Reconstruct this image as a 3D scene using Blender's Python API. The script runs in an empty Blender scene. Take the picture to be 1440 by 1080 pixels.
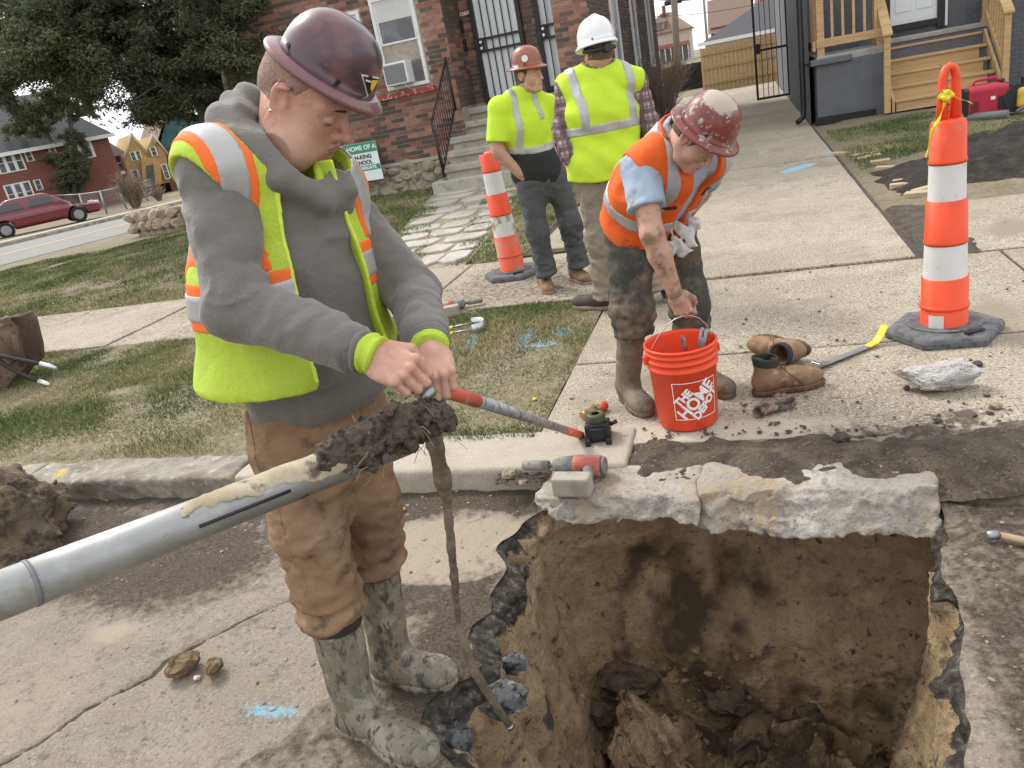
import bpy, bmesh, math, random
import numpy as np
from mathutils import Vector, Matrix, noise as mnoise
from mathutils.geometry import delaunay_2d_cdt

# ------------------------------------------------------------------ camera, sky, sun, exposure
sc = bpy.context.scene
R_ = math.radians
CAM_H, FPX, PITCH, ROLL = 1.5, 1080.0, R_(21.0), R_(11.1)
cam_d = bpy.data.cameras.new('camera'); cam = bpy.data.objects.new('camera', cam_d)
sc.collection.objects.link(cam); sc.camera = cam
cam_d.sensor_width = 36.0; cam_d.lens = 36.0 * FPX / 1440.0
cam_d.clip_start = 0.05; cam_d.clip_end = 2000.0
cam.matrix_world = (Matrix.Translation((0, 0, CAM_H)) @ Matrix.Rotation(R_(90) - PITCH, 4, 'X') @ Matrix.Rotation(-ROLL, 4, 'Z'))

SUN_AZ, SUN_EL = R_(128.0), R_(48.0)      # azimuth of the sun, counter-clockwise from +X
wd = bpy.data.worlds.new('World'); sc.world = wd; wd.use_nodes = True
wn = wd.node_tree; bg = wn.nodes['Background']
sky = wn.nodes.new('ShaderNodeTexSky'); sky.sky_type = 'NISHITA'; sky.sun_disc = False
sky.sun_elevation = SUN_EL; sky.sun_rotation = R_(90) - SUN_AZ
sky.air_density = 1.0; sky.dust_density = 6.0; sky.ozone_density = 1.0; sky.altitude = 100
hs = wn.nodes.new('ShaderNodeHueSaturation'); hs.inputs['Saturation'].default_value = 0.22; hs.inputs['Value'].default_value = 1.0
wn.links.new(sky.outputs[0], hs.inputs['Color'])
# thin even cloud cover: the sky colour is drawn towards a soft white, with faint broad cloud texture
tcw = wn.nodes.new('ShaderNodeTexCoord'); nzw = wn.nodes.new('ShaderNodeTexNoise')
nzw.inputs['Scale'].default_value = 2.2; nzw.inputs['Detail'].default_value = 5; wn.links.new(tcw.outputs['Generated'], nzw.inputs['Vector'])
rmw = wn.nodes.new('ShaderNodeValToRGB'); rmw.color_ramp.elements[0].position = .3; rmw.color_ramp.elements[1].position = .75
rmw.color_ramp.elements[0].color = (6.2, 6.6, 7.2, 1); rmw.color_ramp.elements[1].color = (9.0, 9.1, 9.3, 1)
wn.links.new(nzw.outputs[0], rmw.inputs[0])
mxw = wn.nodes.new('ShaderNodeMix'); mxw.data_type = 'RGBA'; mxw.inputs[0].default_value = 0.7
wn.links.new(hs.outputs[0], mxw.inputs[6]); wn.links.new(rmw.outputs[0], mxw.inputs[7])
wn.links.new(mxw.outputs[2], bg.inputs['Color']); bg.inputs['Strength'].default_value = 0.145

sun_d = bpy.data.lights.new('sun', 'SUN'); sun = bpy.data.objects.new('sun', sun_d); sc.collection.objects.link(sun)
sun_d.energy = 1.45; sun_d.angle = R_(11.0); sun_d.color = (1.0, 0.95, 0.87)
sdir = Vector((math.cos(SUN_AZ) * math.cos(SUN_EL), math.sin(SUN_AZ) * math.cos(SUN_EL), math.sin(SUN_EL)))
sun.rotation_euler = sdir.to_track_quat('Z', 'Y').to_euler(); sun.location = (0, 0, 30)
vs = sc.view_settings; vs.view_transform = 'Standard'; vs.look = 'None'; vs.exposure = 0.72; vs.gamma = 1.0; vs.use_curve_mapping = False
sc.cycles.use_denoising = True; sc.cycles.max_bounces = 6; sc.cycles.diffuse_bounces = 3; sc.cycles.glossy_bounces = 3
sc.cycles.transparent_max_bounces = 6; sc.cycles.caustics_reflective = False; sc.cycles.caustics_refractive = False

# ------------------------------------------------------------------ frames
AX = R_(-19.5)                                   # the street's direction; u runs along the kerb, v into the block
UX, UY = math.cos(AX), math.sin(AX)
def uv(u, v, z=0.0): return Vector((u * UX - v * UY, u * UY + v * UX, z))
def to_uv(p): return (p[0] * UX + p[1] * UY, -p[0] * UY + p[1] * UX)
def ray(px, py):
    x = (px - 720) / FPX; y = -(py - 540) / FPX
    a = x * math.cos(ROLL) + y * math.sin(ROLL); b = -x * math.sin(ROLL) + y * math.cos(ROLL)
    return Vector((a, math.cos(PITCH) + b * math.sin(PITCH), -math.sin(PITCH) + b * math.cos(PITCH)))
def gp(px, py, z=0.0):                           # where a pixel's direction meets the level z
    d = ray(px, py); return Vector((0, 0, CAM_H)) + d * ((z - CAM_H) / d.z)
def yp(px, py, y):                               # where it meets the vertical plane at distance y
    d = ray(px, py); return Vector((0, 0, CAM_H)) + d * (y / d.y)

# ------------------------------------------------------------------ numpy noise, signed distances, surface nets
_rs = np.random.RandomState(7); _T = _rs.rand(32, 32, 32).astype(np.float32) * 2 - 1
def vn(P, s, seed=0):
    q = P * np.asarray(s, dtype=np.float32) + seed * 7.31
    i = np.floor(q).astype(np.int32); f = (q - i).astype(np.float32); f = f * f * (3 - 2 * f); i &= 31; j = (i + 1) & 31
    x0, y0, z0 = i[:, 0], i[:, 1], i[:, 2]; x1, y1, z1 = j[:, 0], j[:, 1], j[:, 2]; fx, fy, fz = f[:, 0], f[:, 1], f[:, 2]
    a = _T[x0, y0, z0] * (1 - fx) + _T[x1, y0, z0] * fx; b = _T[x0, y1, z0] * (1 - fx) + _T[x1, y1, z0] * fx
    c = _T[x0, y0, z1] * (1 - fx) + _T[x1, y0, z1] * fx; d = _T[x0, y1, z1] * (1 - fx) + _T[x1, y1, z1] * fx
    return (a * (1 - fy) + b * fy) * (1 - fz) + (c * (1 - fy) + d * fy) * fz
def fbm(P, s, n=4, seed=0, gain=.5):
    r = 0; a = 1.0
    for k in range(n): r = r + a * vn(P, np.asarray(s) * 2.03 ** k, seed + k * 3); a *= gain
    return r
def A3(*p): return np.array(p, dtype=np.float32)
def smin(a, b, k):
    h = np.clip(.5 + .5 * (b - a) / k, 0, 1); return b + (a - b) * h - k * h * (1 - h)
def smax(a, b, k): return -smin(-a, -b, k)
def sph(P, c, r): return np.linalg.norm(P - A3(*c), axis=1) - r
def ell(P, c, r, M=None):
    q = P - A3(*c)
    if M is not None: q = q @ M
    r = A3(*r); k0 = np.linalg.norm(q / r, axis=1); k1 = np.linalg.norm(q / (r * r), axis=1) + 1e-6
    return k0 * (k0 - 1) / k1
def cap(P, a, b, ra, rb=None):
    rb = ra if rb is None else rb; a = A3(*a); b = A3(*b); d = b - a
    t = np.clip(((P - a) @ d) / max(1e-9, float(d @ d)), 0, 1); return np.linalg.norm(P - a - t[:, None] * d, axis=1) - (ra + (rb - ra) * t)
def chain(P, pts, rad, k=.01):
    r = None
    for i in range(len(pts) - 1):
        d = cap(P, pts[i], pts[i + 1], rad[i], rad[i + 1]); r = d if r is None else smin(r, d, k)
    return r
def ecap(P, a, b, ra, rb, side):                 # tapered limb of elliptical section: ra=(half width along side, half depth)
    a = A3(*a); b = A3(*b); d = b - a; L = float(np.linalg.norm(d)); d = d / L
    s = A3(*side); s = s - d * float(s @ d); s = s / np.linalg.norm(s); w = np.cross(d, s)
    q = P - a; t = q @ d; tc = np.clip(t / L, 0, 1); w1 = ra[0] + (rb[0] - ra[0]) * tc; w2 = ra[1] + (rb[1] - ra[1]) * tc
    m = np.minimum(w1, w2); ov = (t - tc * L) / m
    return (np.sqrt(((q @ s) / w1) ** 2 + ((q @ w) / w2) ** 2 + ov ** 2) - 1) * m
def echain(P, pts, rad, side, k=.03):
    r = None
    for i in range(len(pts) - 1):
        d = ecap(P, pts[i], pts[i + 1], rad[i], rad[i + 1], side); r = d if r is None else smin(r, d, k)
    return r
def rbox(P, c, h, r=.005, M=None):
    q = P - A3(*c)
    if M is not None: q = q @ M
    q = np.abs(q) - (A3(*h) - r); return np.linalg.norm(np.maximum(q, 0), axis=1) + np.minimum(q.max(axis=1), 0) - r
def frameM(x, y):                                # columns = axes of a local frame (x, y given, z made)
    x = Vector(x).normalized(); z = x.cross(Vector(y)).normalized(); y = z.cross(x)
    return np.array([[x.x, y.x, z.x], [x.y, y.y, z.y], [x.z, y.z, z.z]], dtype=np.float32)
def plane(P, p, n):
    n = A3(*n); n = n / np.linalg.norm(n); return (P - A3(*p)) @ n

def snet(f, lo, hi, h, B=8):
    lo = np.array(lo, dtype=np.float32); hi = np.array(hi, dtype=np.float32)
    nb = np.maximum(1, np.ceil((hi - lo) / (h * B)).astype(int)); n = nb * B
    g = np.stack(np.meshgrid(*[np.arange(k) for k in nb], indexing='ij'), -1).reshape(-1, 3)
    cen = lo + (g * B + (B - 1) / 2.0) * h; dc = f(cen.astype(np.float32))
    D = np.repeat(np.repeat(np.repeat(dc.reshape(nb), B, 0), B, 1), B, 2).astype(np.float32)
    sel = g[np.abs(dc) < h * B * 1.5 + .012]
    o = np.stack(np.meshgrid(*[np.arange(B)] * 3, indexing='ij'), -1).reshape(-1, 3)
    for s in range(0, len(sel), 512):
        idx = (sel[s:s + 512, None, :] * B + o[None]).reshape(-1, 3)
        D[idx[:, 0], idx[:, 1], idx[:, 2]] = f((lo + idx * h).astype(np.float32))
    D[0] = D[-1] = 1; D[:, 0] = D[:, -1] = 1; D[:, :, 0] = D[:, :, -1] = 1
    S = D < 0
    C = np.array([(a, b, c) for a in (0, 1) for b in (0, 1) for c in (0, 1)])
    cnt = sum(S[a:n[0] - 1 + a, b:n[1] - 1 + b, c:n[2] - 1 + c].astype(np.int8) for a, b, c in C)
    cells = np.argwhere((cnt > 0) & (cnt < 8))
    if len(cells) == 0: return np.zeros((0, 3)), np.zeros((0, 4), int)
    vals = np.stack([D[cells[:, 0] + a, cells[:, 1] + b, cells[:, 2] + c] for a, b, c in C], 1)
    acc = np.zeros((len(cells), 3)); num = np.zeros(len(cells))
    for i in range(8):
        for j in range(i + 1, 8):
            if np.abs(C[i] - C[j]).sum() != 1: continue
            va, vb = vals[:, i], vals[:, j]; m = (va < 0) != (vb < 0)
            t = np.where(m, va / np.where(m, va - vb, 1), 0)
            acc += np.where(m[:, None], C[i] + t[:, None] * (C[j] - C[i]), 0); num += m
    V = lo + (cells + acc / num[:, None]) * h
    ID = -np.ones(n, dtype=np.int32); ID[cells[:, 0], cells[:, 1], cells[:, 2]] = np.arange(len(cells)); F = []
    for ax in range(3):
        u, w = (ax + 1) % 3, (ax + 2) % 3; sl0 = [slice(None)] * 3; sl1 = [slice(None)] * 3
        sl0[ax] = slice(0, -1); sl1[ax] = slice(1, None)
        s0 = S[tuple(sl0)]; s1 = S[tuple(sl1)]; e = np.argwhere(s0 != s1)
        e = e[(e[:, u] > 0) & (e[:, w] > 0)]
        if len(e) == 0: continue
        fl = s0[e[:, 0], e[:, 1], e[:, 2]]; du = np.zeros(3, int); du[u] = 1; dw = np.zeros(3, int); dw[w] = 1
        q = [ID[tuple((e - a).T)] for a in (du + dw, dw, np.zeros(3, int), du)]
        Q = np.stack(q, 1); Q = Q[(Q >= 0).all(1)] if False else Q
        ok = (Q >= 0).all(1); Q[~fl] = Q[~fl][:, ::-1]; F.append(Q[ok])
    return V, np.concatenate(F)

# ------------------------------------------------------------------ objects
COL = sc.collection
ORG = {}
def tag(o, label=None, cat=None, group=None, kind=None):
    if label: o['label'] = label
    if cat: o['category'] = cat
    if group: o['group'] = group
    if kind: o['kind'] = kind
    return o
def link(o, parent=None):
    COL.objects.link(o)
    if parent is not None: o.parent = parent
    return o
def thing(name, label, cat, loc=(0, 0, 0), rz=0.0, group=None, rot=None):
    o = bpy.data.objects.new(name, None); o.empty_display_size = .1; link(o); o.location = loc
    o.rotation_euler = rot if rot is not None else (0, 0, rz); return tag(o, label, cat, group)
def uvthing(name, label, cat, base, group=None):   # parts are then built in street coordinates (u, v, z)
    o = thing(name, label, cat, uv(*base), AX, group); ORG[o.name] = Vector(base); return o
def wthing(name, label, cat, base, group=None):    # parts are then built in world coordinates
    o = thing(name, label, cat, base, 0, group); ORG[o.name] = Vector(base); return o
def org(parent):
    o = Vector((0, 0, 0)); p = parent
    while p is not None:
        if p.name in ORG: o = ORG[p.name]; break
        p = p.parent
    return o
def mesh_np(name, V, F, mat, parent=None, smooth=True, attrs=None):
    V = np.asarray(V, dtype=np.float32); F = np.asarray(F, dtype=np.int32); m = bpy.data.meshes.new(name)
    if parent is not None: V = V - np.array(org(parent), dtype=np.float32)
    k = F.shape[1]; m.vertices.add(len(V)); m.vertices.foreach_set('co', V.ravel()); m.loops.add(F.size); m.loops.foreach_set('vertex_index', F.ravel())
    m.polygons.add(len(F)); m.polygons.foreach_set('loop_start', np.arange(0, F.size, k, dtype=np.int32)); m.polygons.foreach_set('loop_total', np.full(len(F), k, dtype=np.int32))
    m.polygons.foreach_set('use_smooth', np.full(len(F), smooth, dtype=bool))
    m.update(calc_edges=True)
    if attrs:
        for an, av in attrs.items():
            a = m.attributes.new(an, 'FLOAT', 'POINT'); a.data.foreach_set('value', np.asarray(av, dtype=np.float32))
    if mat is not None: m.materials.append(mat)
    return link(bpy.data.objects.new(name, m), parent)
def sdf_obj(name, f, lo, hi, h, mat, parent=None, attrs=None):
    V, F = snet(f, lo, hi, h)
    at = {k: fn(V.astype(np.float32)) for k, fn in attrs.items()} if attrs else None
    return mesh_np(name, V, F, mat, parent, True, at)
class MB:
    def __init__(s): s.v = []; s.f = []; s.m = []; s.sm = []; s.cm = 0
    def add(s, vs, fs, smooth=False):
        b = len(s.v); s.v += [tuple(p) for p in vs]; s.f += [tuple(b + i for i in f) for f in fs]; s.m += [s.cm] * len(fs); s.sm += [smooth] * len(fs); return s
    def box(s, lo, hi, M=None):
        x0, y0, z0 = lo; x1, y1, z1 = hi
        vs = [Vector(p) for p in ((x0, y0, z0), (x1, y0, z0), (x1, y1, z0), (x0, y1, z0), (x0, y0, z1), (x1, y0, z1), (x1, y1, z1), (x0, y1, z1))]
        if M is not None: vs = [M @ p for p in vs]
        return s.add(vs, ((0, 3, 2, 1), (4, 5, 6, 7), (0, 1, 5, 4), (1, 2, 6, 5), (2, 3, 7, 6), (3, 0, 4, 7)))
    def cbox(s, c, h, M=None): return s.box([c[i] - h[i] for i in range(3)], [c[i] + h[i] for i in range(3)], M)
    def prism(s, poly, d, M=None, axis=2):           # polygon (2d list) extruded d=(a,b) along an axis
        n = len(poly); vs = []
        for t in d:
            for (a, b) in poly: p = [0, 0, 0]; p[axis] = t; p[(axis + 1) % 3] = a; p[(axis + 2) % 3] = b; vs.append(Vector(p))
        if M is not None: vs = [M @ p for p in vs]
        return s.add(vs, [tuple(range(n))[::-1], tuple(range(n, 2 * n))] + [(i, (i + 1) % n, n + (i + 1) % n, n + i) for i in range(n)])
    def tube(s, pts, r, n=10, caps=True, smooth=True, closed=False):
        pts = [Vector(p) for p in pts]; rs = r if isinstance(r, (list, tuple)) else [r] * len(pts); vs = []; prev = None
        for i, p in enumerate(pts):
            d = (pts[(i + 1) % len(pts)] - pts[i - 1]) if closed else (pts[min(i + 1, len(pts) - 1)] - pts[max(i - 1, 0)])
            d = d.normalized() if d.length > 1e-9 else Vector((0, 0, 1))
            a = prev if prev is not None else (Vector((0, 0, 1)) if abs(d.z) < .9 else Vector((1, 0, 0)))
            x = (a - d * a.dot(d)).normalized(); y = d.cross(x); prev = x
            vs += [p + (x * math.cos(6.28318 * k / n) + y * math.sin(6.28318 * k / n)) * rs[i] for k in range(n)]
        m = len(pts); fs = []
        for i in range(m if closed else m - 1):
            for k in range(n): fs.append((i * n + k, i * n + (k + 1) % n, ((i + 1) % m) * n + (k + 1) % n, ((i + 1) % m) * n + k))
        s.add(vs, fs, smooth)
        if caps and not closed:
            b = len(s.v) - len(vs); s.f += [tuple(b + k for k in range(n))[::-1], tuple(b + (m - 1) * n + k for k in range(n))]; s.m += [s.cm] * 2; s.sm += [False] * 2
        return s
    def lathe(s, prof, n=32, M=None, ex=1.0, ey=1.0, fn=None, closed=False):   # prof = [(r, z)...]; fn(r,z,ang) may shift a point
        vs = []
        for (r, z) in prof:
            for k in range(n):
                a = 6.2831853 * k / n; p = Vector((r * ex * math.cos(a), r * ey * math.sin(a), z))
                if fn: p = fn(p, r, z, a)
                vs.append(M @ p if M is not None else p)
        m = len(prof); fs = []
        for i in range(m if closed else m - 1):
            for k in range(n): fs.append((i * n + k, i * n + (k + 1) % n, ((i + 1) % m) * n + (k + 1) % n, ((i + 1) % m) * n + k))
        return s.add(vs, fs, True)
    def build(s, name, mat, parent=None, bevel=0.0, seg=1, smooth=None):
        o = Vector((0, 0, 0)) if parent is None else org(parent); m = bpy.data.meshes.new(name)
        m.from_pydata([(p[0] - o[0], p[1] - o[1], p[2] - o[2]) for p in s.v], [], s.f)
        for mm in (mat if isinstance(mat, (list, tuple)) else [mat]): m.materials.append(mm)
        m.polygons.foreach_set('material_index', s.m); m.polygons.foreach_set('use_smooth', s.sm if smooth is None else [smooth] * len(s.f)); m.update()
        ob = link(bpy.data.objects.new(name, m), parent)
        if bevel > 0:
            b = ob.modifiers.new('bevel', 'BEVEL'); b.width = bevel; b.segments = seg; b.limit_method = 'ANGLE'; b.angle_limit = R_(40)
        return ob
def uvbuild(mb, name, mat, parent=None, **k):      # top-level mesh in street coordinates
    o = mb.build(name, mat, parent, **k)
    if parent is None: o.rotation_euler.z = AX
    return o
def copy_tree(o, parent=None):
    c = o.copy(); COL.objects.link(c); c.parent = parent
    for ch in list(o.children): copy_tree(ch, c)
    return c
def subdiv(o, n=1):
    m = o.modifiers.new('subdivision', 'SUBSURF'); m.levels = n; m.render_levels = n; return o
def crumple(o, amp, sc_, seed=0, oct_=3):          # roughen a mesh's vertices with noise
    me = o.data; n = len(me.vertices); co = np.zeros(n * 3, dtype=np.float32); me.vertices.foreach_get('co', co); co = co.reshape(-1, 3)
    co += np.stack([fbm(co, sc_, oct_, seed + i * 5) for i in range(3)], 1) * amp
    me.vertices.foreach_set('co', co.ravel()); me.update(); return o
def rock(name, size, seed, mat, parent=None, loc=(0, 0, 0), rot=(0, 0, 0), sub=3, amp=.35, flat=True):
    bm = bmesh.new(); bmesh.ops.create_icosphere(bm, subdivisions=sub, radius=1.0); rr = random.Random(seed)
    cuts = [Vector((rr.gauss(0, 1), rr.gauss(0, 1), rr.gauss(0, 1))).normalized() for _ in range(9)]; ds = [rr.uniform(.55, .9) for _ in cuts]
    for v in bm.verts:
        p = v.co.copy()
        for c, d in zip(cuts, ds):
            e = p.dot(c) - d
            if e > 0: p -= c * e * .9
        p += Vector(mnoise.turbulence_vector(p * 1.7 + Vector((seed * 3.1, 0, 0)), 4, False)) * amp * .35
        v.co = Vector((p.x * size[0], p.y * size[1], p.z * size[2]))
    zmin = min(v.co.z for v in bm.verts)
    for v in bm.verts: v.co.z -= zmin
    m = bpy.data.meshes.new(name); bm.to_mesh(m); bm.free(); m.materials.append(mat)
    m.polygons.foreach_set('use_smooth', [not flat] * len(m.polygons))
    o = link(bpy.data.objects.new(name, m), parent); o.location = loc; o.rotation_euler = rot; return o

# ------------------------------------------------------------------ materials
MATS = {}
def mat(name, base, rough=.8, metal=0.0, layers=(), bump=(), coords='Object', spec=.4, trans=0, sss=0, coat=0, sheen=0, stretch=None):
    """layers: (scale, colour, lo, hi[, detail[, (sx,sy,sz)]]) noise-masked colours; bump: (scale, strength[, detail[, distance]])"""
    if name in MATS: return MATS[name]
    m = bpy.data.materials.new(name); m.use_nodes = True; nt = m.node_tree; N = nt.nodes; Lk = nt.links; b = N['Principled BSDF']
    b.inputs['Roughness'].default_value = rough; b.inputs['Metallic'].default_value = metal; b.inputs['Specular IOR Level'].default_value = spec
    if trans: b.inputs['Transmission Weight'].default_value = trans
    if sss: b.inputs['Subsurface Weight'].default_value = sss; b.inputs['Subsurface Radius'].default_value = (.012, .004, .002); b.inputs['Subsurface Scale'].default_value = 1.0
    if coat: b.inputs['Coat Weight'].default_value = coat; b.inputs['Coat Roughness'].default_value = .15
    if sheen: b.inputs['Sheen Weight'].default_value = sheen; b.inputs['Sheen Roughness'].default_value = .5
    tc = N.new('ShaderNodeTexCoord'); src = tc.outputs[coords]
    if stretch:
        mp = N.new('ShaderNodeMapping'); mp.inputs['Scale'].default_value = stretch; Lk.new(src, mp.inputs[0]); src = mp.outputs[0]
    col = None
    rgb = N.new('ShaderNodeRGB'); rgb.outputs[0].default_value = (*base, 1); col = rgb.outputs[0]
    for i, L in enumerate(layers):
        s, c, lo, hi = L[:4]; det = L[4] if len(L) > 4 else 6; vsrc = src
        if len(L) > 5:
            mp = N.new('ShaderNodeMapping'); mp.inputs['Scale'].default_value = L[5]; Lk.new(src, mp.inputs[0]); vsrc = mp.outputs[0]
        if i: 
            ad = N.new('ShaderNodeVectorMath'); ad.operation = 'ADD'; ad.inputs[1].default_value = (3.7 * i, 1.3 * i, 5.1 * i); Lk.new(vsrc, ad.inputs[0]); vsrc = ad.outputs[0]
        nz = N.new('ShaderNodeTexNoise'); nz.inputs['Scale'].default_value = s; nz.inputs['Detail'].default_value = det; nz.inputs['Roughness'].default_value = .6; Lk.new(vsrc, nz.inputs['Vector'])
        mr = N.new('ShaderNodeMapRange'); mr.inputs[1].default_value = lo; mr.inputs[2].default_value = hi; Lk.new(nz.outputs[0], mr.inputs[0])
        mx = N.new('ShaderNodeMix'); mx.data_type = 'RGBA'; Lk.new(mr.outputs[0], mx.inputs[0]); Lk.new(col, mx.inputs[6]); mx.inputs[7].default_value = (*c, 1); col = mx.outputs[2]
    Lk.new(col, b.inputs['Base Color']); nrm = None
    for B in bump:
        nz = N.new('ShaderNodeTexNoise'); nz.inputs['Scale'].default_value = B[0]; nz.inputs['Detail'].default_value = B[2] if len(B) > 2 else 5; nz.inputs['Roughness'].default_value = .6; Lk.new(src, nz.inputs['Vector'])
        bp = N.new('ShaderNodeBump'); bp.inputs['Strength'].default_value = B[1]; bp.inputs['Distance'].default_value = B[3] if len(B) > 3 else .01; Lk.new(nz.outputs[0], bp.inputs['Height'])
        if nrm is not None: Lk.new(nrm, bp.inputs['Normal'])
        nrm = bp.outputs[0]
    if nrm is not None: Lk.new(nrm, b.inputs['Normal'])
    MATS[name] = m; return m
def nodes_of(m): return m.node_tree.nodes, m.node_tree.links, m.node_tree.nodes['Principled BSDF']
def base_link(m):                                  # (socket feeding base colour)
    return m.node_tree.nodes['Principled BSDF'].inputs['Base Color'].links[0].from_socket
def mix_in(m, fac, color):                         # lay a colour (tuple or socket) over the base by a mask socket
    N, Lk, b = nodes_of(m); old = base_link(m); mx = N.new('ShaderNodeMix'); mx.data_type = 'RGBA'; Lk.new(fac, mx.inputs[0]); Lk.new(old, mx.inputs[6])
    if isinstance(color, tuple): mx.inputs[7].default_value = (*color, 1)
    else: Lk.new(color, mx.inputs[7])
    Lk.new(mx.outputs[2], b.inputs['Base Color'])
def maprange(m, sock, lo, hi):
    N, Lk, b = nodes_of(m); r = N.new('ShaderNodeMapRange'); r.inputs[1].default_value = lo; r.inputs[2].default_value = hi; Lk.new(sock, r.inputs[0]); return r.outputs[0]
def mathn(m, op, a, b_=None):
    N, Lk, _ = nodes_of(m); n = N.new('ShaderNodeMath'); n.operation = op
    for i, x in enumerate((a, b_)):
        if x is None: continue
        if isinstance(x, (int, float)): n.inputs[i].default_value = x
        else: Lk.new(x, n.inputs[i])
    return n.outputs[0]
def noise_sock(m, scale, detail=5, coords='Object', stretch=None, w=0):
    N, Lk, _ = nodes_of(m); tc = N.new('ShaderNodeTexCoord'); src = tc.outputs[coords]
    mp = N.new('ShaderNodeMapping'); mp.inputs['Scale'].default_value = stretch or (1, 1, 1); mp.inputs['Location'].default_value = (w, w * .7, w * .3); Lk.new(src, mp.inputs[0])
    nz = N.new('ShaderNodeTexNoise'); nz.inputs['Scale'].default_value = scale; nz.inputs['Detail'].default_value = detail; nz.inputs['Roughness'].default_value = .62; Lk.new(mp.outputs[0], nz.inputs['Vector']); return nz.outputs[0]
def attr_sock(m, name):
    N, Lk, _ = nodes_of(m); a = N.new('ShaderNodeAttribute'); a.attribute_name = name; return a.outputs['Fac']
def xyz(m, coords='Object'):
    N, Lk, _ = nodes_of(m); tc = N.new('ShaderNodeTexCoord'); s = N.new('ShaderNodeSeparateXYZ'); Lk.new(tc.outputs[coords], s.inputs[0]); return s.outputs
# ------------------------------------------------------------------ ground, street, pit
random.seed(3)
ASPH = mat('street_concrete', (.26, .222, .172), .9, layers=((.8, (.20, .168, .128), .40, .64), (4, (.29, .25, .20), .5, .68), (13, (.15, .125, .097), .56, .70, 8), (90, (.33, .285, .225), .52, .70, 3), (100, (.14, .115, .088), .55, .70, 3), (34, (.13, .108, .083), .62, .72, 5)),
           bump=((70, .8, 6, .012), (260, .7, 3, .005)))
def dirt_layers(m):
    d = attr_sock(m, 'soil'); n = noise_sock(m, 26, 7); n2 = noise_sock(m, 90, 4)
    mk = maprange(m, mathn(m, 'ADD', d, mathn(m, 'MULTIPLY', mathn(m, 'SUBTRACT', n, .5), 1.2)), .30, .72)
    N, Lk, _ = nodes_of(m); rp = N.new('ShaderNodeValToRGB'); Lk.new(n2, rp.inputs[0])
    rp.color_ramp.elements[0].position = .35; rp.color_ramp.elements[0].color = (.034, .027, .020, 1); rp.color_ramp.elements[1].position = .72; rp.color_ramp.elements[1].color = (.125, .094, .066, 1)
    t = attr_sock(m, 'tan'); mt = maprange(m, mathn(m, 'ADD', t, mathn(m, 'MULTIPLY', mathn(m, 'SUBTRACT', noise_sock(m, 14, 7, w=3), .5), 1.3)), .25, .85)
    mix_in(m, mt, (.33, .275, .20)); mix_in(m, mk, rp.outputs[0])
    bl = attr_sock(m, 'blue'); mb_ = maprange(m, mathn(m, 'ADD', bl, mathn(m, 'MULTIPLY', mathn(m, 'SUBTRACT', noise_sock(m, 60, 6, w=9), .5), 2.2)), .62, 1.1)
    mix_in(m, mathn(m, 'MULTIPLY', mb_, maprange(m, bl, 0.02, .5)), (.20, .40, .52))
dirt_layers(ASPH)
SOIL = mat('dark_soil', (.075, .06, .047), .95, layers=((7, (.11, .088, .066), .45, .62), (38, (.04, .034, .029), .5, .65), (110, (.20, .165, .125), .64, .74, 3)), bump=((24, .7, 8, .03), (120, .6, 4, .008)))
CLAY = mat('pit_clay', (.42, .295, .165), .93, bump=((10, .6, 9, .05), (48, 1.0, 9, .03), (150, 1.0, 6, .010)))
def clay_layers(m):
    N, Lk, b = nodes_of(m); x, y, z = xyz(m)
    big = noise_sock(m, 2.3, 7, stretch=(1, 1, 1.5)); mid = noise_sock(m, 7, 8, w=4); fine = noise_sock(m, 40, 7, w=2)
    mix_in(m, maprange(m, mid, .42, .62), (.53, .39, .225)); mix_in(m, maprange(m, noise_sock(m, 55, 8, w=41), .56, .70), (.25, .17, .095)); mix_in(m, maprange(m, noise_sock(m, 24, 9, w=47), .60, .66), (.12, .085, .052))
    mix_in(m, maprange(m, mathn(m, 'ADD', mathn(m, 'MULTIPLY', big, .75), mathn(m, 'MULTIPLY', fine, .25)), .56, .66), (.25, .18, .11))
    mix_in(m, maprange(m, noise_sock(m, 5, 9, w=11), .60, .67), (.105, .092, .074))
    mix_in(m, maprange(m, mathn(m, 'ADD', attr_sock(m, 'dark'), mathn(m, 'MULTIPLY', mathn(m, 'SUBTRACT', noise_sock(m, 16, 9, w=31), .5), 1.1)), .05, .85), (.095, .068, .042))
    # broken paving along the rim: black to grey with pale chips
    N_ = N.new('ShaderNodeValToRGB'); Lk.new(noise_sock(m, 34, 10, w=21), N_.inputs[0]); e = N_.color_ramp.elements
    e[0].position = .38; e[0].color = (.030, .026, .021, 1); e[1].position = .55; e[1].color = (.095, .078, .058, 1)
    for p, c in ((.64, (.17, .17, .165, 1)), (.72, (.36, .36, .35, 1))): q = e.new(p); q.color = c
    mix_in(m, maprange(m, mathn(m, 'ADD', attr_sock(m, 'paving'), mathn(m, 'MULTIPLY', mathn(m, 'SUBTRACT', mid, .5), .6)), .42, .55), N_.outputs[0])
clay_layers(CLAY)
KERB = mat('kerb_concrete', (.36, .32, .25), .88, layers=((3, (.31, .27, .21), .5, .7), (90, (.45, .41, .335), .55, .68, 3), (45, (.25, .22, .18), .64, .74)), bump=((80, .35, 5, .006), (260, .4, 3, .003)))
OLDKERB = mat('old_kerb', (.27, .245, .20), .9, layers=((5, (.17, .145, .11), .45, .62), (7, (.45, .33, .10), .60, .68), (16, (.38, .36, .31), .57, .68), (60, (.11, .095, .08), .6, .72)), bump=((30, .6, 7, .012), (200, .4, 3, .003)))
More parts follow.
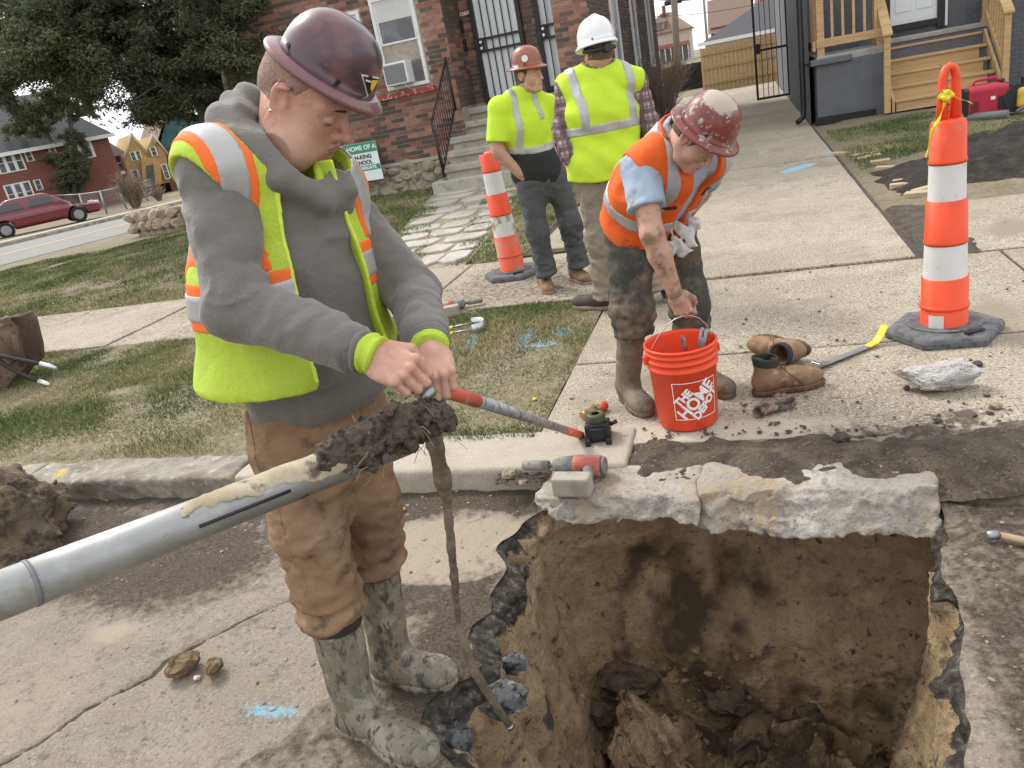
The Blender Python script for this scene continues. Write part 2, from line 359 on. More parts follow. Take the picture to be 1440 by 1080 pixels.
DRIVE = mat('drive_concrete', (.36, .31, .232), .9, layers=((.7, (.275, .23, .165), .40, .66), (3, (.40, .35, .27), .5, .7), (6, (.235, .195, .14), .57, .72), (80, (.54, .49, .39), .53, .64, 3), (85, (.10, .082, .06), .54, .65, 3), (13, (.14, .115, .085), .61, .70, 7, (1, 2.6, 1)), (1.6, (.26, .22, .16), .56, .66, 8)), bump=((85, .7, 5, .009), (300, .6, 3, .004)))
def blue_mark(m):
    bl = attr_sock(m, 'blue'); mk = maprange(m, mathn(m, 'ADD', bl, mathn(m, 'MULTIPLY', mathn(m, 'SUBTRACT', noise_sock(m, 40, 6, w=9), .5), .9)), .5, .72)
    mix_in(m, mathn(m, 'MULTIPLY', mk, maprange(m, bl, .02, .2)), (.24, .44, .54))
    sl = attr_sock(m, 'soil'); mix_in(m, maprange(m, mathn(m, 'ADD', sl, mathn(m, 'MULTIPLY', mathn(m, 'SUBTRACT', noise_sock(m, 22, 7, w=5), .5), .9)), .45, .62), (.105, .082, .058))
    pl = attr_sock(m, 'pale'); mix_in(m, maprange(m, mathn(m, 'ADD', pl, mathn(m, 'MULTIPLY', mathn(m, 'SUBTRACT', noise_sock(m, 12, 7, w=15), .5), .9)), .40, .75), (.46, .405, .32))
blue_mark(DRIVE)
LAWN = mat('lawn_thatch', (.20, .165, .105), .95, layers=((2.2, (.145, .135, .07), .42, .62), (25, (.27, .225, .15), .48, .66), (70, (.085, .07, .05), .55, .7)), bump=((60, .6, 6, .02),))
def lawn_blue(m):
    bl = attr_sock(m, 'blue'); mix_in(m, mathn(m, 'MULTIPLY', maprange(m, mathn(m, 'ADD', bl, mathn(m, 'SUBTRACT', noise_sock(m, 35, 6, w=9), .5)), .45, .7), mathn(m, 'MULTIPLY', maprange(m, bl, .1, .9), .6)), (.22, .36, .42))
lawn_blue(LAWN)

# ground: one sheet to the horizon, open where the street lies; it falls away gently towards the side street on the left
def slope_z(u, v):
    x = u * UX - v * UY; y = u * UY + v * UX; return -.028 * np.clip(y - 14, 0, 60) * np.clip((-x - 4.5) / 3.0, 0, 1)
def gs(px, py):                                   # a pixel's point on that falling ground
    d = ray(px, py); t = (CAM_H + .03 + .028 * 14 * -1 + .0) / (-d.z - .028 * d.y) if False else (CAM_H - .392) / (-d.z - .028 * d.y); return Vector((0, 0, CAM_H)) + d * t
gu = np.r_[np.linspace(-600, -70, 12), np.arange(-68, 22, 1.0), np.linspace(24, 600, 14)]; gv = np.r_[2.82, np.arange(4, 90, 1.0), np.linspace(95, 600, 14)]
Uu, Vv = np.meshgrid(gu, gv, indexing='ij'); Pg = np.stack([Uu.ravel(), Vv.ravel()], 1); m_ = len(gv); ii = (np.arange(len(gu) - 1)[:, None] * m_ + np.arange(m_ - 1)[None]).ravel()
go = mesh_np('ground', np.c_[Pg, -.03 + slope_z(Pg[:, 0], Pg[:, 1])], np.stack([ii, ii + m_, ii + m_ + 1, ii + 1], 1), LAWN); go.rotation_euler.z = AX
tag(go, 'dry grass and bare soil ground running back between the houses', 'ground', kind='structure')

# --- pit outline from the photograph's rim, on the street level
rim_px = [(735, 733), (722, 752), (700, 772), (715, 800), (692, 832), (694, 862), (668, 884), (655, 908), (672, 940), (640, 962), (606, 985), (590, 1012), (612, 1045), (640, 1085)]
rim = [to_uv(gp(x, y, -.10)) for x, y in rim_px] + [(-.80, 1.0), (-.6, .72), (-.2, .62), (.15, .70), (.33, .95), (.36, 1.2)]
rim += [to_uv(gp(x, y, -.07)) for x, y in [(1362, 1080), (1372, 980), (1352, 900), (1350, 840), (1322, 790), (1330, 740), (1318, 704)]]
rim += [(.45, 2.60), (.1, 2.64), (-.35, 2.63), (-.75, 2.60)]
def resample(poly, n):
    p = np.array(poly + [poly[0]], float); s = np.r_[0, np.cumsum(np.linalg.norm(np.diff(p, axis=0), axis=1))]; t = np.linspace(0, s[-1], n, endpoint=False)
    return np.stack([np.interp(t, s, p[:, 0]), np.interp(t, s, p[:, 1])], 1)
NR = 520
R0 = resample(rim, NR); R0 = R0[::-1] if np.sum(R0[:, 0] * np.roll(R0[:, 1], -1) - np.roll(R0[:, 0], -1) * R0[:, 1]) < 0 else R0   # counter-clockwise
tan_ = np.roll(R0, -4, 0) - np.roll(R0, 4, 0); tan_ /= np.linalg.norm(tan_, axis=1)[:, None] + 1e-9
OUT = np.stack([tan_[:, 1], -tan_[:, 0]], 1)
for _ in range(6): OUT = (OUT + np.roll(OUT, 1, 0) + np.roll(OUT, -1, 0)) / 3
OUT /= np.linalg.norm(OUT, axis=1)[:, None]
q3 = np.c_[R0, np.zeros(NR)].astype(np.float32)
R0 = R0 + OUT * (fbm(q3, 9, 4, 3) * .022)[:, None]
def sd_poly(P, poly):
    d = np.full(len(P), 1e9); ins = np.zeros(len(P), bool); nx = np.roll(poly, -1, 0); best = np.zeros((len(P), 2))
    for a, b in zip(poly, nx):
        e = b - a; w = P - a; t = np.clip((w @ e) / max(1e-12, e @ e), 0, 1); q = a + t[:, None] * e; dd = np.linalg.norm(P - q, axis=1)
        m = dd < d; d[m] = dd[m]; best[m] = q[m]
        c = ((a[1] > P[:, 1]) != (b[1] > P[:, 1])) & (P[:, 0] < (b[0] - a[0]) * (P[:, 1] - a[1]) / (b[1] - a[1] + 1e-15) + a[0]); ins ^= c
    return np.where(ins, -d, d), best
RIMC = R0[::4]
# --- street sheet: fine near the work, coarse beyond
def blob(P, c, r, soft=1.0):
    return np.clip(1 - (np.sqrt(((P[:, 0] - c[0]) / r[0]) ** 2 + ((P[:, 1] - c[1]) / r[1]) ** 2) - 1 + soft * .5) / soft, 0, 1)
def street_attrs(P):
    P3 = np.c_[P, np.zeros(len(P))].astype(np.float32); u, v = P[:, 0], P[:, 1]; n = fbm(P3, 1.6, 4, 2)
    soil = np.clip(1 - (2.74 - v) / .42 + n * .45, 0, 1) * (u < -1.02)                      # damp soil along the kerb
    soil = np.maximum(soil, blob(P, (-2.45, 2.2), (.55, .35), .9) * .95); soil = np.maximum(soil, blob(P, (-1.2, 2.0), (.42, .14), 1) * .75)
    soil = np.maximum(soil, blob(P, (-1.5, 2.62), (.8, .16), .8)); soil = np.maximum(soil, blob(P, (-3.3, 2.3), (.6, .4), .8))
    soil = np.maximum(soil, .54 * (fbm(P3, .9, 4, 9) > .35)); soil = np.maximum(soil, np.clip((u - .40) / .1, 0, 1) * (.86 + .3 * n))
    soil = np.maximum(soil, blob(P, (-1.0, 1.75), (.17, .5), 1) * .9)
    tn = np.maximum(blob(P, (-1.2, 2.32), (.32, .26), .6), blob(P, (-2.35, 1.75), (.10, .06), .8) * .9); tn = np.maximum(tn, blob(P, (-2.5, 1.35), (.4, .3), 1.5) * .5); tn = np.maximum(tn, blob(P, (.9, 2.6), (.5, .15), 1.2) * .7)
    soil = np.where(tn > .5, soil * .55, soil)
    bl = blob(P, to_uv(gp(382, 1000, -.1)), (.13, .035), 1.4)
    ck = np.array([to_uv(gp(x, y, -.1)) for x, y in ((-140, 1150), (0, 1072), (60, 1040), (120, 995), (215, 948), (232, 930), (300, 895), (345, 872), (420, 838), (520, 790))]); d = np.full(len(P), 9.0)
    for a, b in zip(ck[:-1], ck[1:]):
        e = b - a; w = P - a; t = np.clip((w @ e) / (e @ e), 0, 1); d = np.minimum(d, np.linalg.norm(w - t[:, None] * e, axis=1))
    wd_ = .011 + .008 * fbm(P3, 6, 3, 5); crack = np.clip(1.4 - d / np.maximum(wd_, .002), 0, 1)
    soil = np.maximum(soil, crack * 1.1)
    return soil, tn, bl, crack, P3
def street_z(P, soil, crack, P3):
    u, v = P[:, 0], P[:, 1]; right = np.clip((u - .35) / .25, 0, 1)
    z = -.10 + .010 * fbm(P3, 1.3, 3, 4) + .003 * fbm(P3, 22, 3, 6) - .014 * crack + .012 * np.clip(soil - .4, 0, 1) * (fbm(P3, 9, 4, 8) + .4)
    z = z + right * (.045 + .03 * fbm(P3, 2.5, 4, 1) + .012 * fbm(P3, 14, 3, 4))
    up = np.clip((v - 2.45) / .3, 0, 1) * np.clip((u + .95) / .12, 0, 1); return z + up * (.075 - right * .02)
def grid_sheet(us, vs):
    Uu, Vv = np.meshgrid(us, vs, indexing='ij'); P = np.stack([Uu.ravel(), Vv.ravel()], 1); n, m = len(us), len(vs)
    i = (np.arange(n - 1)[:, None] * m + np.arange(m - 1)[None]).ravel(); return P, np.stack([i, i + m, i + m + 1, i + 1], 1)
P, F = grid_sheet(np.arange(-4.0, 3.01, .0155), np.arange(.2, 2.97, .0155))
near = (P[:, 0] > -1.3) & (P[:, 0] < .9); sd = np.full(len(P), 1.0); bs = P.copy(); a, b = sd_poly(P[near], RIMC); sd[near] = a; bs[near] = b
snap = (sd < .012) & (sd > -.014); P = np.where(snap[:, None], bs, P); keep = sd > -.014
soil, tn, bl, crack, P3 = street_attrs(P); z = street_z(P, soil, crack, P3)
F = F[keep[F].all(1)]
stv = np.c_[P, z]
so = mesh_np('street', stv, F, ASPH, None, True, {'soil': soil, 'tan': tn, 'blue': bl}); so.rotation_euler.z = AX
tag(so, 'dusty worn concrete street surface around the open pit', 'street', kind='structure')
RIMZ = None
def zstreet_at(P):
    s_, t_, b_, c_, p3 = street_attrs(P); return street_z(P, s_, c_, p3)
g = MB()
for (a, b, c, d) in ((-60, -60, -3.99, 2.72), (3.0, -60, 60, 2.72), (-3.99, -60, 3.0, .21)): g.add([(a, b, -.106), (c, b, -.106), (c, d, -.106), (a, d, -.106)], [(0, 1, 2, 3)])
s2 = uvbuild(g, 'street_beyond', ASPH); tag(s2, 'plain stretch of the worn concrete street further along', 'street', kind='structure')

# --- the pit: wall rings from the rim down, then floor rings to the middle
NW, NF = 120, 70; zr = zstreet_at(R0 + OUT * .02); c0 = np.array([-.25, 1.65]); VV = []; DK = []; PV = []
DEP = 1.12
side_b = np.clip((R0[:, 1] - 2.35) / .2, 0, 1); side_r = np.clip((R0[:, 0] - .3) / .12, 0, 1); side_l = np.clip((-.8 - R0[:, 0]) / .1, 0, 1)
for i in range(NW):
    t = i / (NW - 1); dz = DEP * t
    off = .02 * (i == 0) - .02 * np.clip(t / .05, 0, 1) - .07 * t - .05 * t * t                 # positive = outwards
    off = off + side_b * (.16 * math.sin(min(1, t * 1.6) * math.pi) * np.exp(-((R0[:, 0] + .1) / .55) ** 2) + .02) + side_r * (.03 * math.sin(t * 3) - .05 * t)
    off = off - side_l * (.05 * np.clip(t * 6, 0, 1) * (.4 + .6 * (fbm(np.c_[R0, np.full(NR, .0)].astype(np.float32), 4, 2, 31) > 0)) * np.exp(-t * 5) + .12 * t)
    xy = R0 + OUT * np.asarray(off)[:, None]; zz = zr - dz
    if i == 0: zz = zr - .004
    p = np.c_[xy, zz].astype(np.float32); w = np.clip(t / .04, 0, 1)
    d = w * (.045 * fbm(p, 2.6, 4, 5) + .012 * (np.abs(fbm(p, 7, 4, 12)) - .3) + .006 * fbm(p, 24, 3, 17) + .007 * vn(p, (26, 26, 3), 15) + .004 * vn(p, (60, 60, 6), 16))
    lay = np.clip((.15 - dz) / .1, 0, 1); d = d + lay * w * (.030 * fbm(p, 11, 5, 41) + .030 * (np.abs(fbm(p, 25, 4, 43)) - .35))
    p[:, :2] += OUT * d[:, None]; p[:, 2] += w * (.02 * fbm(p, 9, 3, 23)); VV.append(p)
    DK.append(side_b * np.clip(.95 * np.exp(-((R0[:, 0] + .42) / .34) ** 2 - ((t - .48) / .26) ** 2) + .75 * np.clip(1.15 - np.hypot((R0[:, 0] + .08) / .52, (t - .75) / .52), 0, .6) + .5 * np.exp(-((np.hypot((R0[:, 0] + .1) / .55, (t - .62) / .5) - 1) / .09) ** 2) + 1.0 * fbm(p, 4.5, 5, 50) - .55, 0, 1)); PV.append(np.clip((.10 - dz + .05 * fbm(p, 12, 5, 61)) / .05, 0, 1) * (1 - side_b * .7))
last = VV[-1].copy(); cen = np.array([-.25, 1.65])
for j in range(1, NF + 1):
    s = j / NF; p = last.copy(); p[:, :2] = last[:, :2] * (1 - s) + cen * s
    base = last[:, 2].mean() * min(1, s * 3) + last[:, 2] * max(0, 1 - s * 3)
    zz = base + .30 * np.exp(-(((p[:, 0] + .5) / .24) ** 2 + ((p[:, 1] - 2.22) / .22) ** 2)) + .16 * np.exp(-(((p[:, 0] - .05) / .22) ** 2 + ((p[:, 1] - 2.3) / .25) ** 2)) - .30 * np.exp(-(((p[:, 0] + .55) / .2) ** 2 + ((p[:, 1] - 1.85) / .13) ** 2))
    ww = min(1, s * 6); cl = np.abs(fbm(np.c_[p[:, :2], np.zeros(NR)].astype(np.float32), 5, 4, 71)); zz = zz + ww * (.16 * cl + .05 * fbm(p, 14, 3, 77) + .02 * fbm(p, 38, 3, 79)); p[:, 2] = zz
    p[:, :2] += ww * .05 * np.stack([fbm(p, 9, 3, 81), fbm(p, 9, 3, 83)], 1) * (1 - s); VV.append(p)
    DK.append(np.clip(.35 + .9 * fbm(p, 4, 4, 91), 0, 1)); PV.append(np.zeros(NR))
V = np.concatenate(VV); n = len(VV)
i = np.arange(n - 1)[:, None] * NR; k = np.arange(NR)[None]; kk = (k + 1) % NR
F = np.stack([i + k, i + NR + k, i + NR + kk, i + kk], -1).reshape(-1, 4)
PITV = V
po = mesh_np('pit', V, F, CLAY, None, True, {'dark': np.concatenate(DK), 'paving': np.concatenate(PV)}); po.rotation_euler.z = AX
tag(po, 'deep excavated pit with tan clay walls and broken paving at its rim', 'pit', kind='structure')

# --- broken kerb slab over the pit's back edge: two pieces, split at a crack
SLAB = mat('broken_concrete', (.36, .325, .275), .9, layers=((3.0, (.46, .425, .37), .48, .62), (4, (.35, .275, .18), .46, .62), (30, (.28, .26, .235), .5, .64), (70, (.15, .13, .11), .6, .7)), bump=((22, .9, 9, .03), (90, .7, 6, .010)))
def slab_piece(name, u0, u1, v0, v1, zt, zb, seed, label, taper=0.0):
    def f(Q):
        Q = Q + .02 * np.stack([fbm(Q, 4, 3, 20), fbm(Q, 4, 3, 24), .6 * fbm(Q, 5, 3, 28)], 1).astype(np.float32); n = fbm(Q, 6, 5, seed)
        zb_ = zb + taper * np.clip((u0 + .3 - Q[:, 0]) / .3, 0, 1) * .08
        c = rbox(Q, ((u0 + u1) / 2, (v0 + v1) / 2, (zt + zb) / 2), ((u1 - u0) / 2, (v1 - v0) / 2, (zt - zb) / 2), .012)
        face = plane(Q, (0, v0 + .075, (zt + zb) / 2), (0, -.80, .46)) + .026 * n + .02 * np.abs(fbm(Q, 15, 4, seed + 4)); low = zb_ - Q[:, 2] + .03 * fbm(Q, 3.5, 3, seed + 6)
        return smax(smax(smax(c + .010 * np.abs(fbm(Q, 18, 3, seed + 9)) - .004, face, .008), low, .010), Q[:, 2] - zt - .006 * n, .008)
    o = sdf_obj(name, f, (u0 - .08, v0 - .12, zb - .08), (u1 + .08, v1 + .08, zt + .05), .0075, SLAB); o.rotation_euler.z = AX
    return tag(o, label, 'kerb slab')
slab_piece('kerb_slab', -.88, -.2605, 2.39, 2.74, -.006, -.105, 5, 'broken tan kerb slab overhanging the pit beside the impact wrench', 1.0)
slab_piece('kerb_slab', -.2595, .54, 2.38, 2.74, .0, -.130, 15, 'broken white rough kerb slab bridging the right part of the pit edge')

# --- kerbs and driveway slabs
def slab_box(name, u0, u1, v0, v1, zt, th, m, parent, seed=0, bev=.006, tilt=0.0):
    nu = max(2, int((u1 - u0) / .11)); nv = max(2, int((v1 - v0) / .11)); P, F = grid_sheet(np.linspace(u0, u1, nu), np.linspace(v0, v1, nv))
    P3 = np.c_[P, np.zeros(len(P))].astype(np.float32); edge = np.minimum.reduce([P[:, 0] - u0, u1 - P[:, 0], P[:, 1] - v0, v1 - P[:, 1]])
    z = zt + .004 * fbm(P3, 1.5, 3, seed) + tilt * (P[:, 1] - v0); nn = len(P); ring = np.r_[np.arange(0, nn, nv), np.arange(nn - nv + 1, nn), np.arange(nn - 1 - nv, nv - 2, -nv)[:], np.arange(nv - 2, 0, -1)]
    V = np.c_[P, z]; mbx = MB(); mbx.add(V, [tuple(f) for f in F]); b = len(mbx.v)
    mbx.v += [(V[i][0], V[i][1], zt - th) for i in ring]; L = len(ring)
    mbx.f += [(ring[k], b + k, b + (k + 1) % L, ring[(k + 1) % L]) for k in range(L)][::1]; mbx.m += [0] * L; mbx.sm += [False] * L
    o = mbx.build(name, m, parent, bevel=bev); return o, P
def put_attr(o, name, vals):
    a = o.data.attributes.new(name, 'FLOAT', 'POINT'); x = np.zeros(len(o.data.vertices), dtype=np.float32); x[:len(vals)] = vals; a.data.foreach_set('value', x)
drv = uvthing('driveway', 'pale aggregate concrete driveway slabs running back between the houses', 'driveway', (0, 6, 0)); drv['kind'] = 'structure'
bm1 = [to_uv(gp(1108, 241)), to_uv(gp(1138, 231))]; bm2 = [to_uv(gp(1172, 214)), to_uv(gp(1196, 207))]
def segd(P, a, b):
    a = np.array(a); b = np.array(b); e = b - a; w = P - a; t = np.clip((w @ e) / (e @ e), 0, 1); return np.linalg.norm(w - t[:, None] * e, axis=1)
def drive_attrs(o, P):
    P3 = np.c_[P, np.zeros(len(P))].astype(np.float32)
    put_attr(o, 'blue', np.maximum(np.clip(1.3 - segd(P, *bm1) / .14, 0, 1), np.clip(1.3 - segd(P, *bm2) / .14, 0, 1)))
    soil = np.clip(1 - (P[:, 1] - 2.93) / .30 + fbm(P3, 2.5, 3, 8) * .4, 0, 1) * .62 * np.clip((P[:, 0] + .55) / .3, 0, 1)
    for c, r in (((.30, 2.98), (.22, .10)), ((.72, 3.10), (.14, .07)), ((.95, 3.02), (.10, .05))): soil = np.maximum(soil, .7 * blob(P, c, r, .9))
    put_attr(o, 'soil', soil); put_attr(o, 'pale', blob(P, (-.25, 3.0), (.75, .17), 1.0) * .8)
joints = [2.93, 3.9, 5.36, 6.98, 8.6, 10.3, 11.8, 13.3, 15.3, 17.4, 19.6, 22, 25, 28.5]
for k in range(len(joints) - 1):
    v0, v1 = joints[k], joints[k + 1]; zt = 0.0 if v0 < 5 else 0.0 + .004 * (k % 2) + .012 * (k == 2)
    cols = [(-1.0, .985)] if v0 > 5 else [(-1.0, 1.45), (1.46, 3.4)]
    if v0 >= 6.9: cols = [(-2.0, .985)]
    for (a, b) in cols:
        o, P = slab_box('concrete_slab', a + .004, b - .004, v0 + (.022 if v0 > 3 else 0), v1, zt + random.uniform(-.003, .003), .16, DRIVE, drv, seed=k * 3 + int(a * 7)); drive_attrs(o, P)
jm = MB(); jm.box((-2.1, 6.9, -.30), (1.02, 28.6, -.014)); jm.box((-1.02, 2.95, -.30), (3.45, 5.36, -.014)); jm.box((-1.02, 5.36, -.30), (1.02, 6.9, -.014)); jm.build('joint_filling', SOIL, drv)
side = uvthing('pavement', 'concrete pavement slabs crossing the front lawns beside the driveway', 'pavement', (-4, 6, 0)); side['kind'] = 'structure'
u = -1.02; k = 0
while u > -16:
    w = 1.52; a = u - w; o, P = slab_box('concrete_slab', a + .008, u, 5.22 if k else 5.22, 6.72, .004 + .01 * math.sin(k * 2.3), .14, DRIVE, side, seed=40 + k); put_attr(o, 'blue', np.zeros(1)); k += 1; u = a
    put_attr(o, 'soil', np.clip(.38 + .25 * fbm(np.c_[P, np.zeros(len(P))].astype(np.float32), .9, 3, 60), 0, .5)); put_attr(o, 'pale', np.zeros(1))
u = 1.36
while u < 9:
    o, P = slab_box('concrete_slab', u, u + 1.5, 5.40, 6.9, -.004, .14, DRIVE, side, seed=90 + int(u)); u += 1.51
    for nm in ('blue', 'soil', 'pale'): put_attr(o, nm, np.zeros(1))
jm = MB(); jm.box((-16.2, 5.2, -.3), (-1.01, 6.74, -.024)); jm.box((1.03, 5.38, -.3), (9, 6.92, -.026)); jm.build('joint_filling', SOIL, side)

def kerb_piece(name, u0, u1, v0, v1, zt, zb, m, seed, label, rough=.006):
    def f(Q):
        return rbox(Q, ((u0 + u1) / 2, (v0 + v1) / 2, (zt + zb) / 2), ((u1 - u0) / 2, (v1 - v0) / 2, (zt - zb) / 2), .014) + rough * fbm(Q, 6, 4, seed) + rough * .8 * fbm(Q, 26, 2, seed + 3)
    o = sdf_obj(name, f, (u0 - .05, v0 - .05, zb - .05), (u1 + .05, v1 + .05, zt + .05), .016, m); o.rotation_euler.z = AX
    return tag(o, label, 'kerb', kind='structure')
kerb_piece('kerb', -9.5, -3.86, 2.72, 2.96, .005, -.22, OLDKERB, 3, 'weathered old kerb beside the lawn beyond the clod heap')
kerb_piece('kerb', -3.85, -2.475, 2.72, 2.965, .012, -.22, OLDKERB, 9, 'old kerb stone with worn yellow paint', .011)
kerb_piece('kerb', -2.46, -.55, 2.72, 3.07, .010, -.22, KERB, 19, 'clean pale kerb strip along the lawn edge', .003)
# soil strip on the verge and the dirt patch by the pavement
def soil_sheet(name, u0, u1, v0, v1, z0, amp, label, seed, m=SOIL, step=.03, kind='structure', fn=None, edge=.12):
    P, F = grid_sheet(np.arange(u0, u1, step), np.arange(v0, v1, step)); P3 = np.c_[P, np.zeros(len(P))].astype(np.float32)
    e = np.minimum.reduce([P[:, 0] - u0, u1 - P[:, 0], P[:, 1] - v0, v1 - P[:, 1]]); e = e + .07 * fbm(P3, 5, 4, seed + 7); z = z0 + amp * (fbm(P3, 3, 4, seed) + .55 * fbm(P3, 15, 4, seed + 2)) - .07 * np.clip(1 - e / edge, 0, 1.5)
    if fn is not None: z = fn(P, P3, z)
    o = mesh_np(name, np.c_[P, z], F, m); o.rotation_euler.z = AX; return tag(o, label, 'soil', kind=kind), P
soil_sheet('soil_patch', .96, 1.44, 5.26, 7.1, .002, .010, 'bare brown soil patch between driveway and pavement slabs', 6)
soil_sheet('verge_soil', -.66, 4.4, 2.50, 3.06, .012, .020, 'dark crumbly soil strip between the driveway and the pit', 16, mat('verge_dirt', (.15, .118, .085), .95, layers=((2.2, (.25, .19, .12), .48, .64, 8), (9, (.085, .066, .048), .45, .62, 8), (60, (.26, .23, .185), .58, .68, 4), (90, (.06, .05, .04), .56, .66, 3)), bump=((30, .9, 8, .03), (120, .8, 4, .010))), .016, edge=.21)

# --- lawns
def lawn_z(P):
    u, v = P[:, 0], P[:, 1]; return np.clip((v - 6.8) / 5.2, 0, 1) * .16 * (u < -1) * np.clip((u + 12) / 3, 0, 1) + slope_z(u, v)
def lawn_sheet(name, u0, u1, v0, v1, step, label, seed):
    P, F = grid_sheet(np.arange(u0, u1, step), np.arange(v0, v1, step)); P3 = np.c_[P, np.zeros(len(P))].astype(np.float32)
    e = np.minimum.reduce([P[:, 0] - u0, u1 - P[:, 0], P[:, 1] - v0 + 9 * (v0 < 6), v1 - P[:, 1] + 9 * (v0 < 6)]); z = lawn_z(P) + .012 * fbm(P3, 1.2, 4, seed) - .004 - .10 * np.clip(1 - e / .5, 0, 1) * (v0 > 6); o = mesh_np(name, np.c_[P, z], F, LAWN); o.rotation_euler.z = AX
    bl = np.zeros(len(P))
    for c, r in (((-1.95, 4.30), (.14, .035)), ((-1.78, 4.42), (.04, .12)), ((-1.30, 4.30), (.16, .05)), ((-1.42, 4.45), (.05, .14)), ((-1.15, 4.47), (.12, .04)), ((-2.1, 4.45), (.1, .05))): bl = np.maximum(bl, blob(P, c, r, 1.0))
    put_attr(o, 'blue', bl); return tag(o, label, 'lawn', kind='structure')
lawn_sheet('verge_lawn', -12, -.985, 2.94, 5.24, .05, 'thin patchy lawn strip between kerb and pavement', 4)
lawn_sheet('front_lawn', -14.5, -1.9, 6.70, 12.6, .12, 'front lawn of the brick house', 7)
lawn_sheet('side_lawn', .98, 9, 6.88, 14.6, .1, 'worn lawn in front of the grey house', 9)

# grass blades
def patchy(P3, s, seed): return fbm(P3, s, 4, seed)
GRASS = mat('grass_blades', (.10, .12, .03), .8)
def grass_col(m):
    N, Lk, b = nodes_of(m); rp = N.new('ShaderNodeValToRGB'); Lk.new(attr_sock(m, 'tone'), rp.inputs[0]); e = rp.color_ramp.elements
    e[0].position = 0; e[0].color = (.075, .115, .028, 1); e[1].position = .42; e[1].color = (.175, .20, .062, 1)
    for p, c in ((.62, (.27, .245, .115, 1)), (1.0, (.44, .365, .215, 1))): q = e.new(p); q.color = c
    Lk.new(rp.outputs[0], b.inputs['Base Color'])
    mix_in(m, maprange(m, attr_sock(m, 'blue'), .4, .6), (.24, .38, .44))
grass_col(GRASS)
def grass(name, u0, u1, v0, v1, n, hmin, hmax, w, label, seed, dens, dry=.5, zf=None, bluef=None):
    rs = np.random.RandomState(seed); P = np.stack([rs.uniform(u0, u1, n), rs.uniform(v0, v1, n)], 1); P3 = np.c_[P, np.zeros(n)].astype(np.float32)
    k = dens(P, P3) + rs.uniform(-.35, .35, n) > .0; P = P[k]; P3 = P3[k]; n = len(P); h = rs.uniform(hmin, hmax, n) * (.7 + .5 * np.clip(fbm(P3, 2.5, 3, seed + 1), -1, 1)); a = rs.uniform(0, 6.283, n); ln = rs.normal(0, .55, (n, 2)) * h[:, None]
    z = (zf(P) if zf else lawn_z(P)) - .004; dx = np.stack([np.cos(a), np.sin(a)], 1) * w; B0 = np.c_[P - dx, z]; B1 = np.c_[P + dx, z]
    M0 = np.c_[P + ln * .4 - dx * .7, z + h * .6]; M1 = np.c_[P + ln * .4 + dx * .7, z + h * .6]; T = np.c_[P + ln, z + h]
    V = np.stack([B0, B1, M1, M0, T], 1).reshape(-1, 3); i = np.arange(n)[:, None] * 5
    Fq = np.concatenate([i + np.array([[0, 1, 2]]), i + np.array([[0, 2, 3]]), i + np.array([[3, 2, 4]])]); tone = np.clip(dry + .55 * fbm(P3, 1.7, 4, seed + 5) + rs.normal(0, .2, n), 0, 1)
    at = {'tone': np.repeat(tone, 5)}; at['blue'] = np.repeat(bluef(P, rs), 5) if bluef else np.zeros(n * 5)
    o = mesh_np(name, V, Fq, GRASS, None, False, at); o.rotation_euler.z = AX; return tag(o, label, 'grass', kind='stuff')
def blue_on(P, rs):
    b = np.zeros(len(P))
    for c, r in (((-1.95, 4.30), (.14, .035)), ((-1.78, 4.42), (.04, .12)), ((-1.30, 4.30), (.16, .05)), ((-1.42, 4.45), (.05, .14)), ((-1.15, 4.47), (.12, .04)), ((-2.1, 4.45), (.1, .05))): b = np.maximum(b, blob(P, c, r, .8))
    return (b * .5 > rs.uniform(0, 1.2, len(P))).astype(float)
grass('verge_grass', -8.5, -1.0, 3.0, 5.2, 190000, .018, .045, .0024, 'short patchy grass on the strip behind the kerb', 21,
      lambda P, P3: .30 + .75 * fbm(P3, 1.4, 4, 33) + .5 * np.clip((P[:, 1] - 3.45) / .9, -1, .7) - 1.2 * blob(P, (-1.25, 3.9), (.3, .55), 1.2) - .5 * blob(P, (-2.6, 3.3), (.8, .3), 1), .44, bluef=blue_on)
grass('front_grass', -13.5, -2.05, 6.75, 12.1, 150000, .025, .06, .005, 'greener short grass on the front lawn of the brick house', 22,
      lambda P, P3: .35 + .6 * fbm(P3, .8, 4, 36) - 3 * ((P[:, 0] > -4.5 + (P[:, 1] - 11.2) * -.32 ) & (P[:, 0] < -2.75 + (P[:, 1] - 6.7) * -.22)), .30)
grass('side_grass', 1.1, 6, 8.6, 13.2, 60000, .03, .06, .004, 'sparse green grass beside the dark soil heap', 23,
      lambda P, P3: -.25 + .8 * fbm(P3, 1.1, 4, 38) + .9 * blob(P, (2.2, 10.6), (1.0, .9), 1), .25)
grass('dry_thatch', -8.5, -1.0, 3.0, 5.2, 120000, .006, .016, .003, 'flattened straw coloured thatch over the strip behind the kerb', 27, lambda P, P3: .35 + .5 * fbm(P3, 3, 4, 44) - .8 * blob(P, (-2.6, 3.15), (2.5, .12), 1), .66, bluef=blue_on)
grass('dry_thatch', -12.5, -2.05, 6.75, 12.1, 60000, .01, .02, .006, 'flattened straw coloured thatch under the front lawn grass', 28, lambda P, P3: .3 + .5 * fbm(P3, 2, 4, 46) - 3 * ((P[:, 0] > -4.5 + (P[:, 1] - 11.2) * -.32) & (P[:, 0] < -2.75 + (P[:, 1] - 6.7) * -.22)), .62)
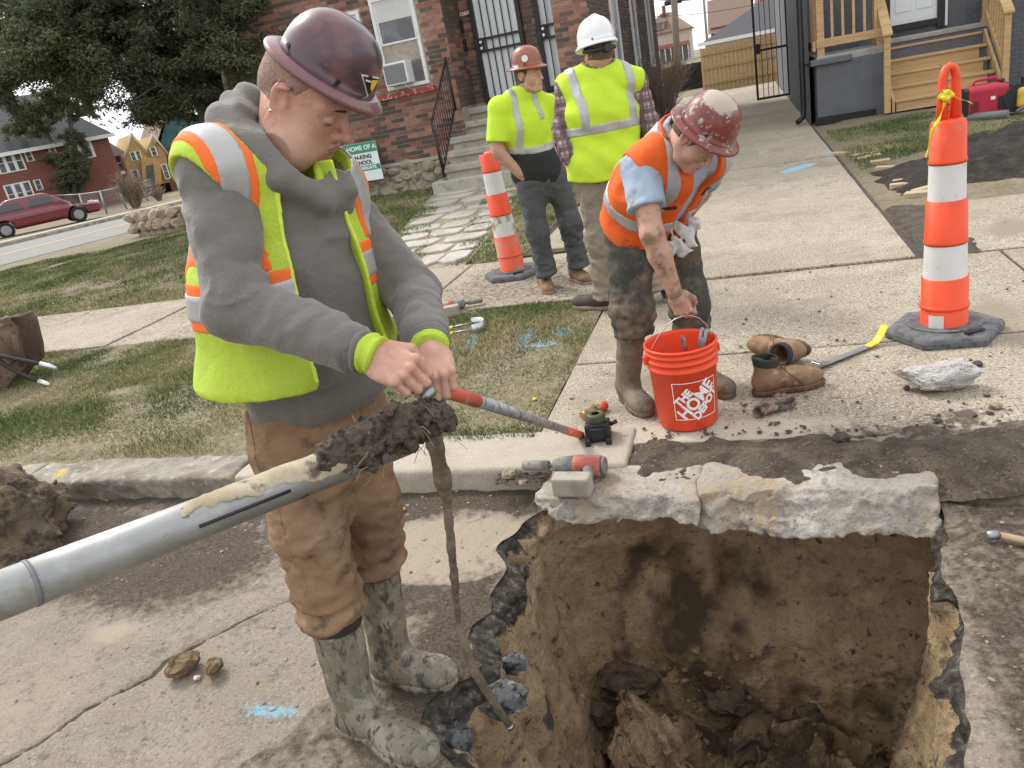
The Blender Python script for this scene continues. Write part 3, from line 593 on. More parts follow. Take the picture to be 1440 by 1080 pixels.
# ------------------------------------------------------------------ people: shared builders
SKIN = mat('skin', (.52, .305, .22), .52, layers=((11, (.46, .215, .15), .46, .64), (22, (.42, .25, .185), .55, .68), (60, (.57, .345, .255), .5, .7), (240, (.48, .275, .195), .54, .7, 2)), bump=((160, .12, 4, .002),), sss=.12, spec=.35)
HAIR = mat('short_hair', (.055, .035, .024), .7, bump=((300, .5, 3, .003),))
STUBBLE = mat('shaved_hair', (.30, .19, .14), .75, layers=((260, (.19, .12, .09), .45, .6, 2),), bump=((320, .3, 3, .002),))
LIPS = mat('lips', (.42, .17, .14), .5, sss=.1)
EYEW = mat('eye_white', (.62, .58, .55), .25); EYED = mat('eye_dark', (.03, .02, .015), .15)
def rotM(az, pitch=0.0, roll=0.0):                  # columns: forward, left, up
    f = Vector((math.cos(az) * math.cos(pitch), math.sin(az) * math.cos(pitch), -math.sin(pitch))); l = Vector((-math.sin(az), math.cos(az), 0)); u = f.cross(l)
    l2 = l * math.cos(roll) + u * math.sin(roll); u2 = f.cross(l2)
    return np.array([[f.x, l2.x, u2.x], [f.y, l2.y, u2.y], [f.z, l2.z, u2.z]], dtype=np.float32)
def local_obj(name, f, lo, hi, h, m, parent, c, M, s=1.0, attrs=None):   # a shape modelled in its own frame, then set in place
    V, F = snet(f, lo, hi, h)
    return mesh_np(name, (V * s) @ M.T + np.array(c, dtype=np.float32), F, m, parent, True)
def head_sdf(P, neck, mouth_open=0.0, beard=0):
    d = ell(P, (-.006, 0, .034), (.088, .076, .086)); d = smin(d, ell(P, (.030, 0, -.025), (.062, .061, .086)), .035)
    for s in (-1, 1):
        d = smin(d, chain(P, [(-.012, s * .053, -.050), (.022, s * .044, -.090), (.070, s * .014, -.108)], [.019, .018, .016], .02), .026)
        d = smin(d, sph(P, (.049, s * .039, -.036), .024), .034)
        d = smin(d, cap(P, (.080, s * .012, .020), (.064, s * .046, .016), .010, .008), .022)
    d = smin(d, ell(P, (.083, 0, -.102), (.018, .021, .016)), .018)
    for s in (-1, 1): d = smax(d, -sph(P, (.105, s * .033, -.004), .0195), .014)
    for s in (-1, 1): d = smin(d, ell(P, (.076, s * .033, -.005), (.0145, .0165, .0125)), .004)
    d = smin(d, chain(P, [(.086, 0, .012), (.103, 0, -.016), (.114, 0, -.036)], [.0085, .0085, .0105], .01), .012)
    for s in (-1, 1): d = smin(d, sph(P, (.1005, s * .0125, -.041), .0078), .007)
    for s in (-1, 1): d = smax(d, -sph(P, (.107, s * .007, -.0485), .0038), .003)
    d = smin(d, ell(P, (.084, 0, -.070), (.018, .030, .028)), .020)
    d = smin(d, ell(P, (.0985, 0, -.0655), (.0065, .022, .0052)), .005); d = smin(d, ell(P, (.0965, 0, -.0775), (.007, .019, .0058)), .005)
    d = smax(d, -ell(P, (.106, 0, -.0715), (.010, .025, .0011 + mouth_open)), .0025)
    for s in (-1, 1):
        Me = frameM((1, s * -.25, .25), (0, 1, 0)); e = ell(P, (-.010, s * .079, -.008), (.0185, .0065, .031), Me)
        e = smax(e, -ell(P, (-.005, s * .0865, -.006), (.011, .006, .020), Me), .004); d = smin(d, e, .006)
        d = smin(d, cap(P, (-.020, s * .083, .010), (.002, s * .083, .022), .0042), .004)
    d = smin(d, cap(P, (-.028, 0, -.045), neck, .054, .060), .030); return d
def head(parent, c, M, neck, scale=1.0, clip=None, skin=None, hair=STUBBLE, eyes='down', hairlow=-.03, fwd=.045, thick=.0028, h=.0026, sideburn=True, mouth=0.0, nz=-.16):
    f0 = lambda P: head_sdf(P, neck, mouth)
    f = f0 if clip is None else (lambda P: smax(f0(P), clip(P), .006)); lo, hi = (-.135, -.112, min(-.13, neck[2] - .01)), (.135, .112, .135)
    local_obj('head', f, lo, hi, h, skin or SKIN, parent, c, M, scale)
    def hairf(P):
        reg = np.maximum(P[:, 2] * 0 + hairlow - P[:, 2] - .25 * np.clip(-P[:, 0] - .02, 0, .06), P[:, 0] - fwd + .55 * np.clip(.02 - P[:, 2], -.2, .2))
        cran = smin(ell(P, (-.006, 0, .034), (.088, .076, .086)), cap(P, (-.04, 0, -.05), (-.045, 0, -.02), .052), .03)
        return smax(smax(smin(f0(P), cran, .004) - thick - .001 * vn(P, 260, 3), reg, .006), -ell(P, (-.008, 0, -.008), (.028, .2, .034)), .004)
    hf = hairf if clip is None else (lambda P: smax(hairf(P), clip(P), .004))
    local_obj('hair', hf, lo, hi, h, hair, parent, c, M, scale)
    br = lambda P: smax(f(P) - .0016, np.minimum(cap(P, (.10, .016, .0205), (.085, .047, .021), .0052, .0036), cap(P, (.10, -.016, .0205), (.085, -.047, .021), .0052, .0036)), .001)
    local_obj('eyebrows', br, (.04, -.06, .0), (.12, .06, .04), .0016, HAIR, parent, c, M, scale)
    lp = lambda P: smax(f(P) - .0006, ell(P, (.10, 0, -.0715), (.016, .023, .0105)), .002)
    local_obj('lips', lp, (.07, -.03, -.09), (.125, .03, -.055), .0016, LIPS, parent, c, M, scale)
    for s in (-1, 1):
        if eyes == 'open':
            local_obj('eye', lambda P: ell(P, (.0800, s * .033, -.005), (.0125, .0135, .0062)), (.06, s * .033 - .02, -.02), (.1, s * .033 + .02, .01), .0016, EYEW, parent, c, M, scale)
            local_obj('pupil', lambda P: sph(P, (.0895, s * .033, -.005), .0045), (.08, s * .033 - .01, -.015), (.1, s * .033 + .01, .005), .0013, EYED, parent, c, M, scale)
        else:
            ln = lambda P: smax(f(P) - .0012, chain(P, [(.092, s * .021, -.011), (.093, s * .033, -.0145), (.084, s * .046, -.010)], [.0014, .0020, .0014], .001), .0008)
            local_obj('eyelashes', ln, (.06, s * .033 - .02, -.03), (.11, s * .033 + .02, .01), .0012, HAIR, parent, c, M, scale)
def helmet(parent, c, M, mats, L=.150, W=.132, H=.125, dome=(.112, .096), full=True, front=.0, strap=None, ridge=0.0):
    """hard hat: dome and brim; frame as the head's, origin at the brim's centre"""
    o = MB(); Mx = Matrix(((M[0][0], M[0][1], M[0][2], c[0]), (M[1][0], M[1][1], M[1][2], c[1]), (M[2][0], M[2][1], M[2][2], c[2]), (0, 0, 0, 1)))
    prof = []
    for i in range(13):
        t = i / 12 * math.pi / 2; prof.append(('d', math.sin(t) ** .88, math.cos(t) ** .80))
    nA = 64; V = []; rows = []
    for k, (kd, r, z) in enumerate(prof):
        rows.append([Vector((dome[0] * r * math.cos(a), dome[1] * r * math.sin(a), H * z + ridge * max(0, 1 - abs(r * math.sin(a)) / .22) * (z > .25))) for a in [6.2831853 * q / nA for q in range(nA)]])
    for t in (.12, .35, .6, .82, .95, 1.0):
        row = []
        for q in range(nA):
            a = 6.2831853 * q / nA; ca, sa = math.cos(a), math.sin(a)
            if full: bx, by = L, W
            else: bx, by = (L if ca > 0 else dome[0] + .012), dome[1] + .012
            fr = max(0, ca) ** 2; rx = dome[0] + (bx - dome[0]) * t; ry = dome[1] + (by - dome[1]) * t
            dz = -.008 * t - (.007 * t * t if t < .97 else .011) - front * fr * t * t
            row.append(Vector((rx * ca, ry * sa, dz + .004)))
        rows.append(row)
    low = [p - Vector((0, 0, .004)) for p in rows[-1]]; rows.append([Vector((p.x * .985, p.y * .985, p.z)) for p in low])
    for t in (.6, .2, .0):
        rows.append([Vector((dome[0] * .965 * ca + (rows[-2 if False else -1][q].x - dome[0] * .965 * ca) * 0 + ((L if (full or ca > 0) else dome[0] + .012) - dome[0]) * t * ca, dome[1] * .965 * sa + ((W if full else dome[1] + .012) - dome[1]) * t * sa, -.008 * t - .007 * t * t - front * max(0, ca) ** 2 * t * t - .004)) for q, (ca, sa) in enumerate([(math.cos(6.2831853 * q / nA), math.sin(6.2831853 * q / nA)) for q in range(nA)])])
    for k in (9, 6, 3): rows.append([Vector((p.x * .96, p.y * .96, p.z * .96 - .002)) for p in rows[k]])
    vs = [Mx @ p for row in rows for p in row]; m = len(rows)
    fs = [(i * nA + k, (i + 1) * nA + k, (i + 1) * nA + (k + 1) % nA, i * nA + (k + 1) % nA) for i in range(1, m - 1) for k in range(nA)]
    fs += [(0, nA + k, nA + (k + 1) % nA) for k in range(nA)]
    o.add(vs, fs, True); ob = o.build('hard_hat', mats[0], parent); at_ = ob.data.attributes.new('brim', 'FLOAT', 'POINT'); at_.data.foreach_set('value', [1.0 if 14 <= i // nA <= 20 else (.45 if i // nA == 13 else 0.0) for i in range(len(vs))])
    for (u, s) in ((.35, -1), (.35, 1), (-.75, -1), (-.75, 1)):        # rivets
        a = math.acos(u) * s; p = Vector((dome[0] * 1.0 * math.cos(a), dome[1] * 1.0 * math.sin(a), .016)); n = Vector((math.cos(a) / dome[0], math.sin(a) / dome[1], 0)).normalized()
        r = MB(); r.tube([Mx @ (p - n * .006), Mx @ (p + n * .0025)], [.0062, .0052], 12); r.build('rivet', mats[1], ob)
    return ob, Mx
GRIP = {}
def hand(parent, w, x, n, side, curl=(70, 85, 60), skin=None, h=.0023, thumb='wrap', spread=0.0, s=1.0, name='hand'):
    """w wrist, x towards the knuckles, n back-of-hand normal, side=+1 when the thumb lies at n cross x"""
    x = Vector(x).normalized(); n = Vector(n); n = (n - x * n.dot(x)).normalized(); y = n.cross(x) * side
    M = np.array([[x.x, y.x, n.x], [x.y, y.y, n.y], [x.z, y.z, n.z]], dtype=np.float32)
    c = [math.radians(q) for q in curl]; fing = []
    for yy, ln, kx, rr in ((.030, .96, .086, .0092), (.010, 1.06, .090, .0096), (-.0105, 1.0, .087, .0092), (-.0295, .80, .080, .0080)):
        a = 0; p = Vector((kx, yy, -.002)); pts = [p.copy()]
        for L_, q in zip((.043, .027, .021), c):
            a += q; p = p + Vector((math.cos(a), 0, -math.sin(a))) * L_ * ln; p.y += spread * yy * .3 - yy * .04; pts.append(p.copy())
        fing.append((pts, rr))
    def f(P):
        d = smin(ell(P, (.045, .0, -.006), (.052, .041, .0165)), rbox(P, (.052, 0, -.006), (.036, .038, .0125), .012), .012)
        d = smin(d, cap(P, (-.03, 0, -.003), (.02, .0, -.004), .0265, .030), .02)
        d = smin(d, ell(P, (.030, .026, -.014), (.032, .017, .015)), .012)
        for pts, rr in fing:
            fd = chain(P, pts, [rr * 1.06, rr * 1.03, rr * .95, rr * .84], .004)
            fd = smin(fd, sph(P, tuple(pts[0] + Vector((.001, 0, .0025))), rr * 1.05), .006); d = smin(d, fd, .0022)
            d = smin(d, cap(P, (.025, pts[0].y * .5, .004), tuple(pts[0]), .005, .006), .008)
        if thumb == 'wrap': tp = [(.018, .034, -.014), (.050, .052, -.026), (.075, .044, -.045), (.088, .026, -.054)]
        elif thumb == 'over': tp = [(.018, .034, -.014), (.052, .050, -.030), (.078, .030, -.050), (.084, .006, -.056)]
        else: tp = [(.018, .034, -.012), (.048, .056, -.018), (.078, .062, -.022), (.100, .060, -.026)]
        return smin(d, chain(P, tp, [.0145, .0125, .0108, .0088], .006), .008)
    GRIP[parent.name + str(side)] = (Vector(w) + Vector([float(q) for q in M @ (np.array([.088, 0, -.036], dtype=np.float32) * s)]), y)
    V, F = snet(f, (-.055, -.062, -.115), (.185, .085, .045), h)
    return mesh_np(name, (V * s) @ M.T + np.array(w, dtype=np.float32), F, skin or SKIN, parent, True)
def limb_fold(P, a, b, amp, freq, seed):             # wrinkles running across a limb
    a = A3(*a); b = A3(*b); d = b - a; L = float(np.linalg.norm(d)); d /= L; t = ((P - a) @ d)
    w = np.sin(t * freq * .5 + 2.6 * vn(P, 8, seed) + 1.4 * vn(P, 20, seed + 1)); return amp * 1.6 * (1.0 - 2.0 * np.abs(w) ** .8) * np.clip(.45 + .9 * vn(P, 6, seed + 2), 0, 1)
def trousers(parent, pel, hips, knees, hems, m, rad, side, seed=0, h=.0075, waist=None, folds=1.0, name='trousers', stack=1.0, seam=None):
    """rad = (hip, knee, hem) half widths; side = the body's lateral axis"""
    rh, rk, re = rad
    def f(P):
        d = echain(P, [waist, pel, tuple((Vector(hips[0]) + Vector(hips[1])) / 2 - Vector((0, 0, .03)))], [(.165 * rh / .1, .118 * rh / .1), (.175 * rh / .1, .128 * rh / .1), (.15 * rh / .1, .118 * rh / .1)], side, .05)
        for i in (0, 1):
            lg = echain(P, [hips[i], knees[i], hems[i]], [(rh, rh * 1.06), (rk, rk * 1.05), (re, re * 1.04)], side, .05)
            w = limb_fold(P, knees[i], hems[i], .0055 * folds, 75, seed + i) * np.clip((knees[i][2] + .05 - P[:, 2]) / .1, 0.15, 1)
            st = np.clip((hems[i][2] + .16 - P[:, 2]) / .16, 0, 1) * stack; w = w + .006 * st * np.sin(P[:, 2] * 120 + 3 * vn(P, 8, seed + 9)) - .012 * st
            lg = lg + w + limb_fold(P, hips[i], knees[i], .0035 * folds, 42, seed + 5 + i)
            lg = smax(lg, plane(P, hems[i], Vector(hems[i]) - Vector(knees[i])) - .0, .01); d = smin(d, lg, .045)
        d = d + .004 * folds * (1 - 2 * np.abs(vn(P, (7, 7, 13), seed + 20))) - .006 * folds * np.clip(1 - 2.4 * np.abs(fbm(P, (8, 8, 13), 2, seed + 40)), 0, 1) ** 2; return smax(d, P[:, 2] - waist[2], .01)
    allp = np.array([waist, pel, *hips, *knees, *hems], dtype=float); lo = allp.min(0) - .24; hi = allp.max(0) + .24; lo[2] = allp[:, 2].min() - .05; hi[2] = waist[2] + .03
    o = sdf_obj(name, f, lo, hi, h, m, parent)
    if seam is not None:
        for i in (0, 1): sdf_obj('seam', lambda P: smax(smax(f(P) - .0024, np.abs(plane(P, knees[i], seam) + .004 * vn(P, 9, 3)) - .0032, .001), (1 - 2 * i) * -((P - A3(*pel)) @ A3(*side)) + .05, .002), lo, hi, h * .8, m, o)
    return o
def boot(parent, heel, toe, ank, top, m, sole_m, rs=.058, rt=.068, tall=True, collar=None, h=.006, seed=0, sole_h=.028, fat=1.0, shaft_fold=.003):
    """heel, toe on the ground; ank, top = shaft axis"""
    heel = Vector(heel); toe = Vector(toe); d = toe - heel; d.z = 0; L = d.length; d.normalize(); z0 = min(heel.z, toe.z); sd = Vector((-d.y, d.x, 0)); up = Vector((0, 0, 1)); M = np.array([[d.x, sd.x, 0], [d.y, sd.y, 0], [0, 0, 1]], dtype=np.float32)
    hc = np.array(heel, dtype=np.float32); ank = Vector(ank); top = Vector(top)
    def foot(P):
        q = (P - hc) @ M
        a = ell(q, (.075, 0, .045), (.088, .046 * fat, .055)); a = smin(a, ell(q, (L - .095, 0, .038), (.108, .053 * fat, .043)), .03); a = smin(a, ell(q, (L - .06, 0, .045), (.066, .047 * fat, .040)), .02)
        a = smin(a, cap(q, (.07, 0, .07), (L - .12, 0, .055), .046, .036), .03); return smax(a, .012 - q[:, 2], .006)
    def f(P):
        s = cap(P, ank, top, rs, rt); s = smax(s, plane(P, top, top - ank), .006); fl = limb_fold(P, ank, top, shaft_fold, 60, seed)
        return smin(foot(P), s + fl, .035) + .0022 * vn(P, 22, seed)
    pts = np.array([heel, toe, ank, top], dtype=float); lo = pts.min(0) - .1; hi = pts.max(0) + .1; lo[2] = z0 - .01; hi[2] = top.z + .03
    b = sdf_obj('boot', f, lo, hi, h, m, parent)
    def sole(P):
        q = (P - hc) @ M; o = np.minimum(ell(q * A3(1, 1, .0) + A3(0, 0, 0), (.065, 0, 0), (.075, .045 * fat, 1)), ell(q * A3(1, 1, 0), (L - .10, 0, 0), (.112, .056 * fat, 1))); o = smin(o, rbox(q * A3(1, 1, 0), (L * .45, 0, 0), (L * .3, .036 * fat, 1), .005), .03)
        lug = .004 * (np.sin(q[:, 0] * 210) > .2) * (q[:, 2] < .010); return smax(smax(o + lug, np.abs(q[:, 2] - sole_h / 2) - sole_h / 2, .004), -(q[:, 2] - 0.0), .002)
    lo2 = pts[:2].min(0) - .1; hi2 = pts[:2].max(0) + .1; lo2[2] = z0 - .012; hi2[2] = z0 + sole_h + .012
    sdf_obj('sole', sole, lo2, hi2, .005, sole_m, b)
    if collar is not None:
        a = top - (top - ank).normalized() * .045
        sdf_obj('boot_collar', lambda P: smax(smax(cap(P, ank, top, rs, rt) - .004, plane(P, top, top - ank) - .004, .004), -plane(P, a, top - ank) + .008 * vn(P, 12, 3), .004), [min(a[i], top[i]) - .12 for i in range(3)], [max(a[i], top[i]) + .12 for i in range(3)], .006, collar, b)
    return b

def hat_clip(hc, M, hh, hm, scale, dome, gap=.004):     # keeps a head's crown inside its hat
    def clip(P):
        w = (P * scale) @ M.T + np.array(hc, dtype=np.float32); q = (w - np.array(hh, dtype=np.float32)) @ hm
        return np.minimum(ell(q, (0, 0, -.004), (dome[0] - gap, dome[1] - gap, dome[2] - gap)), q[:, 2] + .002)
    return clip
# ------------------------------------------------------------------ worker in the grey hoodie
LIME = mat('hivis_lime', (.46, .60, .05), .75, layers=((3, (.40, .53, .045), .45, .65), (240, (.40, .52, .05), .50, .6, 2)), bump=((420, .2, 2, .002), (11, .5, 5, .02)))
ORNG = mat('hivis_orange', (.85, .16, .025), .75, bump=((300, .3, 2, .002), (14, .2, 4, .01)))
SILV = mat('reflective_tape', (.42, .42, .40), .42, metal=.25, layers=((8, (.33, .33, .31), .5, .7),), bump=((420, .3, 2, .002), (11, .25, 4, .01)))
HOOD = mat('grey_fleece', (.158, .145, .129), .95, layers=((6, (.13, .118, .105), .45, .65), (180, (.16, .148, .134), .52, .66, 3)), bump=((400, .3, 3, .002), (26, .45, 6, .010), (9, .35, 5, .03)), sheen=.25)
DUCK = mat('brown_canvas', (.25, .152, .083), .9, layers=((4.5, (.16, .094, .05), .45, .64), (7, (.31, .225, .145), .55, .70), (11, (.075, .052, .034), .58, .68, 8), (5, (.10, .066, .04), .60, .70, 8)), bump=((420, .3, 2, .002), (26, .5, 6, .010), (10, .5, 5, .03)))
CAMO = mat('camo_rubber', (.19, .165, .125), .7, layers=((11, (.27, .245, .20), .5, .6, 5), (48, (.06, .054, .042), .54, .62, 6, (1, 1, .3)), (30, (.085, .076, .06), .56, .64, 5, (1, .6, .5)), (20, (.23, .16, .11), .60, .66, 4), (9, (.14, .132, .088), .56, .64, 6), (30, (.34, .30, .235), .58, .72)), bump=((24, .7, 7, .012), (140, .4, 4, .003)))
CAMOD = mat('boot_dark', (.028, .028, .027), .7, layers=((12, (.12, .11, .09), .58, .75),), bump=((50, .3, 5, .004),))
MAROON = mat('maroon_hat', (.135, .020, .024), .36, layers=((1.6, (.062, .036, .043), .46, .58), (7, (.20, .075, .078), .56, .72), (60, (.27, .20, .20), .66, .78, 3)), bump=((30, .10, 6, .003), (200, .1, 3, .001)), coat=.5)
BLACK = mat('black_plastic', (.018, .018, .019), .45); GREYP = mat('grey_plastic', (.17, .17, .18), .5)
W1 = wthing('person', 'worker in grey hoodie and open lime vest, maroon hard hat, gripping tools over the pit', 'person', tuple(gp(520, 985, -.1)))
K = 1.05
def j1(px, py, y): return yp(px, py, y)
f1 = Vector((.70, -.714, 0)); r1 = Vector((-.714, -.70, 0))
shR, shL = j1(298, 236, 1.70), j1(466, 262, 1.96); neck1 = j1(404, 205, 1.81)
elR, wrR = j1(334, 430, 1.57), j1(484, 484, 1.47); elL, wrL = j1(580, 412, 1.90), j1(600, 474, 1.62)
pel1 = j1(448, 590, 1.86); wst1 = j1(446, 520, 1.87); chs1 = j1(405, 360, 1.85); sh1 = (shR + shL) / 2 + Vector((0, 0, -.01))
hR, hL = pel1 + r1 * .092 - Vector((0, 0, .05)), pel1 - r1 * .092 - Vector((0, 0, .05))
heR, toR = gp(482, 1012, -.1), gp(612, 1078, -.1); heL, toL = gp(528, 950, -.1), gp(640, 962, -.1)
anR = heR + Vector((.06, -.04, .09)); anL = heL + Vector((.07, -.025, .09))
tR, tL = j1(470, 866, 1.74), j1(527, 790, 1.93)
knR, knL = j1(432, 735, 1.77), j1(513, 705, 1.93)
hemR, hemL = j1(470, 868, 1.742), j1(527, 792, 1.93)
trousers(W1, tuple(pel1), (tuple(hR), tuple(hL)), (tuple(knR), tuple(knL)), (tuple(hemR), tuple(hemL)), DUCK, (.098, .088, .078), tuple(r1), seed=3, waist=tuple(pel1 + Vector((0, 0, .10))), h=.0065, seam=(.95, -.3, .12))
boot(W1, heR, toR, anR, tR + (tR - anR) * .05, CAMO, CAMO, .058, .069, collar=CAMOD, seed=4, h=.0055, fat=1.08)
boot(W1, heL, toL, anL, tL + (tL - anL) * .05, CAMO, CAMO, .058, .069, collar=CAMOD, seed=8, h=.0055, fat=1.08)
hem1 = j1(452, 541, 1.86)
def torso1(P):
    return echain(P, [hem1, wst1, chs1, sh1 - Vector((0, 0, .07))], [(.178, .132), (.178, .138), (.196, .142), (.165, .118)], tuple(r1), .06)
def shoulders1(P):
    d = cap(P, shR, neck1 - Vector((0, 0, .03)) , .074, .082); return smin(d, cap(P, shL, neck1 - Vector((0, 0, .04)), .074, .080), .04)
def sleeve(P, a, b, c, r0, r1_, r2, seed, side):
    d = chain(P, [a, b, c], [r0, r1_, r2], .03); e = np.exp(-(np.linalg.norm(P - A3(*b), axis=1) / .12) ** 2)
    return d + limb_fold(P, a, b, .0014, 60, seed) + limb_fold(P, b, c, .0018, 80, seed + 3) + .0065 * (1 - 2 * np.abs(vn(P + .02 * vn(P, 9, seed)[:, None], (5, 5, 10), seed + 8)) ** .8) - .006 * np.clip(1 - 2.2 * np.abs(fbm(P, (9, 9, 14), 2, seed + 30)), 0, 1) ** 2 + e * .004 * np.sin((P @ A3(20, 14, 60)) + 3 * vn(P, 10, seed))
def hood1(P):
    n = neck1; u = Vector((0, 0, 1)); pts = [n + f1 * .085 - u * .125, n + f1 * .075 + r1 * .085 - u * .06, n + r1 * .105 + u * .015, n - f1 * .06 + r1 * .09 + u * .06, n - f1 * .125 + u * .085, n - f1 * .06 - r1 * .085 + u * .05, n - r1 * .10 - u * .05, n + f1 * .06 - r1 * .075 - u * .12, n + f1 * .085 - u * .125]
    d = chain(P, pts, [.018, .024, .034, .048, .055, .048, .034, .024, .018], .02)
    return d + .007 * np.sin(P @ A3(50, 20, 70) + 4 * vn(P, 9, 12)) * (.4 + .6 * vn(P, 6, 5))
M1 = rotM(R_(-17), R_(46), R_(11)); hc1 = Vector((-.318, 1.838, 1.571))
def chinhole(P):
    w_ = lambda a: Vector([float(q) for q in M1 @ (np.array(a, dtype=np.float32) * 1.09)]) + hc1
    return cap(P, w_((.105, 0, -.045)), w_((.085, 0, -.125)), .060, .052)
def hoodie1(P):
    d = smin(torso1(P), shoulders1(P), .06)
    drape = -.007 * np.clip(1 - 2.4 * np.abs(fbm(P, (6, 6, 10), 2, 91)), 0, 1) ** 2 + .008 * (1 - 2 * np.abs(vn(P, (9, 9, 4), 31))) + .004 * vn(P, 14, 33); d = d + drape
    d = smin(d, sleeve(P, shR - Vector((0, 0, .03)), elR, wrR, .072, .067, .050, 7, 1), .03); d = smin(d, sleeve(P, shL - Vector((0, 0, .03)), elL, wrL, .070, .066, .050, 17, 1), .03)
    d = smin(d, hood1(P), .035)
    # kangaroo pocket, a slightly proud panel with its upper edge
    q = (P - A3(*(wst1 + f1 * .12))); lat = q @ A3(*r1); zz = q[:, 2]; pk = np.maximum(np.maximum(np.abs(lat) - .135 + .5 * np.clip(zz - .01, 0, .1), np.abs(zz + .02) - .085), -(q @ A3(*f1)) - .09)
    d = d - .006 * np.clip(1 - (pk + .006) / .006, 0, 1)
    # ribbed hem
    tz = P[:, 2] - hem1.z; d = d - .004 * np.clip(1 - np.abs(tz + .02) / .03, 0, 1)
    neckhole = cap(P, neck1 + f1 * .02 - Vector((0, 0, .06)), neck1 + f1 * .075 + Vector((.02, 0, .10)), .060, .088)
    d = smax(d, -chinhole(P), .012)
    return smax(smax(d, -(P[:, 2] - hem1.z + .055 + .012 * vn(P, 4, 8)), .012), -neckhole, .012)
sdf_obj('hoodie', hoodie1, (-.95, 1.35, .80), (.12, 2.2, 1.68), .0062, HOOD, W1)
def cuff(parent, a, b, r, m, name='cuff', w=.035, t=.004):
    a = Vector(a); b = Vector(b); d = (b - a).normalized(); c = b
    return sdf_obj(name, lambda P: smax(np.linalg.norm((P - A3(*c)) - ((P - A3(*c)) @ A3(*d))[:, None] * A3(*d), axis=1) - r + .003 * np.sin(((P - A3(*c)) @ A3(*d)) * 320 + 3 * vn(P, 20, 2)), np.abs((P - A3(*c)) @ A3(*d)) - w / 2, .006), [c[i] - .09 for i in range(3)], [c[i] + .09 for i in range(3)], .004, m, parent)
cuff(W1, elR, wrR + (wrR - elR).normalized() * .012, .0455, HOOD, 'cuff', .07); cuff(W1, elL, wrL + (wrL - elL).normalized() * .012, .0455, HOOD, 'cuff', .07)
xR = (j1(548, 512, 1.385) - j1(503, 490, 1.43)); xL = (j1(608, 522, 1.50) - j1(601, 494, 1.56))
cuff(W1, wrR, wrR + (wrR - elR).normalized() * .060, .0405, LIME, 'wrist_band', .040); cuff(W1, wrL, wrL + (wrL - elL).normalized() * .056, .0405, LIME, 'wrist_band', .026)
HRw = wrR + (wrR - elR).normalized() * .060; HLw = wrL + (wrL - elL).normalized() * .060
def vest_base1(P): return smin(torso1(P), shoulders1(P), .06) + .005 * (1 - 2 * np.abs(vn(P, (8, 8, 3), 61)))
def vcoords(P):
    q = P - A3(*chs1); lat = q @ A3(*r1); fr = q @ A3(*f1); z = P[:, 2]; w = np.interp(z, [.95, 1.15, 1.30, 1.42, 1.50, 1.58], [.118, .098, .080, .062, .060, .07]); return lat, fr, z, w
def vest_reg(P):
    lat, fr, z, w = vcoords(P); op = np.maximum(w - np.abs(lat), -(fr + .02)) * .9; op = np.where(fr > -.03, w - np.abs(lat), -1.0) * .9
    Mf = np.array([[r1.x, f1.x, 0], [r1.y, f1.y, 0], [0, 0, 1]], dtype=np.float32)
    arm = np.minimum(ell(P, shR + r1 * .084 - Vector((0, 0, .088)) + f1 * .01, (.085, .088, .125), Mf), ell(P, shL - r1 * .084 - Vector((0, 0, .088)) + f1 * .02, (.085, .088, .125), Mf))
    hem = -(z - .962 - .03 * vn(P, 3, 7)); nk = -(np.linalg.norm(P - A3(*(neck1 + f1 * .03 + Vector((0, 0, .045)))), axis=1) - .140)
    return smax(smax(smax(smax(op, -arm, .006), hem, .008), nk, .006), -chinhole(P), .006)
vlo, vhi = (-.85, 1.45, .84), (-.02, 2.2, 1.66)
def flare(P): return .012 + (.022 + .045 * np.clip(((P - A3(*chs1)) @ A3(*r1)) / .15, 0, 1)) * np.clip((1.28 - P[:, 2]) / .3, 0, 1)
vest = sdf_obj('vest', lambda P: smax(vest_base1(P) - flare(P), vest_reg(P), .004), vlo, vhi, .0058, LIME, W1)
def band(name, m, a, b, z0, z1, lift):
    def f(P):
        lat, fr, z, w = vcoords(P); s = np.abs(lat) - w; reg = np.maximum(np.abs(s - (a + b) / 2) - (b - a) / 2, np.maximum(z0 - z, z - z1)); return smax(smax(vest_base1(P) - flare(P) - lift, vest_reg(P) + .003, .002), reg, .002)
    return sdf_obj(name, f, vlo, vhi, .0058, m, vest)
band('orange_trim', ORNG, .042, .142, 1.225, 2, .0022); band('reflective_stripe', SILV, .061, .122, 1.225, 2, .0044)
band('orange_trim', ORNG, -.02, .6, 1.115, 1.225, .0022); band('reflective_stripe', SILV, -.02, .6, 1.140, 1.200, .0044)
# zip along the open front edges
def zipf(P):
    lat, fr, z, w = vcoords(P); return smax(smax(vest_base1(P) - flare(P) - .004, np.abs(np.abs(lat) - w - .006) - .005, .002), np.maximum(np.maximum(.96 - z, z - 1.42), -fr), .003)
sdf_obj('zip', zipf, vlo, vhi, .0052, mat('lime_zip', (.60, .76, .08), .5), vest)
hand(W1, HRw, xR, Vector((-.10, -.60, .80)), 1, curl=(58, 88, 62), thumb='wrap', s=1.02)
hand(W1, HLw, xL, Vector((.12, -.62, .60)), -1, curl=(62, 88, 60), thumb='wrap', s=1.02)
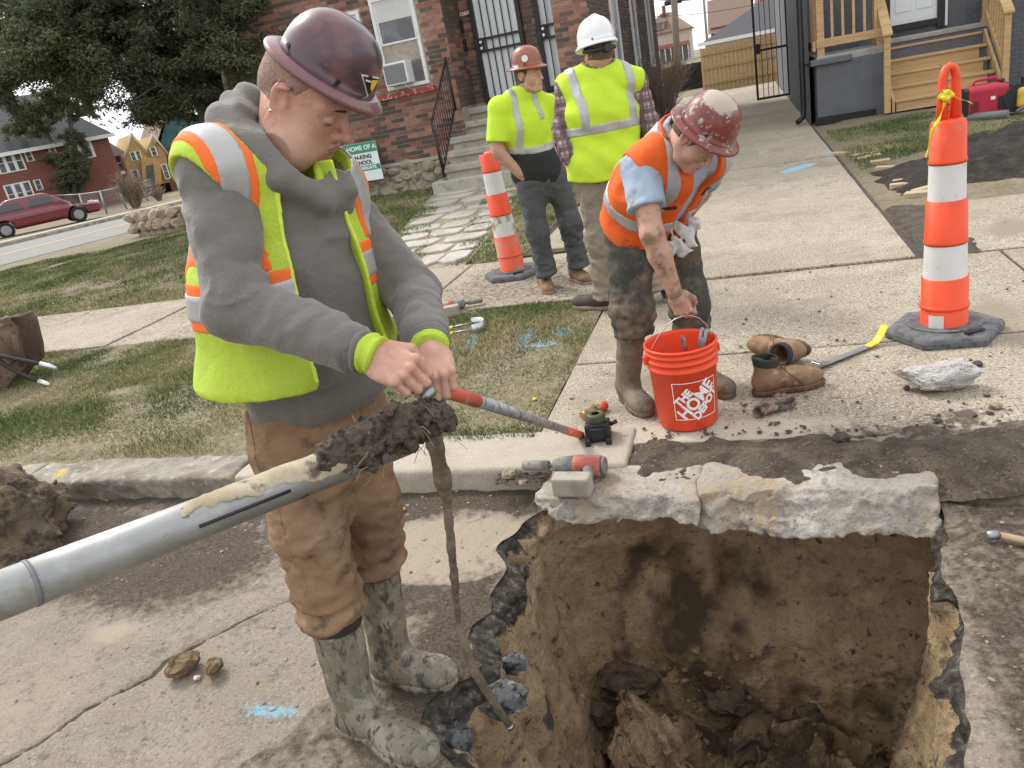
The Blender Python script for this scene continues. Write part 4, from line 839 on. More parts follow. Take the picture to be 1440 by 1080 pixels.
# head bowed over the pit
nk = np.array(neck1 - hc1) @ M1
hm = rotM(R_(2), R_(43), R_(13.5)); hh = Vector((-.2629, 1.84, 1.5995))
head(W1, hc1, M1, tuple(nk / 1.09), 1.09, fwd=.022, thick=.0014, clip=hat_clip(hc1, M1, hh, hm, 1.09, (.113, .096, .122)))
ho, hx = helmet(W1, hh, hm, (MAROON, BLACK), L=.142, W=.120, H=.122, dome=(.111, .096), front=.004)
def plate(name, m, poly, parent, lift=.0022, th=.0015):
    """small flat badge set against the dome: poly in (angle, height) pairs"""
    b = MB(); pts = []
    for t in (lift, lift + th):
        for (a, z) in poly:
            k = math.sin(math.acos(min(1, (z / .122) ** 1.25))) ** .88; p = Vector((.111 * k * math.cos(a), .096 * k * math.sin(a), z)); n = Vector((p.x / .113 ** 2, p.y / .096 ** 2, p.z / .122 ** 2)).normalized(); pts.append(hx @ (p + n * t))
    n_ = len(poly); b.add(pts, [tuple(range(n_)), tuple(range(2 * n_ - 1, n_ - 1, -1))] + [(i, n_ + i, n_ + (i + 1) % n_, (i + 1) % n_) for i in range(n_)]); return b.build(name, m, parent)
mix_in(MAROON, mathn(MAROON, 'MULTIPLY', attr_sock(MAROON, 'brim'), .6), (.23, .085, .088))
YEL = mat('sticker_yellow', (.72, .52, .04), .45); WHT = mat('white_paint', (.72, .72, .70), .5)
plate('sticker_border', WHT, [(-.86, .050), (-.30, .054), (-.48, .010)], ho, .002); plate('sticker', BLACK, [(-.80, .0475), (-.34, .0505), (-.49, .015)], ho, .004); plate('sticker_emblem', YEL, [(-.58, .046), (-.37, .048), (-.46, .024), (-.53, .028)], ho, .0055)
plate('sticker_lettering', WHT, [(-.74, .044), (-.60, .044), (-.60, .0405), (-.72, .0405)], ho, .0056)
# suspension knob at the nape, ear stud
k = MB(); hv = Matrix(((hm[0][0], hm[0][1], hm[0][2], hh.x), (hm[1][0], hm[1][1], hm[1][2], hh.y), (hm[2][0], hm[2][1], hm[2][2], hh.z), (0, 0, 0, 1)))
k.tube([hv @ Vector((-.085 + .004 * math.cos(a * 3), .085 * math.sin(a), -.035)) * 1 if False else hv @ Vector((-.098 * math.cos(a), .080 * math.sin(a), -.030)) for a in [-.9 + .15 * q for q in range(13)]], .010, 8); k.build('suspension_band', BLACK, ho)
k = MB(); k.cbox((0, 0, 0), (.012, .028, .020), hv @ Matrix.Translation((-.103, -.012, -.036))); k.build('ratchet_knob', GREYP, ho, bevel=.006, seg=2)
STUD = mat('steel_stud', (.5, .5, .5), .25, metal=1)
e = hc1 + Vector(M1 @ np.array([-.012, -.088, -.038], dtype=np.float32)) * 1.09
k = MB(); k.lathe([(0, -.004), (.003, -.0025), (.004, 0), (.003, .0025), (0, .004)], 10, Matrix.Translation(e)); k.build('ear_stud', STUD, W1)

sdf_obj('shirt_collar', lambda P: smax(chain(P, [neck1 + f1 * .07 - Vector((0, 0, .075)) + r1 * .05, neck1 + r1 * .075 - Vector((0, 0, .0)), neck1 - f1 * .05 + r1 * .06 + Vector((0, 0, .04)), neck1 - f1 * .06 - r1 * .05 + Vector((0, 0, .035)), neck1 - r1 * .07 - Vector((0, 0, .02)), neck1 + f1 * .085 - Vector((0, 0, .12))], [.013] * 6, .01), -chinhole(P) - .008, .004), tuple(neck1 - Vector((.15, .15, .15))), tuple(neck1 + Vector((.15, .15, .12))), .004, LIME, W1)
# ------------------------------------------------------------------ the other three workers
BROWNH = mat('orange_brown_hat', (.26, .075, .035), .38, layers=((4, (.17, .05, .045), .45, .62), (8, (.40, .16, .05), .58, .72), (40, (.30, .18, .12), .66, .75)), bump=((30, .1, 5, .003),), coat=.3)
TEE = mat('lime_tee', (.52, .71, .035), .8, layers=((4, (.45, .62, .03), .45, .68),), bump=((300, .2, 2, .002), (12, .35, 4, .012)))
BLKTEE = mat('black_jersey', (.022, .023, .024), .85, bump=((300, .2, 2, .002), (14, .3, 4, .01)))
GREYPANT = mat('charcoal_work_cloth', (.085, .087, .090), .9, layers=((6, (.065, .066, .07), .45, .65), (14, (.12, .118, .112), .6, .75)), bump=((300, .2, 2, .002), (18, .4, 5, .012)))
TANBOOT = mat('tan_leather', (.26, .16, .085), .75, layers=((9, (.17, .09, .045), .45, .62), (22, (.35, .25, .16), .57, .7)), bump=((40, .4, 6, .006),))
BRNBOOT = mat('dark_brown_leather', (.11, .055, .03), .7, layers=((12, (.17, .10, .06), .5, .7),), bump=((40, .4, 6, .006),))
SOLEM = mat('gum_sole', (.30, .23, .15), .8, layers=((20, (.17, .125, .08), .5, .7),))
DARKH = mat('dark_hair', (.085, .06, .042), .7, bump=((260, .5, 3, .003),))
def plaid(name):
    m = mat(name, (.34, .32, .31), .9, bump=((14, .3, 4, .01),)); N, Lk, b = nodes_of(m); x, y, z = xyz(m)
    for sock, sc_, c in ((z, 16.0, (.045, .035, .05)), (mathn(m, 'ADD', x, mathn(m, 'MULTIPLY', y, .35)), 17.0, (.05, .04, .055)), (z, 32.0, (.17, .08, .08)), (x, 34.0, (.17, .08, .08))):
        w = mathn(m, 'SINE', mathn(m, 'MULTIPLY', sock, sc_ * 6.283)); mix_in(m, mathn(m, 'MULTIPLY', maprange(m, w, .15, .45), .72), c)
    return m
PLAID = plaid('plaid_flannel')
KHAKI = mat('khaki_cloth', (.25, .215, .16), .9, layers=((6, (.20, .17, .125), .45, .65),), bump=((300, .2, 2, .002), (18, .4, 5, .012)))
OVEST = mat('orange_vest', (.80, .13, .018), .8, layers=((7, (.66, .10, .015), .45, .65), (10, (.18, .08, .03), .60, .68, 8)), bump=((300, .2, 2, .002), (12, .3, 5, .012)))
MUDSKIN = mat('muddy_skin', (.47, .27, .19), .6, layers=((14, (.24, .155, .095), .50, .60, 8), (30, (.13, .085, .055), .62, .7, 8)), bump=((60, .3, 6, .003),), sss=.08)
BLUET = mat('muddy_blue_tee', (.34, .42, .52), .9, layers=((9, (.27, .235, .165), .53, .60, 8),), bump=((14, .4, 5, .012),))
MUDPANT = mat('muddy_trousers', (.055, .056, .048), .9, layers=((8, (.15, .125, .09), .5, .60, 8), (18, (.10, .08, .055), .5, .62, 8), (4, (.03, .032, .028), .55, .65)), bump=((20, .5, 7, .012),))
MUDBOOT = mat('muddy_rubber_boot', (.165, .13, .085), .75, layers=((10, (.095, .08, .055), .5, .62, 8), (28, (.25, .21, .15), .58, .7, 8)), bump=((24, .5, 7, .010),))
DUSTHAT = mat('cement_smeared_hat', (.22, .06, .042), .45, layers=((5, (.15, .035, .03), .45, .62), (26, (.40, .33, .28), .58, .66, 8), (60, (.48, .42, .36), .62, .68, 5)), bump=((40, .25, 6, .004),), coat=.2)
def cement(m):                                       # a dried cement smear over the crown
    a = attr_sock(m, 'smear'); mix_in(m, maprange(m, mathn(m, 'ADD', a, mathn(m, 'MULTIPLY', mathn(m, 'SUBTRACT', noise_sock(m, 26, 7), .5), .8)), .48, .58), (.40, .34, .27))
WHITEH = mat('white_hat', (.74, .745, .75), .32, layers=((9, (.64, .64, .63), .55, .75),), coat=.4)
def band_torso(parent, name, base, reg, m, lo, hi, h, lift): return sdf_obj(name, lambda P: smax(base(P) - lift, reg(P), .003), lo, hi, h, m, parent)

# --- standing worker in lime tee
W2 = wthing('person', 'worker in lime and black tee with brown hard hat, hands in pockets by striped channelizer', 'person', tuple((gp(768, 412) + gp(815, 398)) / 2))
f2 = Vector((.46, -.89, 0)); r2 = Vector((-.89, -.46, 0))
J2 = {k: yp(*v) for k, v in dict(neck=(737, 124, 5.80), shR=(701, 152, 5.69), shL=(772, 148, 5.88), elR=(700, 212, 5.66), wrR=(733, 246, 5.68), elL=(790, 203, 5.92), wrL=(793, 240, 5.84), chest=(737, 180, 5.79), waist=(752, 235, 5.80), pel=(763, 252, 5.80), hipR=(745, 262, 5.75), hipL=(783, 254, 5.85), knR=(756, 325, 5.70), knL=(802, 315, 5.79), anR=(770, 386, 5.72), anL=(815, 374, 5.81)).items()}
trousers(W2, tuple(J2['pel']), (tuple(J2['hipR']), tuple(J2['hipL'])), (tuple(J2['knR']), tuple(J2['knL'])), (tuple(J2['anR']), tuple(J2['anL'])), GREYPANT, (.097, .078, .072), tuple(r2), seed=23, waist=tuple(J2['pel'] + Vector((0, 0, .09))), h=.010, stack=.7)
hR2, tR2 = gp(765, 402), gp(779, 420); hL2, tL2 = gp(806, 392), gp(834, 402)
for a, b, an in ((hR2, hR2 + (tR2 - hR2).normalized() * .29, J2['anR']), (hL2, hL2 + (tL2 - hL2).normalized() * .29, J2['anL'])):
    an = a + (b - a).normalized() * .07 + Vector((0, 0, .08)); b_ = boot(W2, a, b, an, an + Vector((0, 0, .12)), TANBOOT, SOLEM, .048, .052, h=.008, seed=int(a.x * 30), collar=BRNBOOT)
def tee2(P):
    d = echain(P, [J2['pel'] + Vector((0, 0, .02)), J2['waist'], J2['chest'], (J2['shR'] + J2['shL']) / 2 - Vector((0, 0, .05))], [(.175, .135), (.178, .145), (.19, .138), (.16, .105)], tuple(r2), .06)
    for s in ('R', 'L'):
        d = smin(d, cap(P, J2['sh' + s], J2['neck'] - Vector((0, 0, .03)), .068, .07), .05)
    d = d + .006 * (1 - 2 * np.abs(vn(P, (9, 9, 4), 41))) + .004 * vn(P, 16, 43); return d
def tee2s(P):
    d = tee2(P)
    for s in ('R', 'L'):
        e = J2['sh' + s] + (J2['el' + s] - J2['sh' + s]) * .80; sl = smax(cap(P, J2['sh' + s], J2['el' + s], .072, .088), plane(P, e, J2['el' + s] - J2['sh' + s]), .008); d = smin(d, sl, .035)
    z0 = J2['pel'].z + .0; d = smax(d, z0 - .06 + .10 * ((P - A3(*J2['pel'])) @ A3(*r2)) * -.5 - P[:, 2] + .015 * vn(P, 5, 9), .012)
    return smax(d, -cap(P, J2['neck'] - Vector((0, 0, .05)), J2['neck'] + Vector((0, 0, .12)), .062), .008)
lo2, hi2 = (.02, 5.35, .72), (.98, 6.15, 1.58); Z2 = J2['chest'].z - .155
sdf_obj('tee_shirt', lambda P: smax(tee2s(P), Z2 - P[:, 2] + .02 * np.sin(P[:, 0] * 9), .002), lo2, hi2, .009, TEE, W2)
sdf_obj('shirt_lower', lambda P: smax(tee2s(P) - .001, -(Z2 - P[:, 2] + .02 * np.sin(P[:, 0] * 9)) , .002), lo2, hi2, .009, BLKTEE, W2)
def lat2(P): return (P - A3(*J2['chest'])) @ A3(*r2)
sdf_obj('reflective_stripe', lambda P: smax(tee2s(P) - .0045, np.abs(P[:, 2] - Z2 - .02 - .02 * np.sin(P[:, 0] * 9)) - .026, .002), lo2, hi2, .009, SILV, W2)
for sg in (1, -1): sdf_obj('reflective_stripe', lambda P: smax(smax(smax(tee2s(P) - .0045, np.abs(np.abs(lat2(P) - .01 + .10 * np.clip(P[:, 2] - Z2, 0, .4) * np.sign(lat2(P))) - .115) - .025, .002), -sg * lat2(P), .002), Z2 + (.02 if sg > 0 else .19) - P[:, 2], .002), lo2, hi2, .009, SILV, W2)
for s in ('R', 'L'):
    e = J2['sh' + s] + (J2['el' + s] - J2['sh' + s]) * .7
    sdf_obj('forearm', lambda P: chain(P, [e, J2['el' + s], J2['wr' + s]], [.050, .046, .034], .02), [min(e[i], J2['el' + s][i], J2['wr' + s][i]) - .07 for i in range(3)], [max(e[i], J2['el' + s][i], J2['wr' + s][i]) + .07 for i in range(3)], .008, SKIN, W2)
    dirn = (J2['wr' + s] - J2['el' + s]); hand(W2, J2['wr' + s], dirn + Vector((.02 if s == 'R' else -.02, -.03, -.12)), (r2 if s == 'R' else -r2) + f2 * .4, 1 if s == 'R' else -1, curl=(20, 25, 20), h=.0045, thumb='out')
M2 = rotM(R_(-38), R_(4), R_(0)); hc2 = yp(742, 104, 5.76)
hh2 = hc2 + Vector(M2 @ np.array([.0, 0, .052], dtype=np.float32)); hm2 = rotM(R_(-38), R_(3), R_(0))
head(W2, hc2, M2, tuple(np.array(J2['neck'] - Vector((0, 0, .03)) - hc2) @ M2), 1.0, clip=hat_clip(hc2, M2, hh2, hm2, 1.0, (.110, .096, .125)), hair=DARKH, eyes='open', h=.0042, hairlow=-.055)
ho2, hx2 = helmet(W2, hh2, hm2, (BROWNH, BLACK), L=.152, W=.132, H=.135, dome=(.113, .098), front=.002)
bd = MB(); bd.tube([hx2 @ Vector((.05, -.092, .05)), hx2 @ Vector((.052, -.096, .05))], .022, 16); bd.build('round_sticker', WHT, ho2)

# --- worker seen from behind in white hat
W3 = wthing('person', 'worker seen from behind in white hard hat, lime vest and plaid sleeves', 'person', tuple((gp(848, 436) + gp(924, 424)) / 2))
f3 = Vector((-.10, .995, 0)); r3 = Vector((.995, .10, 0))
J3 = {k: yp(*v) for k, v in dict(neck=(842, 92, 4.95), shL=(797, 122, 4.97), shR=(893, 113, 4.90), elL=(791, 182, 4.95), wrL=(797, 219, 4.88), elR=(912, 172, 4.90), wrR=(925, 225, 4.92), chest=(848, 160, 4.92), waist=(850, 225, 4.92), pel=(853, 250, 4.92), hipL=(833, 258, 4.93), hipR=(880, 254, 4.88), knL=(843, 340, 4.90), anL=(853, 418, 4.93), knR=(892, 335, 4.86), anR=(921, 408, 4.86)).items()}
trousers(W3, tuple(J3['pel']), (tuple(J3['hipL']), tuple(J3['hipR'])), (tuple(J3['knL']), tuple(J3['knR'])), (tuple(J3['anL']), tuple(J3['anR'])), KHAKI, (.100, .082, .078), tuple(r3), seed=33, waist=tuple(J3['pel'] + Vector((0, 0, .09))), h=.010, stack=.8)
SHOE = mat('dark_shoe', (.05, .035, .032), .7, bump=((40, .3, 5, .005),))
for (px, py, dx) in ((846, 430, -.02), (926, 421, .04)):
    a = gp(px + 14, py + 4); b = a + Vector((-.2, .18, 0)).normalized() * .29 if px < 900 else a + Vector((.12, .26, 0)).normalized() * .29; an = a + (b - a).normalized() * .07 + Vector((0, 0, .08)); boot(W3, a, b, an, an + Vector((0, 0, .06)), SHOE, SOLEM, .046, .048, h=.008, seed=px)
def torso3(P):
    d = echain(P, [J3['pel'], J3['waist'], J3['chest'], (J3['shR'] + J3['shL']) / 2 - Vector((0, 0, .05))], [(.18, .14), (.185, .145), (.20, .145), (.175, .11)], tuple(r3), .06)
    for s in ('R', 'L'): d = smin(d, cap(P, J3['sh' + s], J3['neck'] - Vector((0, 0, .03)), .072, .075), .05)
    return d
def shirt3(P):
    d = torso3(P)
    for s in ('R', 'L'): d = smin(d, chain(P, [J3['sh' + s], J3['el' + s], J3['wr' + s]], [.064, .060, .048], .03) + limb_fold(P, J3['sh' + s], J3['wr' + s], .007, 46, 5), .03)
    return smax(d, J3['pel'].z - .02 - P[:, 2], .01)
lo3, hi3 = (.38, 4.6, .66), (1.42, 5.25, 1.64)
sdf_obj('plaid_shirt', shirt3, lo3, hi3, .010, PLAID, W3)
def vb3(P): return torso3(P) + .008 * (1 - 2 * np.abs(vn(P, (6, 6, 3), 71))) + .004 * vn(P, 14, 73) + .003 * np.sin((P[:, 0] * .7 + P[:, 2]) * 40 + 3 * vn(P, 5, 3))
def vr3(P):
    lat = (P - A3(*J3['chest'])) @ A3(*r3); hem = J3['pel'].z + .015 - P[:, 2] + .012 * np.sin(lat * 14)
    arm = np.minimum(ell(P, J3['shR'] + r3 * .088 - Vector((0, 0, .075)), (.085, .11, .15)), ell(P, J3['shL'] - r3 * .10 - Vector((0, 0, .10)), (.085, .11, .15)))
    return smax(smax(hem, -arm, .01), -(np.linalg.norm(P - A3(*(J3['neck'] + Vector((0, -.02, .055)))), axis=1) - .10), .01)
v3 = sdf_obj('vest', lambda P: smax(vb3(P) - .018 - .03 * np.clip((1.15 - P[:, 2]) / .3, 0, 1), vr3(P), .006), lo3, hi3, .0095, TEE, W3)
def s3(name, reg, m=SILV): sdf_obj(name, lambda P: smax(smax(vb3(P) - .0225 - .03 * np.clip((1.15 - P[:, 2]) / .3, 0, 1), vr3(P) + .004, .003), reg(P), .003), lo3, hi3, .009, m, v3)
l3 = lambda P: (P - A3(*J3['chest'])) @ A3(*r3); ZB = J3['chest'].z - .07
[s3('reflective_stripe', lambda P: np.maximum(np.abs(sg * l3(P) - .150 - .25 * np.clip(P[:, 2] - ZB - .16, 0, .05)) - .026, ZB - P[:, 2])) for sg in (1, -1)]; s3('reflective_stripe', lambda P: np.abs(P[:, 2] - ZB) - .027)
sdf_obj('collar', lambda P: smax(smax(cap(P, J3['neck'] - Vector((0, 0, .06)), J3['neck'] + Vector((0, 0, .06)), .080, .070), np.abs(P[:, 2] - J3['neck'].z - .012) - .030, .01), -cap(P, J3['neck'] - Vector((0, 0, .06)), J3['neck'] + Vector((0, 0, .09)), .062), .005), tuple(J3['neck'] - Vector((.12, .12, .1))), tuple(J3['neck'] + Vector((.12, .12, .1))), .008, BLKTEE, W3)
for s in ('L', 'R'): hand(W3, J3['wr' + s], Vector((.0, .05, -.2)), (r3 if s == 'R' else -r3), 1 if s == 'R' else -1, curl=(30, 35, 25), h=.0045, thumb='out')
M3 = rotM(R_(108), R_(6), 0); hc3 = yp(841, 72, 4.92); hh3 = hc3 + Vector(M3 @ np.array([0, 0, .045], dtype=np.float32))
head(W3, hc3, M3, tuple(np.array(J3['neck'] - Vector((0, 0, .03)) - hc3) @ M3), 1.0, clip=hat_clip(hc3, M3, hh3, M3, 1.0, (.116, .104, .125)), hair=DARKH, h=.0042, hairlow=-.045)
ho3, hx3 = helmet(W3, hh3, M3, (WHITEH, GREYP), L=.165, W=.128, H=.150, dome=(.124, .110), full=False, front=.01, ridge=.010)
k = MB(); k.tube([hx3 @ Vector((-.108 * math.cos(a), .096 * math.sin(a), -.035 - .015 * math.cos(a))) for a in [-1.5 + .2 * q for q in range(16)]], .013, 8); k.build('suspension_band', BLACK, ho3)
k = MB(); k.tube([hx3 @ Vector((-.105, 0, -.052)), hx3 @ Vector((-.130, 0, -.052))], [.024, .022], 14); k.build('ratchet_knob', BLACK, ho3)

# --- worker bending over the bucket
W4 = wthing('person', 'muddy worker in orange vest bending down to lift the orange bucket', 'person', tuple((gp(893, 572) + gp(985, 545)) / 2))
f4 = Vector((.45, -.893, 0)); r4 = Vector((-.893, -.45, 0))
J4 = {k: yp(*v) for k, v in dict(neck=(958, 186, 3.14), shR=(899, 236, 3.14), shL=(1000, 222, 3.24), elR=(917, 330, 3.00), wrR=(949, 412, 2.985), elL=(985, 270, 3.46), wrL=(948, 322, 3.44), pel=(903, 318, 3.50), hipR=(884, 335, 3.44), hipL=(948, 326, 3.52), knR=(888, 432, 3.36), knL=(968, 420, 3.46), anR=(892, 462, 3.36), anL=(972, 455, 3.45)).items()}
heR4, toR4 = gp(879, 556), gp(905, 580); heL4, toL4 = gp(975, 535), gp(1012, 552)
d1 = (toR4 - heR4).normalized(); d2 = (toL4 - heL4).normalized()
trousers(W4, tuple(J4['pel']), (tuple(J4['hipR']), tuple(J4['hipL'])), (tuple(J4['knR']), tuple(J4['knL'])), (tuple(J4['anR'] - Vector((0, 0, .03))), tuple(J4['anL'] - Vector((0, 0, .03)))), MUDPANT, (.100, .086, .082), tuple(r4), seed=53, waist=tuple(J4['pel'] + Vector((.02, -.05, .09))), h=.009, stack=.6)
boot(W4, heR4, heR4 + d1 * .30, heR4 + d1 * .07 + Vector((0, 0, .09)), yp(888, 452, 3.37), MUDBOOT, MUDBOOT, .058, .068, h=.0075, seed=61, fat=1.05)
boot(W4, heL4, heL4 + d2 * .30, heL4 + d2 * .07 + Vector((0, 0, .09)), yp(972, 445, 3.45), MUDBOOT, MUDBOOT, .058, .068, h=.0075, seed=65, fat=1.05)
sh4 = (J4['shR'] + J4['shL']) / 2; sp4 = (sh4 - J4['pel']); mid4 = J4['pel'] + sp4 * .5 + Vector((.0, .02, .04))
def torso4(P):
    d = echain(P, [J4['pel'] + Vector((0, 0, .01)), mid4, sh4 - sp4 * .10], [(.182, .138), (.19, .142), (.165, .115)], tuple(r4), .07)
    for s in ('R', 'L'): d = smin(d, cap(P, J4['sh' + s], J4['neck'] - sp4 * .04, .070, .072), .05)
    return d
fr4 = sp4.normalized(); nb4 = Vector(r4).cross(fr4).normalized()
if nb4.z < 0: nb4 = -nb4                               # out of the back
lo4, hi4 = (.35, 2.75, .55), (1.35, 3.85, 1.38)
def tee4(P):
    d = torso4(P)
    e = J4['shR'] + (J4['elR'] - J4['shR']) * .62; d = smin(d, smax(cap(P, J4['shR'], J4['elR'], .070, .078) + limb_fold(P, J4['shR'], J4['elR'], .005, 50, 3), plane(P, e, J4['elR'] - J4['shR']), .008), .03)
    e2 = J4['shL'] + (J4['elL'] - J4['shL']) * .6; return smin(d, smax(cap(P, J4['shL'], J4['elL'], .070, .076), plane(P, e2, J4['elL'] - J4['shL']), .008), .03)
sdf_obj('tee_shirt', lambda P: smax(tee4(P), -cap(P, J4['neck'] - fr4 * .05, J4['neck'] + fr4 * .12, .058), .008), lo4, hi4, .0085, BLUET, W4)
def vb4(P): return torso4(P) + .008 * (1 - 2 * np.abs(vn(P, (6, 6, 5), 81))) + .005 * vn(P, 13, 83)
def c4(P):
    q = P - A3(*J4['pel']); return q @ A3(*r4), q @ A3(*fr4), q @ A3(*nb4)
SL = sp4.length
def vr4(P):
    lat, t, b = c4(P); Mf = np.array([[r4.x, nb4.x, fr4.x], [r4.y, nb4.y, fr4.y], [r4.z, nb4.z, fr4.z]], dtype=np.float32)
    arm = np.minimum(ell(P, J4['shR'] + r4 * .095 - fr4 * .075, (.085, .105, .135), Mf), ell(P, J4['shL'] - r4 * .095 - fr4 * .075, (.085, .105, .135), Mf))
    op = np.where(b < -.02, .030 + .035 * np.clip((t - SL * .6) / .2, 0, 1) - np.abs(lat + .02), -1)
    return smax(smax(smax(.02 - t + .02 * np.sin(lat * 12), -arm, .01), -(np.linalg.norm(P - A3(*(J4['neck'] + fr4 * .05)), axis=1) - .092), .008), op, .006)
fl4 = lambda P: .018 + .03 * np.clip((SL * .45 - ((P - A3(*J4['pel'])) @ A3(*fr4))) / .3, 0, 1)
v4 = sdf_obj('vest', lambda P: smax(vb4(P) - fl4(P), vr4(P), .006), lo4, hi4, .0085, OVEST, W4)
def s4(reg, m=SILV, nm='reflective_stripe', lift=.0045): sdf_obj(nm, lambda P: smax(smax(vb4(P) - fl4(P) - lift, vr4(P) + .012, .003), reg(P), .003), lo4, hi4, .0085, m, v4)
def lt(P): return c4(P)
[s4(lambda P: np.maximum(np.abs(sg * lt(P)[0] - .135) - .026, SL * .45 - lt(P)[1])) for sg in (1, -1)]; s4(lambda P: np.abs(lt(P)[1] - SL * .42) - .027)
s4(lambda P: np.maximum(np.maximum(np.abs(np.abs(lt(P)[0]) - .10) - .035, np.abs(lt(P)[1] - SL * .74) - .012), lt(P)[2] + .02), BLKTEE, 'vest_strap', .006)
sdf_obj('arm', lambda P: chain(P, [J4['shR'] + (J4['elR'] - J4['shR']) * .4, J4['elR'], J4['elR'] + (J4['wrR'] - J4['elR']) * .35, J4['wrR']], [.052, .046, .046, .031], .02), [min(J4['shR'][i], J4['wrR'][i]) - .12 for i in range(3)], [max(J4['shR'][i], J4['wrR'][i]) + .12 for i in range(3)], .0065, MUDSKIN, W4)
sdf_obj('arm', lambda P: chain(P, [J4['shL'] + (J4['elL'] - J4['shL']) * .4, J4['elL'], J4['wrL']], [.050, .045, .033], .02), [min(J4['shL'][i], J4['wrL'][i], J4['elL'][i]) - .12 for i in range(3)], [max(J4['shL'][i], J4['wrL'][i], J4['elL'][i]) + .12 for i in range(3)], .0075, MUDSKIN, W4)
hand(W4, J4['wrR'] + Vector((0, 0, -.005)), Vector((.08, -.02, -.25)), Vector((-.45, -.75, .1)), 1, curl=(48, 80, 70), skin=MUDSKIN, h=.0034, thumb='wrap'); hand(W4, J4['wrL'], Vector((-.1, .0, -.2)), Vector((.6, -.3, .2)), -1, curl=(40, 60, 50), skin=MUDSKIN, h=.0045)
M4 = rotM(R_(-42), R_(56), R_(0)); hc4 = yp(980, 190, 3.03)
hh4 = hc4 + Vector(M4 @ np.array([.006, 0, .050], dtype=np.float32)); hm4 = rotM(R_(-42), R_(42), R_(3))
head(W4, hc4, M4, tuple(np.array(J4['neck'] - fr4 * .03 - hc4) @ M4), 1.0, clip=hat_clip(hc4, M4, hh4, hm4, 1.0, (.110, .096, .125)), hair=DARKH, h=.0035, hairlow=-.03)
ho4, hx4 = helmet(W4, hh4, hm4, (DUSTHAT, BLACK), L=.152, W=.132, H=.135, dome=(.115, .100), front=.002)
n_ = len(ho4.data.vertices); co = np.zeros(n_ * 3, dtype=np.float32); ho4.data.vertices.foreach_get('co', co); co = co.reshape(-1, 3) + np.array(ORG[W4.name], dtype=np.float32)
q = (co - np.array(hh4, dtype=np.float32)) @ hm4; a = ho4.data.attributes.new('smear', 'FLOAT', 'POINT'); a.data.foreach_set('value', np.clip(1.25 - np.linalg.norm((q - A3(-.005, -.03, .125)) / A3(.075, .065, .05), axis=1) * .75, 0, 1).astype(np.float32)); cement(DUSTHAT)
RAG = mat('white_rag', (.62, .61, .60), .9, layers=((14, (.38, .36, .34), .52, .66),), bump=((18, .5, 5, .012),))
rg = yp(962, 332, 3.30)
sdf_obj('rag', lambda P: chain(P, [rg + Vector((-.05, 0, .06)), rg + Vector((0, -.01, .01)), rg + Vector((.05, 0, .05)), rg + Vector((.02, -.01, -.03)), rg + Vector((-.03, -.01, -.07)), rg + Vector((-.045, 0, -.02))], [.018, .028, .020, .026, .020, .024], .012) + .010 * np.sin(P @ A3(90, 30, 60) + 5 * vn(P, 18, 3)), tuple(rg - Vector((.13, .1, .15))), tuple(rg + Vector((.13, .1, .15))), .005, RAG, W4)
# ------------------------------------------------------------------ brick house
random.seed(11)
def on_v(px, py, V):
    d = ray(px, py); du, dv = to_uv(d); t = V / dv; return du * t, CAM_H + d.z * t
BRK = mat('brick', (.27, .10, .06), .9, layers=((40, (.22, .075, .045), .45, .65),), bump=((90, .5, 5, .004),))
def brick_tone(m):
    N, Lk, b = nodes_of(m); rp = N.new('ShaderNodeValToRGB'); rp.color_ramp.interpolation = 'CONSTANT'; Lk.new(attr_sock(m, 'tone'), rp.inputs[0]); e = rp.color_ramp.elements
    e[0].position = 0; e[0].color = (.10, .076, .066, 1); e[1].position = .17; e[1].color = (.155, .093, .074, 1)
    for p, c in ((.33, (.235, .112, .08, 1)), (.5, (.295, .142, .10, 1)), (.67, (.33, .17, .12, 1)), (.84, (.36, .195, .14, 1))): q = e.new(p); q.color = c
    mx = N.new('ShaderNodeMix'); mx.data_type = 'RGBA'; mx.blend_type = 'MULTIPLY'; mx.inputs[0].default_value = .55; Lk.new(rp.outputs[0], mx.inputs[6])
    g_ = N.new('ShaderNodeValToRGB'); g_.color_ramp.elements[0].position = .3; g_.color_ramp.elements[0].color = (.45, .45, .45, 1); g_.color_ramp.elements[1].position = .7; g_.color_ramp.elements[1].color = (1.25, 1.25, 1.25, 1); Lk.new(noise_sock(m, 30, 5), g_.inputs[0]); Lk.new(g_.outputs[0], mx.inputs[7]); Lk.new(mx.outputs[2], b.inputs['Base Color'])
brick_tone(BRK)
MORT = mat('mortar', (.36, .31, .25), .95, layers=((12, (.28, .24, .19), .45, .65),), bump=((80, .4, 4, .004),))
STONE = mat('field_stone', (.30, .26, .20), .9, layers=((7, (.40, .33, .235), .48, .6), (13, (.17, .15, .125), .55, .66), (40, (.44, .40, .34), .62, .72)), bump=((18, .6, 8, .02),))
STEP = mat('worn_step_stone', (.36, .33, .27), .9, layers=((3, (.43, .40, .335), .5, .66), (9, (.25, .225, .18), .55, .68)), bump=((40, .4, 6, .01),))
IRON = mat('black_iron', (.017, .017, .019), .45); WFRAME = mat('white_vinyl', (.70, .70, .68), .5, layers=((8, (.58, .57, .54), .55, .75),))
GLASS = mat('window_glass', (.075, .08, .085), .08, layers=((3, (.14, .145, .15), .45, .6),), spec=.6); BLIND = mat('window_blind', (.58, .575, .55), .7, layers=((2, (.5, .49, .47), .4, .7),))
REDSILL = mat('flaking_red_paint', (.33, .045, .035), .7, layers=((11, (.45, .32, .26), .55, .60, 8),), bump=((40, .4, 6, .005),))
STEELC = mat('lock_steel', (.55, .55, .54), .3, metal=.9)
DOORW = mat('white_door', (.70, .72, .72), .45)
